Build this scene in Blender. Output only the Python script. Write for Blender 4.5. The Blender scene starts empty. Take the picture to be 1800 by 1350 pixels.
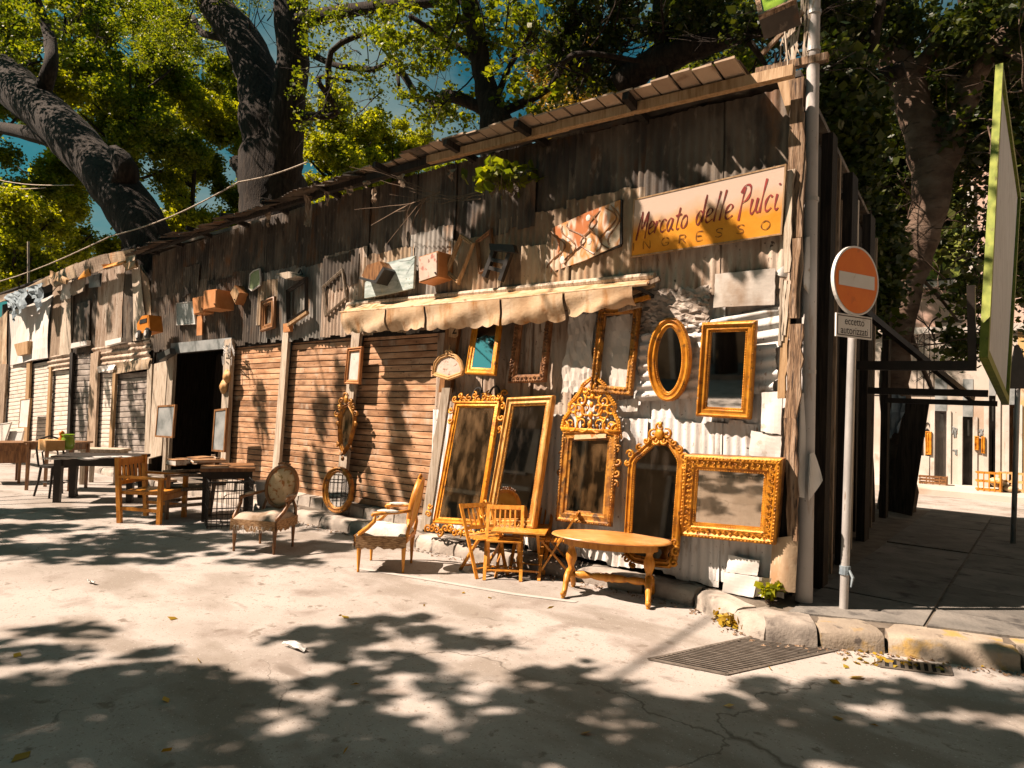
import bpy, math, random
import numpy as np
from mathutils import Vector, Matrix

rnd = random.Random(11)
nr = np.random.RandomState(5)
SC = bpy.context.scene
COL = SC.collection
ZUP = Vector((0, 0, 1))

# ------------------------------------------------------------------ camera (surveyed: x along the shop fronts, y into them, z up)
F = 1150.0
CAM = Vector((1.51, -5.32, 1.57))
_f0 = Vector((-.635, .7725, 0)).normalized()
_r0 = Vector((_f0.y, -_f0.x, 0))
_p, _r = math.radians(2.1), math.radians(1.9)
FW = _f0 * math.cos(_p) + ZUP * math.sin(_p)
_up = ZUP * math.cos(_p) - _f0 * math.sin(_p)
CR = _r0 * math.cos(_r) + _up * math.sin(_r)
CU = _up * math.cos(_r) - _r0 * math.sin(_r)
cd = bpy.data.cameras.new('camera')
cam = bpy.data.objects.new('camera', cd)
COL.objects.link(cam)
m = Matrix((CR, CU, -FW)).transposed().to_4x4()
m.translation = CAM
cam.matrix_world = m
cd.sensor_width = 36
cd.lens = 36 * F / 1800
cd.clip_end = 2000
cd.clip_start = .05
SC.camera = cam

# ------------------------------------------------------------------ sky, sun, exposure
EL, REL = math.radians(49), math.radians(46)
LD = Vector((math.cos(EL) * math.cos(REL), math.cos(EL) * math.sin(REL), -math.sin(EL)))
w = bpy.data.worlds.new('World')
SC.world = w
w.use_nodes = True
nt = w.node_tree
bg = nt.nodes['Background']
sky = nt.nodes.new('ShaderNodeTexSky')
sky.sky_type = 'NISHITA'
sky.sun_disc = False
sky.sun_elevation = EL
sky.sun_rotation = math.atan2(-LD.x, -LD.y)
sky.dust_density = 2.0
mixw = nt.nodes.new('ShaderNodeMix')
mixw.data_type = 'RGBA'
mixw.blend_type = 'MULTIPLY'
mixw.inputs[0].default_value = 1
mixw.inputs[7].default_value = (.13, .50, .42, 1)
nt.links.new(sky.outputs[0], mixw.inputs[6])
tcw = nt.nodes.new('ShaderNodeTexCoord')
vmw = nt.nodes.new('ShaderNodeVectorMath')
vmw.operation = 'MULTIPLY'
vmw.inputs[1].default_value = (1, 1, 2.2)
nt.links.new(tcw.outputs['Generated'], vmw.inputs[0])
nzw = nt.nodes.new('ShaderNodeTexNoise')
nzw.inputs['Scale'].default_value = 3.2
nzw.inputs['Detail'].default_value = 8
nzw.inputs['Roughness'].default_value = .6
nt.links.new(vmw.outputs[0], nzw.inputs['Vector'])
mrw = nt.nodes.new('ShaderNodeMapRange')
mrw.inputs[1].default_value = .42
mrw.inputs[2].default_value = .66
nt.links.new(nzw.outputs[0], mrw.inputs[0])
cmw = nt.nodes.new('ShaderNodeMix')
cmw.data_type = 'RGBA'
cmw.inputs[7].default_value = (2.0, 2.7, 2.6, 1)
nt.links.new(mrw.outputs[0], cmw.inputs[0])
nt.links.new(mixw.outputs[2], cmw.inputs[6])
nt.links.new(cmw.outputs[2], bg.inputs[0])
bg.inputs[1].default_value = .05
sd = bpy.data.lights.new('sun', 'SUN')
sd.energy = 5.0
sd.angle = math.radians(.45)
sd.color = (1, .81, .67)
sun = bpy.data.objects.new('sun', sd)
COL.objects.link(sun)
sun.rotation_euler = LD.to_track_quat('-Z', 'Y').to_euler()
sun.location = (-20, -12, 25)
SC.view_settings.view_transform = 'Standard'
SC.view_settings.look = 'None'
SC.view_settings.exposure = 1.24
SC.view_settings.gamma = 1
SC.view_settings.use_curve_mapping = False
SC.cycles.max_bounces = 6
SC.cycles.diffuse_bounces = 1
SC.cycles.transparent_max_bounces = 8


# ------------------------------------------------------------------ survey helpers: a sight line met with a real plane
def ray(u, v):
    return FW + CR * ((u - 900) / F) - CU * ((v - 675) / F)


def G(u, v, h=0.0):
    d = ray(u, v)
    return CAM + d * ((h - CAM.z) / d.z)


def atY(u, v, y=0.0):
    d = ray(u, v)
    return CAM + d * ((y - CAM.y) / d.y)


def atX(u, v, x=0.0):
    d = ray(u, v)
    return CAM + d * ((x - CAM.x) / d.x)


class PL:
    def __init__(s, o, n):
        s.o = Vector(o)
        s.n = Vector(n).normalized()
        s.ex = ZUP.cross(s.n).normalized()
        s.ey = s.n.cross(s.ex)

    def px(s, u, v):
        d = ray(u, v)
        p = CAM + d * ((s.o - CAM).dot(s.n) / d.dot(s.n)) - s.o
        return (p.dot(s.ex), p.dot(s.ey))

    def pt(s, a, b, h=0.0):
        return s.o + s.ex * a + s.ey * b + s.n * h

    def poly(s, pts):
        q = [s.px(*p) for p in pts]
        return ccw(q)


def ccw(q):
    A = sum(q[i][0] * q[(i + 1) % len(q)][1] - q[(i + 1) % len(q)][0] * q[i][1] for i in range(len(q)))
    return q if A > 0 else q[::-1]


def FP(off=0.0):
    return PL((0, -off, 0), (0, -1, 0))


def LEAN(z0, y0, z1, y1):
    return PL((0, y0, z0), (0, -(z1 - z0), (y1 - y0)))


def lerp(a, b, t):
    return a + (b - a) * t


def lerp2(a, b, t):
    return (lerp(a[0], b[0], t), lerp(a[1], b[1], t))


def bil(q, s, t):  # q = TL, TR, BR, BL ; s right, t down
    return lerp2(lerp2(q[0], q[1], s), lerp2(q[3], q[2], s), t)


def inset(poly, d):
    n = len(poly)
    out = []
    for i in range(n):
        p0, p1, p2 = poly[i - 1], poly[i], poly[(i + 1) % n]
        e1 = Vector((p1[0] - p0[0], p1[1] - p0[1])).normalized()
        e2 = Vector((p2[0] - p1[0], p2[1] - p1[1])).normalized()
        n1, n2 = Vector((-e1.y, e1.x)), Vector((-e2.y, e2.x))
        k = max(.35, 1 + n1.dot(n2))
        o = (n1 + n2) * (d / k)
        out.append((p1[0] + o.x, p1[1] + o.y))
    return out


# ------------------------------------------------------------------ mesh builder
def wloc(o):
    l = Vector((0, 0, 0))
    while o is not None:
        l += o.location
        o = o.parent
    return l


class MB:
    def __init__(s):
        s.v, s.f = [], []

    def add(s, vs, fs):
        k = len(s.v)
        s.v += [tuple(x) for x in vs]
        s.f += [tuple(i + k for i in f) for f in fs]
        return s

    def hexa(s, b, t):  # 4 bottom, 4 top points
        return s.add(list(b) + list(t), [(3, 2, 1, 0), (4, 5, 6, 7), (0, 1, 5, 4), (1, 2, 6, 5), (2, 3, 7, 6), (3, 0, 4, 7)])

    def box(s, c, size, rot=None):
        c = Vector(c)
        x, y, z = [k / 2 for k in size]
        P = [Vector(p) for p in ((-x, -y, -z), (x, -y, -z), (x, y, -z), (-x, y, -z), (-x, -y, z), (x, -y, z), (x, y, z), (-x, y, z))]
        if rot is not None:
            P = [rot @ p for p in P]
        P = [p + c for p in P]
        return s.hexa(P[:4], P[4:])

    def beam(s, p0, p1, w, h, up=ZUP, w1=None, h1=None):
        p0, p1 = Vector(p0), Vector(p1)
        d = (p1 - p0).normalized()
        a = d.cross(Vector(up))
        if a.length < 1e-4:
            a = d.cross(Vector((1, 0, 0)))
        a.normalize()
        b = a.cross(d).normalized()
        w1 = w if w1 is None else w1
        h1 = h if h1 is None else h1
        q = lambda p, w, h: [p - a * w / 2 - b * h / 2, p + a * w / 2 - b * h / 2, p + a * w / 2 + b * h / 2, p - a * w / 2 + b * h / 2]
        return s.hexa(q(p0, w, h), q(p1, w1, h1))

    def tube(s, pts, r, n=8, closed=False, cap=True):
        pts = [Vector(p) for p in pts]
        N = len(pts)
        rr = r if isinstance(r, (list, tuple)) else [r] * N
        vs, fs = [], []
        ref = None
        for i, p in enumerate(pts):
            if closed:
                d = pts[(i + 1) % N] - pts[i - 1]
            else:
                d = pts[min(i + 1, N - 1)] - pts[max(i - 1, 0)]
            d.normalize()
            if ref is None:
                ref = d.orthogonal().normalized()
            ref = (ref - d * ref.dot(d))
            if ref.length < 1e-5:
                ref = d.orthogonal()
            ref.normalize()
            b = d.cross(ref)
            for k in range(n):
                a = 2 * math.pi * k / n
                vs.append(p + (ref * math.cos(a) + b * math.sin(a)) * rr[i])
        for i in range(N if closed else N - 1):
            j = (i + 1) % N
            for k in range(n):
                k2 = (k + 1) % n
                fs.append((i * n + k, i * n + k2, j * n + k2, j * n + k))
        if cap and not closed:
            fs.append(tuple(range(n))[::-1])
            fs.append(tuple((N - 1) * n + k for k in range(n)))
        return s.add(vs, fs)

    def lathe(s, prof, base, n=14, axis=ZUP):  # prof [(r, h)]
        base, axis = Vector(base), Vector(axis).normalized()
        a = axis.orthogonal().normalized()
        b = axis.cross(a)
        vs, fs = [], []
        for r, h in prof:
            for k in range(n):
                t = 2 * math.pi * k / n
                vs.append(base + axis * h + (a * math.cos(t) + b * math.sin(t)) * r)
        for i in range(len(prof) - 1):
            for k in range(n):
                k2 = (k + 1) % n
                fs.append((i * n + k, i * n + k2, (i + 1) * n + k2, (i + 1) * n + k))
        fs.append(tuple(range(n))[::-1])
        fs.append(tuple((len(prof) - 1) * n + k for k in range(n)))
        return s.add(vs, fs)

    def blob(s, c, rx, ry, rz, rot=None, n=6, m=4):
        vs, fs = [], []
        c = Vector(c)
        for i in range(1, m):
            t = math.pi * i / m
            for k in range(n):
                p = 2 * math.pi * k / n
                q = Vector((rx * math.sin(t) * math.cos(p), ry * math.sin(t) * math.sin(p), rz * math.cos(t)))
                vs.append(c + (rot @ q if rot is not None else q))
        top, bot = Vector((0, 0, rz)), Vector((0, 0, -rz))
        vs.append(c + (rot @ top if rot is not None else top))
        vs.append(c + (rot @ bot if rot is not None else bot))
        T, B = len(vs) - 2, len(vs) - 1
        for i in range(m - 2):
            for k in range(n):
                k2 = (k + 1) % n
                fs.append((i * n + k, (i + 1) * n + k, (i + 1) * n + k2, i * n + k2))
        for k in range(n):
            k2 = (k + 1) % n
            fs.append((T, k, k2))
            fs.append((B, (m - 2) * n + k2, (m - 2) * n + k))
        return s.add(vs, fs)

    def slab(s, pl, poly, h0, h1):  # polygon (a,b) on a plane, from height h0 to h1
        n = len(poly)
        vs = [pl.pt(a, b, h0) for a, b in poly] + [pl.pt(a, b, h1) for a, b in poly]
        fs = [tuple(range(n))[::-1], tuple(range(n, 2 * n))]
        fs += [(i, (i + 1) % n, n + (i + 1) % n, n + i) for i in range(n)]
        return s.add(vs, fs)

    def sweep(s, pl, poly, prof):  # frame moulding round a closed polygon: prof [(inset, height)]
        n = len(poly)
        vs, fs = [], []
        for d, h in prof:
            vs += [pl.pt(a, b, h) for a, b in inset(poly, d)]
        for i in range(len(prof) - 1):
            for k in range(n):
                k2 = (k + 1) % n
                fs.append((i * n + k, i * n + k2, (i + 1) * n + k2, (i + 1) * n + k))
        return s.add(vs, fs)

    def sheet(s, fn, nu, nv):
        vs = [fn(i / nu, j / nv) for j in range(nv + 1) for i in range(nu + 1)]
        fs = [(j * (nu + 1) + i, j * (nu + 1) + i + 1, (j + 1) * (nu + 1) + i + 1, (j + 1) * (nu + 1) + i) for j in range(nv) for i in range(nu)]
        return s.add(vs, fs)

    def mesh(s, name, off=Vector((0, 0, 0)), smooth=False):
        me = bpy.data.meshes.new(name)
        o = tuple(off)
        me.from_pydata([(x - o[0], y - o[1], z - o[2]) for x, y, z in s.v], [], s.f)
        if smooth:
            me.polygons.foreach_set('use_smooth', [True] * len(me.polygons))
        me.update()
        return me

    def build(s, name, mt, parent=None, smooth=False, local=False):
        if parent is None:
            V = np.array(s.v)
            off = Vector(((V[:, 0].min() + V[:, 0].max()) / 2, (V[:, 1].min() + V[:, 1].max()) / 2, V[:, 2].min()))
        else:
            off = Vector((0, 0, 0)) if local else wloc(parent)
        me = s.mesh(name, off, smooth)
        if mt is not None:
            me.materials.append(mt)
        o = bpy.data.objects.new(name, me)
        COL.objects.link(o)
        if parent is None:
            o.location = off
        else:
            o.parent = parent
        return o


def sharp(o, ang=40):
    me = o.data
    try:
        me.set_sharp_from_angle(angle=math.radians(ang))
    except Exception:
        pass
    return o


def tag(o, label, cat, group=None):
    o['label'] = label
    o['category'] = cat
    if group:
        o['group'] = group
    return o


def thing(name, label, cat, loc=(0, 0, 0), rz=0.0, group=None):
    o = bpy.data.objects.new(name, None)
    COL.objects.link(o)
    o.location = loc
    o.rotation_euler = (0, 0, rz)
    o.empty_display_size = .1
    return tag(o, label, cat, group)


def structure(o):
    o['kind'] = 'structure'
    return o


def stuff(o):
    o['kind'] = 'stuff'
    return o


def copy_thing(root, label, loc, rz):
    r = root.copy()
    COL.objects.link(r)
    r.location = loc
    r.rotation_euler = (0, 0, rz)
    r['label'] = label
    for ch in list(root.children):
        c = ch.copy()
        COL.objects.link(c)
        c.parent = r
        for g in list(ch.children):
            d = g.copy()
            COL.objects.link(d)
            d.parent = c
    return r


# ------------------------------------------------------------------ materials
def mat(name, cols, scale=3.0, stretch=(1, 1, 1), rough=.8, metal=0.0, bump=0.0, bscale=60.0, bstretch=(1, 1, 1), layers=(), var=.12, spec=.3,
        lo=.35, hi=.65, transl=None, bdist=.01, detail=7):
    """cols: ramp over noise; layers: (colour, scale, stretch, lo, hi[, rough]) laid on by noise masks"""
    M = bpy.data.materials.new(name)
    M.use_nodes = True
    N, L = M.node_tree.nodes, M.node_tree.links
    bs = N['Principled BSDF']
    tc = N.new('ShaderNodeTexCoord')
    oi = N.new('ShaderNodeObjectInfo')
    ad = N.new('ShaderNodeVectorMath')
    ad.operation = 'MULTIPLY_ADD'
    cb = N.new('ShaderNodeCombineXYZ')
    for i in range(3):
        L.new(oi.outputs['Random'], cb.inputs[i])
    ad.inputs[1].default_value = (37.3, 21.7, 51.9)
    L.new(cb.outputs[0], ad.inputs[0])
    L.new(tc.outputs['Object'], ad.inputs[2])

    def noise(sc, st, det=detail, ro=.55):
        mp = N.new('ShaderNodeVectorMath')
        mp.operation = 'MULTIPLY'
        mp.inputs[1].default_value = st
        L.new(ad.outputs[0], mp.inputs[0])
        n = N.new('ShaderNodeTexNoise')
        n.inputs['Scale'].default_value = sc
        n.inputs['Detail'].default_value = det
        n.inputs['Roughness'].default_value = ro
        L.new(mp.outputs[0], n.inputs['Vector'])
        return n.outputs['Fac']

    rp = N.new('ShaderNodeValToRGB')
    el = rp.color_ramp.elements
    n = len(cols)
    for i, c in enumerate(cols):
        pos = lerp(lo, hi, i / max(1, n - 1))
        e = el[i] if i < 2 else el.new(pos)
        e.position = pos
        e.color = (*c, 1)
    if n == 1:
        el[1].color = (*cols[0], 1)
    L.new(noise(scale, stretch), rp.inputs[0])
    out = rp.outputs[0]
    for ly in layers:
        c, sc, st, a, b = ly[:5]
        mr = N.new('ShaderNodeMapRange')
        mr.inputs[1].default_value = a
        mr.inputs[2].default_value = b
        L.new(noise(sc, st), mr.inputs[0])
        mx = N.new('ShaderNodeMix')
        mx.data_type = 'RGBA'
        L.new(mr.outputs[0], mx.inputs[0])
        L.new(out, mx.inputs[6])
        mx.inputs[7].default_value = (*c, 1)
        out = mx.outputs[2]
    if var:
        hv = N.new('ShaderNodeHueSaturation')
        mr = N.new('ShaderNodeMapRange')
        mr.inputs[3].default_value = 1 - var
        mr.inputs[4].default_value = 1 + var
        L.new(oi.outputs['Random'], mr.inputs[0])
        L.new(mr.outputs[0], hv.inputs['Value'])
        L.new(out, hv.inputs['Color'])
        out = hv.outputs[0]
    L.new(out, bs.inputs['Base Color'])
    bs.inputs['Roughness'].default_value = rough
    bs.inputs['Metallic'].default_value = metal
    bs.inputs['Specular IOR Level'].default_value = spec
    if bump:
        bp = N.new('ShaderNodeBump')
        bp.inputs['Strength'].default_value = bump
        bp.inputs['Distance'].default_value = bdist
        L.new(noise(bscale, bstretch, 5), bp.inputs['Height'])
        L.new(bp.outputs[0], bs.inputs['Normal'])
    return M


def leaf_mat(name, cols, transl=.45, tcol=None):
    M = bpy.data.materials.new(name)
    M.use_nodes = True
    N, L = M.node_tree.nodes, M.node_tree.links
    N.clear()
    ge = N.new('ShaderNodeNewGeometry')
    rp = N.new('ShaderNodeValToRGB')
    el = rp.color_ramp.elements
    for i, c in enumerate(cols):
        e = el[i] if i < 2 else el.new(.5)
        e.position = i / (len(cols) - 1)
        e.color = (*c, 1)
    L.new(ge.outputs['Random Per Island'], rp.inputs[0])
    d = N.new('ShaderNodeBsdfPrincipled')
    d.inputs['Roughness'].default_value = .45
    d.inputs['Specular IOR Level'].default_value = .35
    t = N.new('ShaderNodeBsdfTranslucent')
    g = N.new('ShaderNodeMix')
    g.data_type = 'RGBA'
    g.blend_type = 'MULTIPLY'
    g.inputs[0].default_value = 1
    g.inputs[7].default_value = (*(tcol or (1.5, 1.45, .5)), 1)
    L.new(rp.outputs[0], g.inputs[6])
    L.new(rp.outputs[0], d.inputs['Base Color'])
    L.new(g.outputs[2], t.inputs['Color'])
    mx = N.new('ShaderNodeMixShader')
    mx.inputs[0].default_value = transl
    L.new(d.outputs[0], mx.inputs[1])
    L.new(t.outputs[0], mx.inputs[2])
    o = N.new('ShaderNodeOutputMaterial')
    L.new(mx.outputs[0], o.inputs[0])
    return M


V3 = (1, 1, 1)
GRAIN = (14, 14, 1)      # streaks running up and down
M = {}
M['road'] = mat('road_surface', [(.29, .255, .22), (.37, .33, .295), (.41, .37, .335)], .9, bump=.45, bscale=170, bdist=.005, rough=.9, var=0,
                layers=[((.23, .19, .16), 2.3, V3, .54, .70), ((.25, .215, .18), .7, (1, 2.2, 1), .52, .62), ((.45, .41, .37), .5, V3, .56, .72), ((.22, .18, .15), 55, V3, .60, .68), ((.50, .46, .42), 80, V3, .64, .70), ((.11, .09, .075), 120, V3, .66, .71), ((.20, .165, .135), 9, V3, .62, .70), ((.18, .15, .125), 1.1, (1, 3, 1), .66, .74)])


def add_cracks(Mr, scale, width, col, mlo, mhi):
    N, L = Mr.node_tree.nodes, Mr.node_tree.links
    bs = N['Principled BSDF']
    src = bs.inputs['Base Color'].links[0].from_socket
    tc = N.new('ShaderNodeTexCoord')
    nz = N.new('ShaderNodeTexNoise')
    nz.inputs['Scale'].default_value = 3
    nz.inputs['Detail'].default_value = 6
    L.new(tc.outputs['Object'], nz.inputs['Vector'])
    va = N.new('ShaderNodeVectorMath')
    va.operation = 'MULTIPLY_ADD'
    va.inputs[1].default_value = (.5, .5, 0)
    L.new(nz.outputs['Color'], va.inputs[0])
    L.new(tc.outputs['Object'], va.inputs[2])
    vo = N.new('ShaderNodeTexVoronoi')
    vo.feature = 'DISTANCE_TO_EDGE'
    vo.inputs['Scale'].default_value = scale
    L.new(va.outputs[0], vo.inputs['Vector'])
    mr = N.new('ShaderNodeMapRange')
    mr.inputs[1].default_value = 0
    mr.inputs[2].default_value = width
    mr.inputs[3].default_value = 1
    mr.inputs[4].default_value = 0
    L.new(vo.outputs['Distance'], mr.inputs[0])
    n2 = N.new('ShaderNodeTexNoise')
    n2.inputs['Scale'].default_value = .8
    L.new(tc.outputs['Object'], n2.inputs['Vector'])
    m2 = N.new('ShaderNodeMapRange')
    m2.inputs[1].default_value = mlo
    m2.inputs[2].default_value = mhi
    L.new(n2.outputs[0], m2.inputs[0])
    mu = N.new('ShaderNodeMath')
    mu.operation = 'MULTIPLY'
    L.new(mr.outputs[0], mu.inputs[0])
    L.new(m2.outputs[0], mu.inputs[1])
    mx = N.new('ShaderNodeMix')
    mx.data_type = 'RGBA'
    L.new(mu.outputs[0], mx.inputs[0])
    L.new(src, mx.inputs[6])
    mx.inputs[7].default_value = (*col, 1)
    L.new(mx.outputs[2], bs.inputs['Base Color'])


add_cracks(M['road'], .5, .004, (.13, .11, .09), .52, .60)
M['kerb'] = mat('kerb_stone', [(.22, .19, .16), (.36, .31, .26), (.44, .39, .33)], 4, bump=.5, bscale=45, bdist=.012, rough=.9, layers=[((.12, .10, .085), 7, V3, .58, .7)])
M['kerb_yellow'] = mat('kerb_yellow_worn', [(.27, .22, .17), (.36, .30, .23)], 5, bump=.5, bscale=45, bdist=.012, rough=.9, layers=[((.40, .26, .09), 6, V3, .54, .66), ((.12, .10, .085), 9, V3, .62, .7)])
M['paving'] = mat('paving', [(.14, .13, .115), (.22, .20, .175)], 3, bump=.5, bscale=30, bdist=.015, rough=.9, layers=[((.07, .065, .06), 5, V3, .55, .7)])
M['dirt'] = mat('dirt', [(.10, .08, .06), (.17, .14, .11)], 6, bump=.5, bscale=40)
M['iron'] = mat('iron_sheet_rusty', [(.22, .15, .095), (.37, .265, .165), (.48, .365, .245)], 1.6, stretch=(1.6, 1.6, .9), rough=.65, bump=.2, bscale=50,
                layers=[((.30, .14, .055), 2.4, (1.5, 1.5, .8), .55, .74), ((.10, .07, .05), 3, (2.4, 2.4, .7), .55, .72), ((.50, .44, .36), 7, (2, 2, .6), .60, .72), ((.06, .045, .035), 26, V3, .68, .72)], var=.22)
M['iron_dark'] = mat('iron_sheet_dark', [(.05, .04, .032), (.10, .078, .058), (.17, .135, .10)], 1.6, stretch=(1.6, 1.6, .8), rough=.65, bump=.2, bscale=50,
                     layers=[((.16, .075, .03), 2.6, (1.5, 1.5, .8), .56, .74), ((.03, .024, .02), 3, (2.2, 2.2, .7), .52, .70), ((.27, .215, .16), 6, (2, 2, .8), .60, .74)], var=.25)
M['iron_grey'] = mat('iron_sheet_galvanised', [(.13, .12, .105), (.22, .205, .18), (.33, .31, .275)], 1.8, stretch=(1.5, 1.5, .9), rough=.55, bump=.2, bscale=50, metal=.15,
                     layers=[((.27, .15, .075), 2.6, (1.5, 1.5, .7), .54, .72), ((.10, .08, .06), 4, (5, 5, .35), .54, .70)], var=.2)
M['iron_white'] = mat('iron_sheet_whitewashed', [(.58, .54, .49), (.70, .67, .63), (.78, .76, .73)], 2, stretch=(3, 3, .7), rough=.7, bump=.3, bscale=60,
                      layers=[((.33, .25, .18), 3.5, (3, 3, .8), .58, .72), ((.11, .075, .05), 26, (1, 1, .8), .655, .70), ((.28, .13, .05), 8, (4, 4, .5), .66, .74)], var=.1)
M['iron_tan'] = mat('iron_sheet_tan', [(.30, .21, .145), (.42, .32, .24), (.52, .43, .34)], 2, stretch=(3, 3, .7), rough=.7, bump=.3, bscale=60,
                    layers=[((.17, .105, .06), 4, (4, 4, .7), .54, .68), ((.08, .05, .035), 24, (1, 1, .8), .64, .70), ((.30, .13, .045), 6, (4, 4, .5), .62, .74)], var=.12)
M['crumple'] = mat('crumpled_sheet', [(.22, .17, .13), (.40, .33, .27), (.52, .46, .40)], 6, rough=.6, bump=.6, bscale=22, bdist=.03, layers=[((.10, .075, .06), 12, V3, .58, .68)])
M['plaster_pale'] = mat('pale_board', [(.48, .43, .37), (.60, .55, .49)], 2.5, rough=.8, bump=.2, bscale=40, layers=[((.30, .21, .14), 2.2, (1.5, 1.5, .8), .56, .74), ((.15, .11, .08), 24, V3, .69, .74)])
M['cloth_white'] = mat('pale_tarp', [(.66, .61, .55), (.78, .74, .69)], 2, stretch=(4, 4, .7), rough=.9, bump=.3, bscale=12, layers=[((.42, .33, .25), 3, (4, 4, .6), .6, .75)])
M['plank'] = mat('weathered_plank', [(.17, .115, .075), (.30, .215, .145), (.40, .31, .225)], 3, stretch=GRAIN, rough=.85, bump=.5, bscale=9, bstretch=GRAIN, layers=[((.09, .06, .04), 5, (10, 10, 1), .55, .7)], var=.25)
M['plank_pale'] = mat('weathered_pale_post', [(.30, .235, .17), (.45, .37, .28), (.55, .47, .38)], 3, stretch=GRAIN, rough=.85, bump=.5, bscale=9, bstretch=GRAIN, layers=[((.17, .12, .08), 5, (10, 10, 1), .58, .7)], var=.2)
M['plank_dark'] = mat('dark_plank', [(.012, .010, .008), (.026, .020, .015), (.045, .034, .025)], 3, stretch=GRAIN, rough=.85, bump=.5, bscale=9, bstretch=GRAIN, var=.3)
M['bark_strip'] = mat('peeling_wood', [(.14, .085, .05), (.27, .17, .10), (.36, .26, .18)], 4, stretch=(9, 9, .8), rough=.9, bump=.8, bscale=7, bstretch=(9, 9, .8), bdist=.03, layers=[((.06, .04, .03), 6, (8, 8, 1), .52, .66)], var=.2)
M['slat'] = mat('shutter_slat_brown', [(.33, .165, .08), (.49, .275, .15), (.60, .37, .225)], 3, stretch=(.8, .8, 5), rough=.55, bump=.15, bscale=40, layers=[((.17, .09, .05), 2.5, (1, 1, 1.5), .52, .70), ((.52, .42, .32), 4, (1.2, 1.2, .6), .58, .74), ((.12, .065, .035), 22, V3, .62, .70)], var=.2)
M['slat_pale'] = mat('shutter_slat_pale', [(.60, .50, .41), (.70, .61, .52), (.76, .68, .60)], 3, stretch=(.8, .8, 5), rough=.6, bump=.15, bscale=40, layers=[((.36, .25, .16), 3, (1.4, 1.4, .6), .60, .74)], var=.07)
M['slat_grey'] = mat('shutter_slat_grey', [(.19, .16, .135), (.32, .275, .235), (.42, .37, .33)], 3, stretch=(.8, .8, 5), rough=.6, bump=.2, bscale=40, layers=[((.10, .08, .07), 3, V3, .52, .66)], var=.16)
M['eave'] = mat('eave_board', [(.34, .24, .16), (.44, .33, .23)], 3, rough=.8, bump=.2, bscale=30, layers=[((.20, .12, .07), 5, V3, .58, .72)], var=.16)
M['canvas_awning'] = mat('awning_canvas', [(.42, .27, .15), (.54, .38, .23), (.60, .45, .30)], 3, rough=.9, bump=.4, bscale=35, layers=[((.34, .16, .05), 3, (2.4, 2.4, .6), .50, .68), ((.24, .13, .06), 12, (2, 2, .7), .66, .74)], var=0)
M['gold'] = mat('gilt_wood', [(.36, .125, .008), (.56, .22, .014), (.66, .29, .025)], 9, rough=.42, metal=.2, bump=.6, bscale=80, bdist=.006, layers=[((.16, .06, .012), 13, V3, .57, .68), ((.42, .36, .28), 30, V3, .68, .73)], var=.25, spec=.4)
M['gold_worn'] = mat('worn_gilt', [(.44, .19, .03), (.58, .29, .06), (.62, .38, .13)], 6, stretch=(5, 5, .8), rough=.5, metal=.15, bump=.5, bscale=60, bdist=.006, layers=[((.20, .10, .04), 9, (5, 5, 1), .55, .68), ((.55, .44, .30), 24, V3, .66, .72)], var=.1, spec=.4)
M['gold_dark'] = mat('tarnished_gilt', [(.20, .075, .012), (.40, .165, .02), (.54, .25, .035)], 11, rough=.45, metal=.3, bump=.7, bscale=60, bdist=.008, layers=[((.09, .045, .018), 14, V3, .52, .66)], var=.1, spec=.5)
M['wood_dark_frame'] = mat('dark_carved_wood', [(.10, .045, .018), (.22, .10, .04), (.32, .16, .065)], 9, rough=.5, bump=.7, bscale=50, bdist=.008, var=.1)
M['wood_tan'] = mat('tan_wood', [(.28, .165, .075), (.40, .25, .125), (.48, .32, .18)], 4, stretch=(8, 8, 1), rough=.6, bump=.3, bscale=12, bstretch=(8, 8, 1), var=.15)
M['wood_orange'] = mat('orange_wood', [(.46, .155, .014), (.60, .235, .024), (.66, .30, .045)], 5, stretch=(6, 6, 1.2), rough=.45, bump=.2, bscale=14, bstretch=(6, 6, 1), var=.12, spec=.45)
M['wood_brown'] = mat('brown_wood', [(.12, .05, .018), (.22, .10, .035), (.30, .145, .055)], 5, stretch=(6, 6, 1.2), rough=.42, bump=.2, bscale=14, var=.15, spec=.5)
M['wood_table'] = mat('worn_table_wood', [(.38, .14, .03), (.52, .22, .05), (.58, .28, .085)], 5, stretch=(1.5, 8, 4), rough=.38, bump=.15, bscale=16, var=0, spec=.5)
M['wood_black'] = mat('near_black_wood', [(.012, .010, .008), (.03, .022, .016)], 5, rough=.5, bump=.2, bscale=16, var=.2, spec=.4)
M['iron_black'] = mat('black_iron', [(.012, .012, .011), (.03, .027, .024)], 8, rough=.5, var=0, spec=.5)
M['white_paint'] = mat('old_white_paint', [(.62, .58, .53), (.72, .69, .65)], 4, rough=.6, bump=.15, bscale=30, layers=[((.40, .31, .22), 7, V3, .62, .72)], var=.05)
M['pole_paint'] = mat('chalky_pole_paint', [(.50, .455, .42), (.58, .54, .51)], 3, stretch=(1, 1, .6), rough=.6, bump=.1, bscale=40, layers=[((.36, .26, .19), 4, (3, 3, .6), .60, .72), ((.12, .09, .07), 30, V3, .69, .72)], var=0)
M['galv'] = mat('galvanised_post', [(.42, .40, .38), (.55, .53, .50)], 6, stretch=(2, 2, .6), rough=.45, metal=.35, bump=.1, bscale=40, layers=[((.26, .18, .12), 12, (2, 2, .6), .62, .7)], var=0)
M['sign_orange'] = mat('sign_orange_red', [(.80, .17, .012), (.86, .21, .016)], 6, rough=.45, var=0, bump=.05, layers=[((.62, .13, .015), 9, V3, .62, .74)])
M['sign_white'] = mat('sign_white', [(.70, .67, .62), (.76, .74, .70)], 6, rough=.5, var=0, layers=[((.55, .49, .42), 9, V3, .62, .74)])
M['ink'] = mat('black_lettering', [(.02, .016, .014)], rough=.6, var=0)
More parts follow.
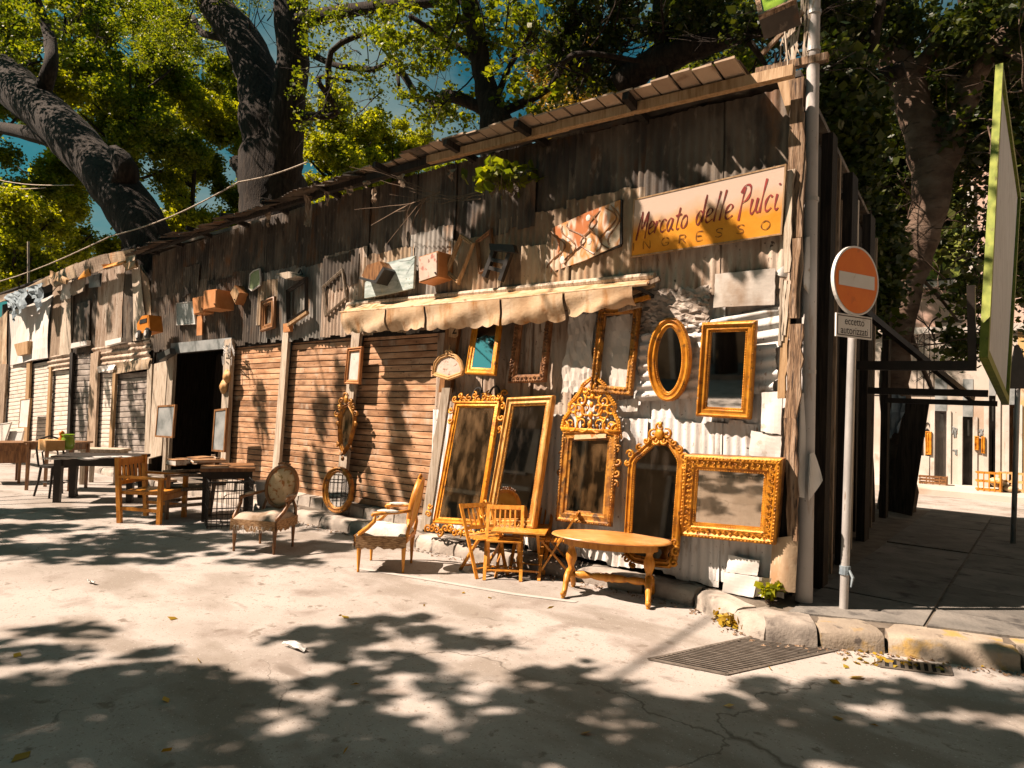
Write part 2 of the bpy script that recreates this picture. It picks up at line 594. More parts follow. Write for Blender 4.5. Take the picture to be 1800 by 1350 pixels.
M['ink_red'] = mat('dark_red_lettering', [(.07, .014, .010), (.24, .028, .016)], 14, rough=.6, var=0)
M['ink_red2'] = mat('wine_red_lettering', [(.20, .022, .020), (.34, .045, .035)], 14, rough=.6, var=0)
M['ink_faint'] = mat('faint_lettering', [(.12, .04, .010), (.30, .11, .012)], 22, rough=.6, var=0)
M['fab_white'] = mat('white_upholstery', [(.62, .56, .48), (.72, .67, .60)], 14, rough=.95, bump=.3, bscale=60, var=0, layers=[((.46, .36, .25), 8, V3, .6, .72)])
M['fab_dusty'] = mat('stained_cream_upholstery', [(.36, .28, .21), (.50, .41, .32)], 9, rough=.95, bump=.3, bscale=60, var=0, layers=[((.24, .17, .11), 6, V3, .54, .68)])
M['fab_peach'] = mat('floral_upholstery', [(.60, .40, .22), (.66, .48, .29)], 16, rough=.95, bump=.3, bscale=90, var=0, layers=[((.44, .17, .05), 17, V3, .565, .62), ((.36, .22, .07), 11, V3, .60, .66)])
M['fab_orange'] = mat('ochre_upholstery', [(.52, .27, .05), (.62, .36, .09)], 14, rough=.95, bump=.3, bscale=60, var=0)
M['webbing'] = mat('torn_webbing', [(.16, .09, .045), (.34, .20, .10), (.46, .30, .16)], 22, stretch=(1, 1, 5), rough=.95, bump=.6, bscale=60, var=.1)
M['box_orange'] = mat('painted_wood_box', [(.42, .17, .055), (.54, .25, .10)], 6, rough=.6, bump=.15, bscale=30, var=.1)
M['box_pink'] = mat('printed_cream_box', [(.50, .37, .29), (.60, .49, .40)], 7, rough=.7, var=0, layers=[((.40, .16, .12), 11, V3, .58, .64), ((.25, .12, .09), 19, V3, .63, .68)])
M['green_paint'] = mat('pale_green_panel', [(.24, .32, .15), (.36, .42, .23)], 9, rough=.7, var=0, layers=[((.10, .17, .06), 16, V3, .6, .66)])
M['landscape'] = mat('landscape_canvas', [(.20, .26, .235), (.40, .47, .45), (.58, .63, .60)], 5, stretch=(.7, 1, 3), rough=.7, var=0, layers=[((.12, .16, .06), 15, V3, .60, .66), ((.55, .56, .40), 4, V3, .62, .72)])
M['print_pale'] = mat('faded_print', [(.36, .38, .36), (.52, .54, .52)], 7, rough=.7, var=.1, layers=[((.18, .20, .20), 14, (1, 1, 2), .6, .66)])
M['slate'] = mat('dull_grey_panel', [(.16, .175, .17), (.27, .285, .28), (.34, .35, .34)], 4, rough=.45, var=.05)
M['paper_old'] = mat('cream_paper', [(.56, .50, .44), (.66, .61, .55)], 7, rough=.8, var=.05, layers=[((.40, .30, .24), 9, V3, .6, .7)])
M['engraving'] = mat('engraved_print', [(.50, .38, .30), (.62, .52, .44)], 9, rough=.7, var=0, layers=[((.30, .17, .11), 22, V3, .565, .62)])
M['rag'] = mat('blue_grey_rag', [(.17, .21, .24), (.28, .33, .35)], 9, rough=.95, bump=.4, bscale=30, var=.1)
M['plastic_white'] = mat('milky_plastic', [(.55, .57, .57), (.62, .64, .64)], 6, rough=.4, var=0)
M['vase_green'] = mat('green_glaze', [(.14, .26, .015), (.24, .36, .03)], 6, rough=.25, var=0, spec=.6)
M['toy_orange'] = mat('orange_tin', [(.52, .17, .02), (.60, .22, .03)], 8, rough=.4, var=0)
M['book'] = mat('old_book_cloth', [(.20, .095, .04), (.36, .20, .09)], 9, rough=.8, var=.35)
M['china'] = mat('white_china', [(.55, .53, .50), (.66, .64, .61)], 9, rough=.3, var=.08, spec=.5)
M['bark'] = mat('tree_bark', [(.012, .008, .005), (.026, .018, .012), (.045, .032, .022)], 4, stretch=(4, 4, .5), rough=.95, bump=.6, bscale=9, bstretch=(4, 4, .45), bdist=.06, var=.15)
M['bark_ficus'] = mat('smooth_fig_bark', [(.085, .052, .035), (.14, .092, .063), (.19, .135, .098)], 2.5, stretch=(1, 1, 1.6), rough=.85, bump=.6, bscale=9, bstretch=(1, 1, 3), bdist=.03, layers=[((.08, .055, .04), 5, (1, 1, 3), .56, .68)], var=0)
M['twig'] = mat('dry_twig', [(.09, .06, .038), (.17, .115, .075)], 8, rough=.95, var=.2)
M['leaf'] = leaf_mat('leaf_green', [(.055, .085, .006), (.13, .165, .008), (.25, .26, .014)], .58)
M['leaf_yellow'] = leaf_mat('leaf_yellow_green', [(.13, .16, .007), (.25, .27, .010), (.40, .38, .018)], .6)
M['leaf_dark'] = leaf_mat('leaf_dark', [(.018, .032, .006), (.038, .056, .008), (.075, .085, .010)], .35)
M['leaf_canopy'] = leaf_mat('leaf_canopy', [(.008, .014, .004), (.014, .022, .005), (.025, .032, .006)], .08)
M['leaf_dry'] = leaf_mat('leaf_dry_ochre', [(.22, .13, .012), (.38, .24, .02), (.46, .34, .04)], .3, (1.2, 1.1, .6))
M['wall_pale'] = mat('pale_render', [(.50, .43, .36), (.58, .51, .44)], 1.2, rough=.9, bump=.2, bscale=25, layers=[((.40, .28, .19), .8, (1, 1, .6), .56, .74), ((.25, .19, .14), 14, V3, .68, .74)], var=.06)
M['wall_ochre'] = mat('ochre_render', [(.52, .30, .11), (.60, .38, .17)], 1.2, rough=.9, bump=.2, bscale=25, layers=[((.62, .50, .40), 1, V3, .55, .7)], var=.08)
M['wall_pink'] = mat('pink_render', [(.52, .34, .26), (.62, .46, .38)], 1.2, rough=.9, bump=.2, bscale=25, layers=[((.40, .20, .10), 1, V3, .55, .72)], var=.06)
M['wall_brown'] = mat('brown_render', [(.24, .165, .10), (.36, .255, .165)], 1.2, rough=.9, bump=.2, bscale=25, layers=[((.12, .075, .045), 1, V3, .52, .7)], var=.06)
M['door_dark'] = mat('dark_door', [(.04, .038, .034), (.085, .08, .072)], 6, rough=.5, var=.1)
M['door_grey'] = mat('grey_door', [(.28, .26, .245), (.36, .34, .32)], 6, rough=.5, var=.1)
M['cane'] = mat('cane_orange', [(.46, .24, .08), (.58, .36, .16)], 9, rough=.6, var=.1)
M['bill_green'] = mat('green_painted_wood', [(.16, .20, .025), (.26, .29, .045)], 5, stretch=(4, 4, .8), rough=.6, var=.08, layers=[((.13, .12, .03), 6, (4, 4, .7), .58, .68)])
M['bill_face'] = mat('peeling_pale_board', [(.62, .62, .61), (.74, .74, .73)], 3, stretch=(4, 4, .7), rough=.7, bump=.4, bscale=12, bstretch=(5, 5, .7), layers=[((.24, .21, .19), 7, (7, 7, .6), .63, .69)], var=0)
M['grate'] = mat('worn_steel_grate', [(.13, .11, .09), (.22, .19, .16)], 12, rough=.5, metal=.4, var=.08)
M['pit'] = mat('drain_pit', [(.01, .009, .008)], rough=1, var=0)
M['mural'] = mat('swirled_mural', [(.60, .48, .34), (.55, .22, .05), (.64, .52, .40), (.42, .13, .03)], 4.5, stretch=(1.6, 1, .6), rough=.6, var=0, lo=.36, hi=.62, detail=2)


def mirror_mat(name, tint, patina, lo, hi, pc=(.10, .065, .03)):
    Mm = bpy.data.materials.new(name)
    Mm.use_nodes = True
    N, L = Mm.node_tree.nodes, Mm.node_tree.links
    bs = N['Principled BSDF']
    bs.inputs['Metallic'].default_value = 1
    bs.inputs['Roughness'].default_value = .03
    bs.inputs['Base Color'].default_value = (*tint, 1)
    d = N.new('ShaderNodeBsdfPrincipled')
    d.inputs['Base Color'].default_value = (*pc, 1)
    d.inputs['Roughness'].default_value = .5
    tc = N.new('ShaderNodeTexCoord')
    no = N.new('ShaderNodeTexNoise')
    no.inputs['Scale'].default_value = 4.5
    no.inputs['Detail'].default_value = 9
    vm = N.new('ShaderNodeVectorMath')
    vm.operation = 'MULTIPLY'
    vm.inputs[1].default_value = (2.2, 2.2, .8)
    L.new(tc.outputs['Object'], vm.inputs[0])
    L.new(vm.outputs[0], no.inputs['Vector'])
    mr = N.new('ShaderNodeMapRange')
    mr.inputs[1].default_value = lo
    mr.inputs[2].default_value = hi
    mr.inputs[4].default_value = patina
    L.new(no.outputs[0], mr.inputs[0])
    mx = N.new('ShaderNodeMixShader')
    L.new(mr.outputs[0], mx.inputs[0])
    L.new(bs.outputs[0], mx.inputs[1])
    L.new(d.outputs[0], mx.inputs[2])
    out = [n for n in N if n.type == 'OUTPUT_MATERIAL'][0]
    L.new(mx.outputs[0], out.inputs[0])
    return Mm


M['mirror'] = mirror_mat('mirror_glass', (.72, .72, .70), .3, .60, .80)
M['mirror_old'] = mirror_mat('foxed_mirror_glass', (.66, .58, .46), .42, .42, .70, (.24, .13, .045))
M['mirror_dust'] = mirror_mat('dusty_mirror_glass', (.60, .52, .42), .5, .25, .75, (.28, .20, .13))
M['mirror_black'] = mirror_mat('darkened_mirror_glass', (.40, .39, .36), .25, .5, .8, (.10, .07, .045))

# ================================================================== GROUND
mb = MB()
mb.sheet(lambda s, t: Vector((lerp(-90, 60, s), lerp(-40, 70, t), 0)), 6, 6)
road = structure(mb.build('road', M['road']))

# raised pavement under the stalls and round the corner
KERB = [(-24, -.42), (-5.6, -.42), (-3.3, -.35), (-1.2, -.16), (-.72, -.20), (-.30, -.47), (-.02, -.60), (.30, -.45), (.67, -.23), (1.39, .02), (2.6, .45), (4.4, 1.1), (9, 2.9)]
PZ = .14
back = [(9, 7.3), (-24, 7.3)]
mb = MB()
top = PL((0, 0, PZ - .012), (0, 0, 1))
vs = [Vector((x, y + .17, PZ - .012)) for x, y in KERB] + [Vector((x, y, PZ - .012)) for x, y in back]
k = len(vs)
mb.add(vs + [Vector((p.x, p.y, -.05)) for p in vs], [tuple(range(k))[::-1]] + [(i, (i + 1) % k, k + (i + 1) % k, k + i) for i in range(k)])
pav = structure(mb.build('pavement', M['dirt']))


def walk(poly, step):
    out = []
    for i in range(len(poly) - 1):
        a, b = Vector(poly[i]), Vector(poly[i + 1])
        n = max(1, round((b - a).length / step))
        out += [(a.lerp(b, j / n), a.lerp(b, (j + 1) / n)) for j in range(n)]
    return out


for i, (a, b) in enumerate(walk(KERB, .62)):
    big = a.x > -.35
    d = (b - a).normalized()
    nrm = Vector((-d.y, d.x))
    wdt = .30 if big else .21
    gap = .012
    a2, b2 = a + d * gap, b - d * gap
    hz = PZ + rnd.uniform(-.012, .008)
    mb = MB()
    nseg = 5
    vs, fs = [], []
    prof = [(0.0, -.02), (.0, .06), (.012, .105), (.05, .137), (.10, .142), (wdt, .138)]
    if big:
        prof = [(-.012, -.02), (-.004, .06), (.006, .112), (.035, .136), (.12, .143), (wdt, .138)]
    for j in range(nseg + 1):
        t = j / nseg
        c = a2.lerp(b2, t)
        e = .012 if j in (0, nseg) else 0
        for q, (o, h) in enumerate(prof):
            o2 = o + e + rnd.uniform(-.008, .012) * (1.5 if big else .8)
            p = c + nrm * o2
            vs.append((p.x, p.y, h / .142 * hz - e * .6 + rnd.uniform(-.006, .004)))
    n = len(prof)
    for j in range(nseg):
        for q in range(n - 1):
            fs.append((j * n + q, (j + 1) * n + q, (j + 1) * n + q + 1, j * n + q + 1))
    fs += [tuple(range(n)), tuple(nseg * n + q for q in range(n))[::-1]]
    mb.add(vs, fs)
    o = sharp(mb.build('kerb_stone', M['kerb_yellow'] if a.x > .2 else M['kerb'], pav, smooth=True), 60)

# paving slabs on the side street pavement
for i in range(9):
    for j in range(8):
        x0, y0 = .02 + i * .82, -.25 + j * .95
        x1, y1 = x0 + .82, y0 + .95
        # keep behind the kerb line
        lim = lambda x: np.interp(x, [p[0] for p in KERB], [p[1] for p in KERB]) + .31
        ya, yb = max(y0, lim(x0)), max(y0, lim(x1))
        if y1 < ya + .12 or y1 < yb + .12 or x0 > 6.5:
            continue
        g = .012
        dz = rnd.uniform(-.006, .008)
        tl = [rnd.uniform(-.006, .006) for _ in range(4)]
        mb = MB()
        q = [(x0 + g, ya + g), (x1 - g, yb + g), (x1 - g, y1 - g), (x0 + g, y1 - g)]
        mb.hexa([Vector((x, y, PZ - .05)) for x, y in q], [Vector((x, y, PZ + dz + tl[n])) for n, (x, y) in enumerate(q)])
        mb.build('paving_slab', M['paving'], pav)

# ================================================================== MARKET SHACK (long corrugated iron shop row)
shack = thing('market_shack', 'tall rusty corrugated iron market shack with brown shutters and whitewashed mirror wall', 'shack', (-6, 0, PZ))


def eave_z(x):
    return float(np.interp(x, [-12.2, -6.8, -3.5, 0], [4.33, 4.41, 4.38, 4.19]))


def corr(name, quad, off, mt, parent, pitch=.080, amp=.0095, vertical=True, ragged=.02, nrow=6, tilt=0.0, dent=.012, world_plane=None):
    pl = world_plane or FP(off)
    W = math.hypot(quad[1][0] - quad[0][0], quad[1][1] - quad[0][1])
    H = math.hypot(quad[3][0] - quad[0][0], quad[3][1] - quad[0][1])
    ph = [rnd.uniform(0, 6.3) for _ in range(4)]
    jit = [rnd.uniform(-1, 1) * ragged for _ in range(400)]
    jt2 = [rnd.uniform(-1, 1) * ragged for _ in range(400)]
    mb = MB()
    if vertical:
        nu, nv = max(4, int(W / pitch * 6)), nrow
    else:
        nu, nv = max(6, nrow), max(4, int(H / pitch * 6))

    def fn(s, t):
        a, b = bil(quad, s, t)
        k = (s * W if vertical else t * H) / pitch
        h = amp * math.sin(2 * math.pi * k) + tilt * (t - .5)
        h += dent * (math.sin(a * 3.1 + ph[0] + b * 1.3) * math.sin(b * 2.7 + ph[1]))
        if vertical:
            c = int(k / 1.5)
            if t > .999:
                b += jit[c % 400]
            if t < .001:
                b += jt2[c % 400] * .5
        else:
            c = int(k * 1.2)
            if s > .999:
                a += jit[c % 400]
            if s < .001:
                a += jt2[c % 400]
        return pl.pt(a, b, h)
    mb.sheet(fn, nu, nv)
    return mb.build(name, mt, parent, smooth=True)


def pq(off, *pts):  # TL TR BR BL pixels -> plane coords
    pl = FP(off)
    return [pl.px(*p) for p in pts]


# upper iron sheets, two rows; darker top row also carries eave and tree shade
x = -12.05
i = 0
while x < -.12:
    wd = rnd.uniform(.66, .92)
    x1 = min(x + wd, -.08)
    if -.08 - x1 < .3:
        x1 = -.08
    zt0, zt1 = eave_z(x), eave_z(x1)
    zm = 3.52 + rnd.uniform(-.1, .1)
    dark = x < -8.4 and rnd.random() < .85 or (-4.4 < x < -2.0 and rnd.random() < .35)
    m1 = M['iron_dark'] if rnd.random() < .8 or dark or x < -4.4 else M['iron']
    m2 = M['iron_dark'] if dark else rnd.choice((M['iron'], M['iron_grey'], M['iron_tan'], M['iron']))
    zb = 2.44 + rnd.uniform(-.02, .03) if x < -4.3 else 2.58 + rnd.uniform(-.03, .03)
    if x > -.95:
        m2 = M['iron_tan']
    s = .006 * (i % 2)
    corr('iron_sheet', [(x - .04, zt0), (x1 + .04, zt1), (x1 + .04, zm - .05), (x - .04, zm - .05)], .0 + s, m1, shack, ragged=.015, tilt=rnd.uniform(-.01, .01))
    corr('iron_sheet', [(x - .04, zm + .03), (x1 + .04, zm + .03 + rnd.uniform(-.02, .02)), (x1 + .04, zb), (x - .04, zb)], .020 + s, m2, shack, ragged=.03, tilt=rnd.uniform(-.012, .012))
    x = x1
    i += 1
# odd patches nailed over the upper wall
for (x0, z0, w_, h_, mm) in [(-9.6, 3.0, .7, .5, 'iron_dark'), (-8.0, 2.7, .55, .7, 'iron'), (-6.3, 3.1, .8, .45, 'iron_dark'), (-3.3, 3.45, .7, .5, 'iron_dark'), (-2.75, 2.8, .6, .45, 'iron'), (-10.6, 3.4, .6, .5, 'iron_dark')]:
    sk = rnd.uniform(-.04, .04)
    corr('patch_sheet', [(x0, z0 + h_), (x0 + w_, z0 + h_ + sk), (x0 + w_, z0 + sk), (x0, z0)], .045, M[mm], shack, ragged=.03)
# right hand lower wall: base sheets then patches
x = -4.02
i = 0
while x < -.15:
    x1 = min(x + .68, -.10)
    tan = x < -2.2
    s = .006 * (i % 2)
    corr('iron_sheet', [(x - .03, 2.72), (x1 + .03, 2.72), (x1 + .03, 1.45), (x - .03, 1.45)], -.035 + s, M['iron_tan'] if tan else M['iron_white'], shack, ragged=.03, amp=.0065)
    corr('iron_sheet', [(x - .03, 1.52), (x1 + .03, 1.50), (x1 + .03, .17), (x - .03, .17)], -.012 + s, M['iron_white'], shack, ragged=.035, amp=.0065)
    x = x1
    i += 1


def crumple(name, quad, off, mt, amp=.03, n=18, parent=shack):
    pl = FP(off)
    h = nr.rand(n + 1, n + 1) * amp
    mb = MB()

    def fn(s, t):
        a, b = bil(quad, s, t)
        i, j = round(s * n), round(t * n)
        e = .02 if (i in (0, n) or j in (0, n)) else 0
        return pl.pt(a + (nr.rand() - .5) * (.02 + e), b + (nr.rand() - .5) * (.02 + e), h[i, j])
    mb.sheet(fn, n, n)
    return mb.build(name, mt, parent)


crumple('crumpled_sheet', pq(.02, (1128, 512), (1250, 503), (1246, 578), (1124, 592)), .018, M['crumple'])
crumple('crumpled_sheet', pq(.02, (1000, 556), (1046, 550), (1040, 690), (986, 692)), .018, M['plaster_pale'], .022, 12)
crumple('crumpled_sheet', pq(.02, (1052, 560), (1118, 552), (1106, 690), (1042, 688)), .005, M['plaster_pale'], .014, 10)
corr('flattened_iron_sheet', pq(.03, (1126, 588), (1373, 536), (1364, 690), (1120, 706)), .024, M['iron_white'], shack, vertical=False, pitch=.09, amp=.013, ragged=.03, nrow=14, dent=.008)


def board(name, pts, off, th, mt, parent=shack, bend=.006):
    pl = FP(off)
    q = [pl.px(*p) for p in pts]
    n = 6
    jj = [rnd.uniform(-.004, .004) for _ in range(40)]
    mb = MB()
    ph = rnd.uniform(0, 6)

    def fn(s, t):
        a, b = bil(q, s, t)
        return pl.pt(a + jj[round(t * n)] * (s in (0, 1)), b + jj[10 + round(s * n)] * (t in (0, 1)), th + bend * math.sin(ph + s * 4 + t * 3))
    mb.sheet(fn, n, n)
    mb.slab(pl, ccw(q), 0, th - bend)
    return mb.build(name, mt, parent)


board('pale_board', [(1258, 482), (1364, 473), (1362, 536), (1256, 541)], .045, .016, M['plaster_pale'])
board('pale_board', [(1340, 690), (1377, 688), (1373, 764), (1338, 758)], .05, .014, M['white_paint'])
board('pale_board', [(1321, 757), (1375, 766), (1372, 806), (1318, 800)], .035, .014, M['white_paint'])
board('pale_board', [(1281, 975), (1336, 985), (1332, 1012), (1278, 1004)], .04, .016, M['white_paint'])
board('pale_board', [(1275, 1006), (1331, 1014), (1326, 1050), (1271, 1040)], .055, .016, M['white_paint'])
board('pale_board', [(1086, 703), (1104, 702), (1103, 724), (1085, 724)], .02, .012, M['white_paint'])
board('pale_board', [(1105, 702), (1123, 700), (1121, 723), (1104, 724)], .026, .012, M['plaster_pale'])
board('pale_board', [(1333, 1012), (1362, 1018), (1352, 1050), (1328, 1048)], .07, .02, M['paper_old'], bend=.02)

# torn wood and sticks along the right hand corner
for (u0, v0, u1, v1, wd, off, mm) in [(1376, 492, 1372, 608, .022, .05, 'plank_pale'), (1382, 494, 1376, 600, .02, .05, 'plank_pale'), (1388, 500, 1380, 590, .022, .05, 'plank_pale'), (1386, 552, 1374, 700, .05, .04, 'wood_tan'),
                                       (1396, 598, 1384, 830, .07, .03, 'bark_strip'), (1404, 570, 1393, 735, .09, .05, 'bark_strip'), (1392, 735, 1397, 950, .075, .06, 'bark_strip'), (1403, 140, 1396, 420, .11, .03, 'bark_strip'),
                                       (1392, 300, 1385, 480, .05, .06, 'plank_pale'), (1409, 200, 1400, 560, .07, .02, 'plank'), (1402, 420, 1394, 560, .06, .055, 'bark_strip'), (1386, 830, 1378, 1040, .10, .0, 'plank_dark')]:
    pl = FP(off)
    a0, b0 = pl.px(u0, v0)
    a1, b1 = pl.px(u1, v1)
    mb = MB()
    n = 8
    jl = [rnd.uniform(-.2, .2) * wd for _ in range(n + 1)]
    jr = [rnd.uniform(-.2, .2) * wd for _ in range(n + 1)]
    poly = [(lerp(a0, a1, j / n) - wd / 2 + jl[j], lerp(b0, b1, j / n)) for j in range(n + 1)]
    poly += [(lerp(a0, a1, j / n) + wd / 2 + jr[j], lerp(b0, b1, j / n)) for j in range(n, -1, -1)]
    mb.slab(pl, ccw(poly), 0, .03)
    mb.build('corner_board', M[mm], shack)
# ragged triangle of old ply near the top corner
mb = MB()
mb.slab(FP(.03), FP(.03).poly([(1366, 142), (1398, 138), (1394, 168), (1386, 205), (1378, 180)]), 0, .012)
mb.build('corner_board', M['wood_tan'], shack)
# rusty curved panel at the foot of the corner
mb = MB()
pl = FP(.06)
q = [pl.px(1358, 945), pl.px(1404, 940), pl.px(1398, 1042), pl.px(1352, 1030)]
mb.sheet(lambda s, t: pl.pt(*bil(q, s, t), .05 * math.sin(math.pi * s)), 8, 6)
mb.build('rusty_curved_panel', M['iron'], shack, smooth=True)

# eave: beam, underside boards, rafters, roof
mb = MB()
mb.add([(-12.1, .02, 4.42), (-.02, .02, 4.28), (-.52, 5.95, 4.38), (-12.1, 5.95, 4.55), (-12.1, .02, 4.48), (-.02, .02, 4.33), (-.52, 5.95, 4.44), (-12.1, 5.95, 4.61)],
       [(0, 1, 2, 3), (4, 7, 6, 5), (0, 4, 5, 1), (1, 5, 6, 2), (2, 6, 7, 3), (3, 7, 4, 0)])
mb.build('roof', M['iron_dark'], shack)
x = -5.9
while x < -.42:
    wdt = .185
    if not (-4.35 < x < -4.1):
        z = eave_z(x + .1) + .06
        y0, y1 = -.40 + rnd.uniform(-.03, .03), -.04
        if x < -3.9:
            y0 = -.30 + rnd.uniform(-.05, .05)
        if -1.25 < x:
            y0 = -.46
        mb = MB()
        zz = rnd.uniform(-.01, .01)
        mb.hexa([Vector((x, y0, z + .05 + zz)), Vector((x + wdt - .022, y0, z + .05 - .008 + zz)), Vector((x + wdt - .022, y1, z)), Vector((x, y1, z + .008))],
                [Vector((x, y0, z + .062 + zz)), Vector((x + wdt - .022, y0, z + .062 + zz)), Vector((x + wdt - .022, y1, z + .014)), Vector((x, y1, z + .014))])
        mb.build('eave_board', M['eave'], shack)
    x += wdt
mb = MB()
mb.add([(-6.0, -.27, eave_z(-6) + .125), (-4.0, -.27, eave_z(-4) + .125), (-4.0, .1, eave_z(-4) + .10), (-6.0, .1, eave_z(-6) + .10)], [(0, 1, 2, 3)])
mb.add([(-4.36, -.38, eave_z(-4.4) + .13), (-.36, -.38, eave_z(-.4) + .13), (-.36, .1, eave_z(-.4) + .10), (-4.36, .1, eave_z(-4.4) + .10)], [(0, 1, 2, 3)])
mb.build('eave_sun_block', M['iron_dark'], shack)  # thin sheet added to stop sun slivers between the eave boards
segs = [(-12.1, -9.0), (-9.05, -6.2), (-6.25, -4.0), (-4.05, -2.1), (-2.2, -.0)]
for a, b in segs:
    mb = MB()
    mb.beam((a, -.20 + rnd.uniform(-.03, .03), eave_z(a) + .02), (b, -.20 + rnd.uniform(-.03, .03), eave_z(b) + .02), .07, .085)
    mb.build('eave_beam', M['plank_dark'] if b < -2.5 else M['wood_tan'], shack)
x = -11.8
while x < -.2:
    mb = MB()
    z = eave_z(x)
    mb.beam((x, .05, z - .02), (x + rnd.uniform(-.05, .05), -.44, z + .045), .06, .07)
    mb.build('rafter', M['plank_dark'], shack)
    x += rnd.uniform(1.0, 1.35)
# ragged dark roof edge over the left half
x = -12.2
while x < -5.6:
    wdt = rnd.uniform(.35, .7)
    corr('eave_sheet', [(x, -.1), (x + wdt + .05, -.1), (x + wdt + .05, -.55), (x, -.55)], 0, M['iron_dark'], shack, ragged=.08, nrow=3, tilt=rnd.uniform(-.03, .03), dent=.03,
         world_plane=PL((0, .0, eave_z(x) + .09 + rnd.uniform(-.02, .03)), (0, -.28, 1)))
    x += wdt
# hanging torn scraps under the eave
for (u, v, w_, h_) in [(573, 340, 10, 22), (610, 330, 14, 14), (640, 320, 12, 10), (536, 345, 14, 55), (700, 310, 16, 18), (790, 300, 14, 20), (470, 375, 8, 26), (655, 335, 9, 24)]:
    crumple('torn_scrap', pq(.30, (u, v), (u + w_, v - 2), (u + w_ * .8, v + h_), (u + w_ * .2, v + h_ * .9)), .30, M['plank'], .05, 4)

# side wall on the side street, back wall, dark inner lining
def swx(y):
    return -.085 * y


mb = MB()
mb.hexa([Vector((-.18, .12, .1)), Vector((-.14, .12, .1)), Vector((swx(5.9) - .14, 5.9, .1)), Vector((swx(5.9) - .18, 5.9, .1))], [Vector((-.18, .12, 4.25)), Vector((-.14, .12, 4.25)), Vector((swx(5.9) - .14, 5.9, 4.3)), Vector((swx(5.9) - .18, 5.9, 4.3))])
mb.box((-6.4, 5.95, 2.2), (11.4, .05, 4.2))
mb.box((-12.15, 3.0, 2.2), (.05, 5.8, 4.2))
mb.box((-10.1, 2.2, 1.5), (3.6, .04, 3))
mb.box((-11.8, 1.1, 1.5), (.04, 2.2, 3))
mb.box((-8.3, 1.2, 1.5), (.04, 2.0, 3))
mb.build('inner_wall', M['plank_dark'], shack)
y = .16
while y < 5.8:
    wdt = rnd.uniform(.14, .30)
    mt = M['plank_dark'] if rnd.random() < .93 else M['bark_strip']
    mb = MB()
    zt = 4.22 - rnd.uniform(0, .4)
    lx = rnd.uniform(-.02, .03)
    X0, X1 = swx(y), swx(y + wdt)
    mb.hexa([Vector((X0 - .10 + lx, y, .16)), Vector((X0 - .06 + lx, y, .16)), Vector((X1 - .06 + lx, y + wdt - .03, .16)), Vector((X1 - .10 + lx, y + wdt - .03, .16))],
            [Vector((X0 - .10, y + .02, zt)), Vector((X0 - .06, y + .02, zt)), Vector((X1 - .06, y + wdt, zt)), Vector((X1 - .10, y + wdt, zt))])
    mb.build('side_plank', mt, shack)
    y += wdt + rnd.uniform(.0, .03)
for (y, wdt, dx, mm) in [(.75, .16, .10, 'plank_dark'), (1.35, .05, .06, 'plank'), (1.9, .24, .12, 'plank_dark'), (2.75, .05, .05, 'plank_pale'), (3.5, .26, .12, 'plank_dark'), (4.6, .05, .06, 'plank'), (5.8, .20, .14, 'plank_dark')]:
    mb = MB()
    mb.beam((swx(y) + dx - .04, y, .13), (swx(y) + dx - .02, y + .03, 4.05), .09, wdt, up=(0, 1, 0))
    mb.build('side_post', M[mm], shack)

# ------------------------------------------------------------------ shutters
def shutter(parent, pts, off, n, mt, backing=True, bulge=.006):
    pl = FP(off)
    q = [pl.px(*p) for p in pts]
    mb = MB()
    mb.slab(pl, ccw(q), -.03, -.015)
    mb.beam(pl.pt(*q[0]), pl.pt(*q[3]), .03, .04)
    mb.beam(pl.pt(*q[1]), pl.pt(*q[2]), .03, .04)
    root = mb.build('roller_shutter', M['iron_black'], parent)
    for i in range(n):
        t0, t1 = i / n, (i + .88) / n
        vs, fs = [], []
        dz = rnd.uniform(-.002, .002)
        prof = [(0, -.003), (.06, bulge * .85), (.5, bulge), (.94, bulge * .9), (1, -.004)]
        for s in (0.012, .988):
            for (k, h) in prof:
                a, b = bil(q, s, lerp(t0, t1, k))
                vs.append(pl.pt(a, b, h + dz))
        m_ = len(prof)
        for k in range(m_ - 1):
            fs.append((k, k + 1, m_ + k + 1, m_ + k))
        o = MB().add(vs, fs).build('slat', mt, root)
    return root


shutter(shack, [(640, 590), (797, 578), (752, 918), (590, 890)], -.06, 28, M['slat'])
shutter(shack, [(515, 596), (624, 588), (592, 880), (484, 860)], -.06, 26, M['slat'])
shutter(shack, [(413, 606), (503, 598), (482, 852), (404, 842)], -.06, 26, M['slat'])
mb = MB()
for pts in ([(636, 570), (800, 560), (798, 584), (636, 594)], [(505, 588), (636, 574), (632, 592), (505, 604)], [(300, 612), (505, 588), (505, 602), (300, 624)]):
    mb.slab(FP(-.04), FP(-.04).poly(pts), -.05, .02)
mb.build('shutter_header', M['plank_dark'], shack)
# low masonry sill under the shutters
for k in range(16):
    x0 = -8.6 + k * .29
    if x0 > -4.15:
        break
    mb = MB()
    mb.hexa([Vector((x0, -.10, PZ - .02)), Vector((x0 + .275, -.10, PZ - .02)), Vector((x0 + .275, .12, PZ - .02)), Vector((x0, .12, PZ - .02))],
            [Vector((x0 + .01, -.085, PZ + .12 + rnd.uniform(-.02, .03))), Vector((x0 + .265, -.085, PZ + .12 + rnd.uniform(-.02, .02))), Vector((x0 + .265, .12, PZ + .13)), Vector((x0 + .01, .12, PZ + .13))])
    mb.build('sill_stone', M['kerb'], shack)


def post(name, pts, off, th, mt, parent=shack):
    pl = FP(off)
    return_q = pl.poly(pts)
    return MB().slab(pl, return_q, 0, th).build(name, mt, parent)


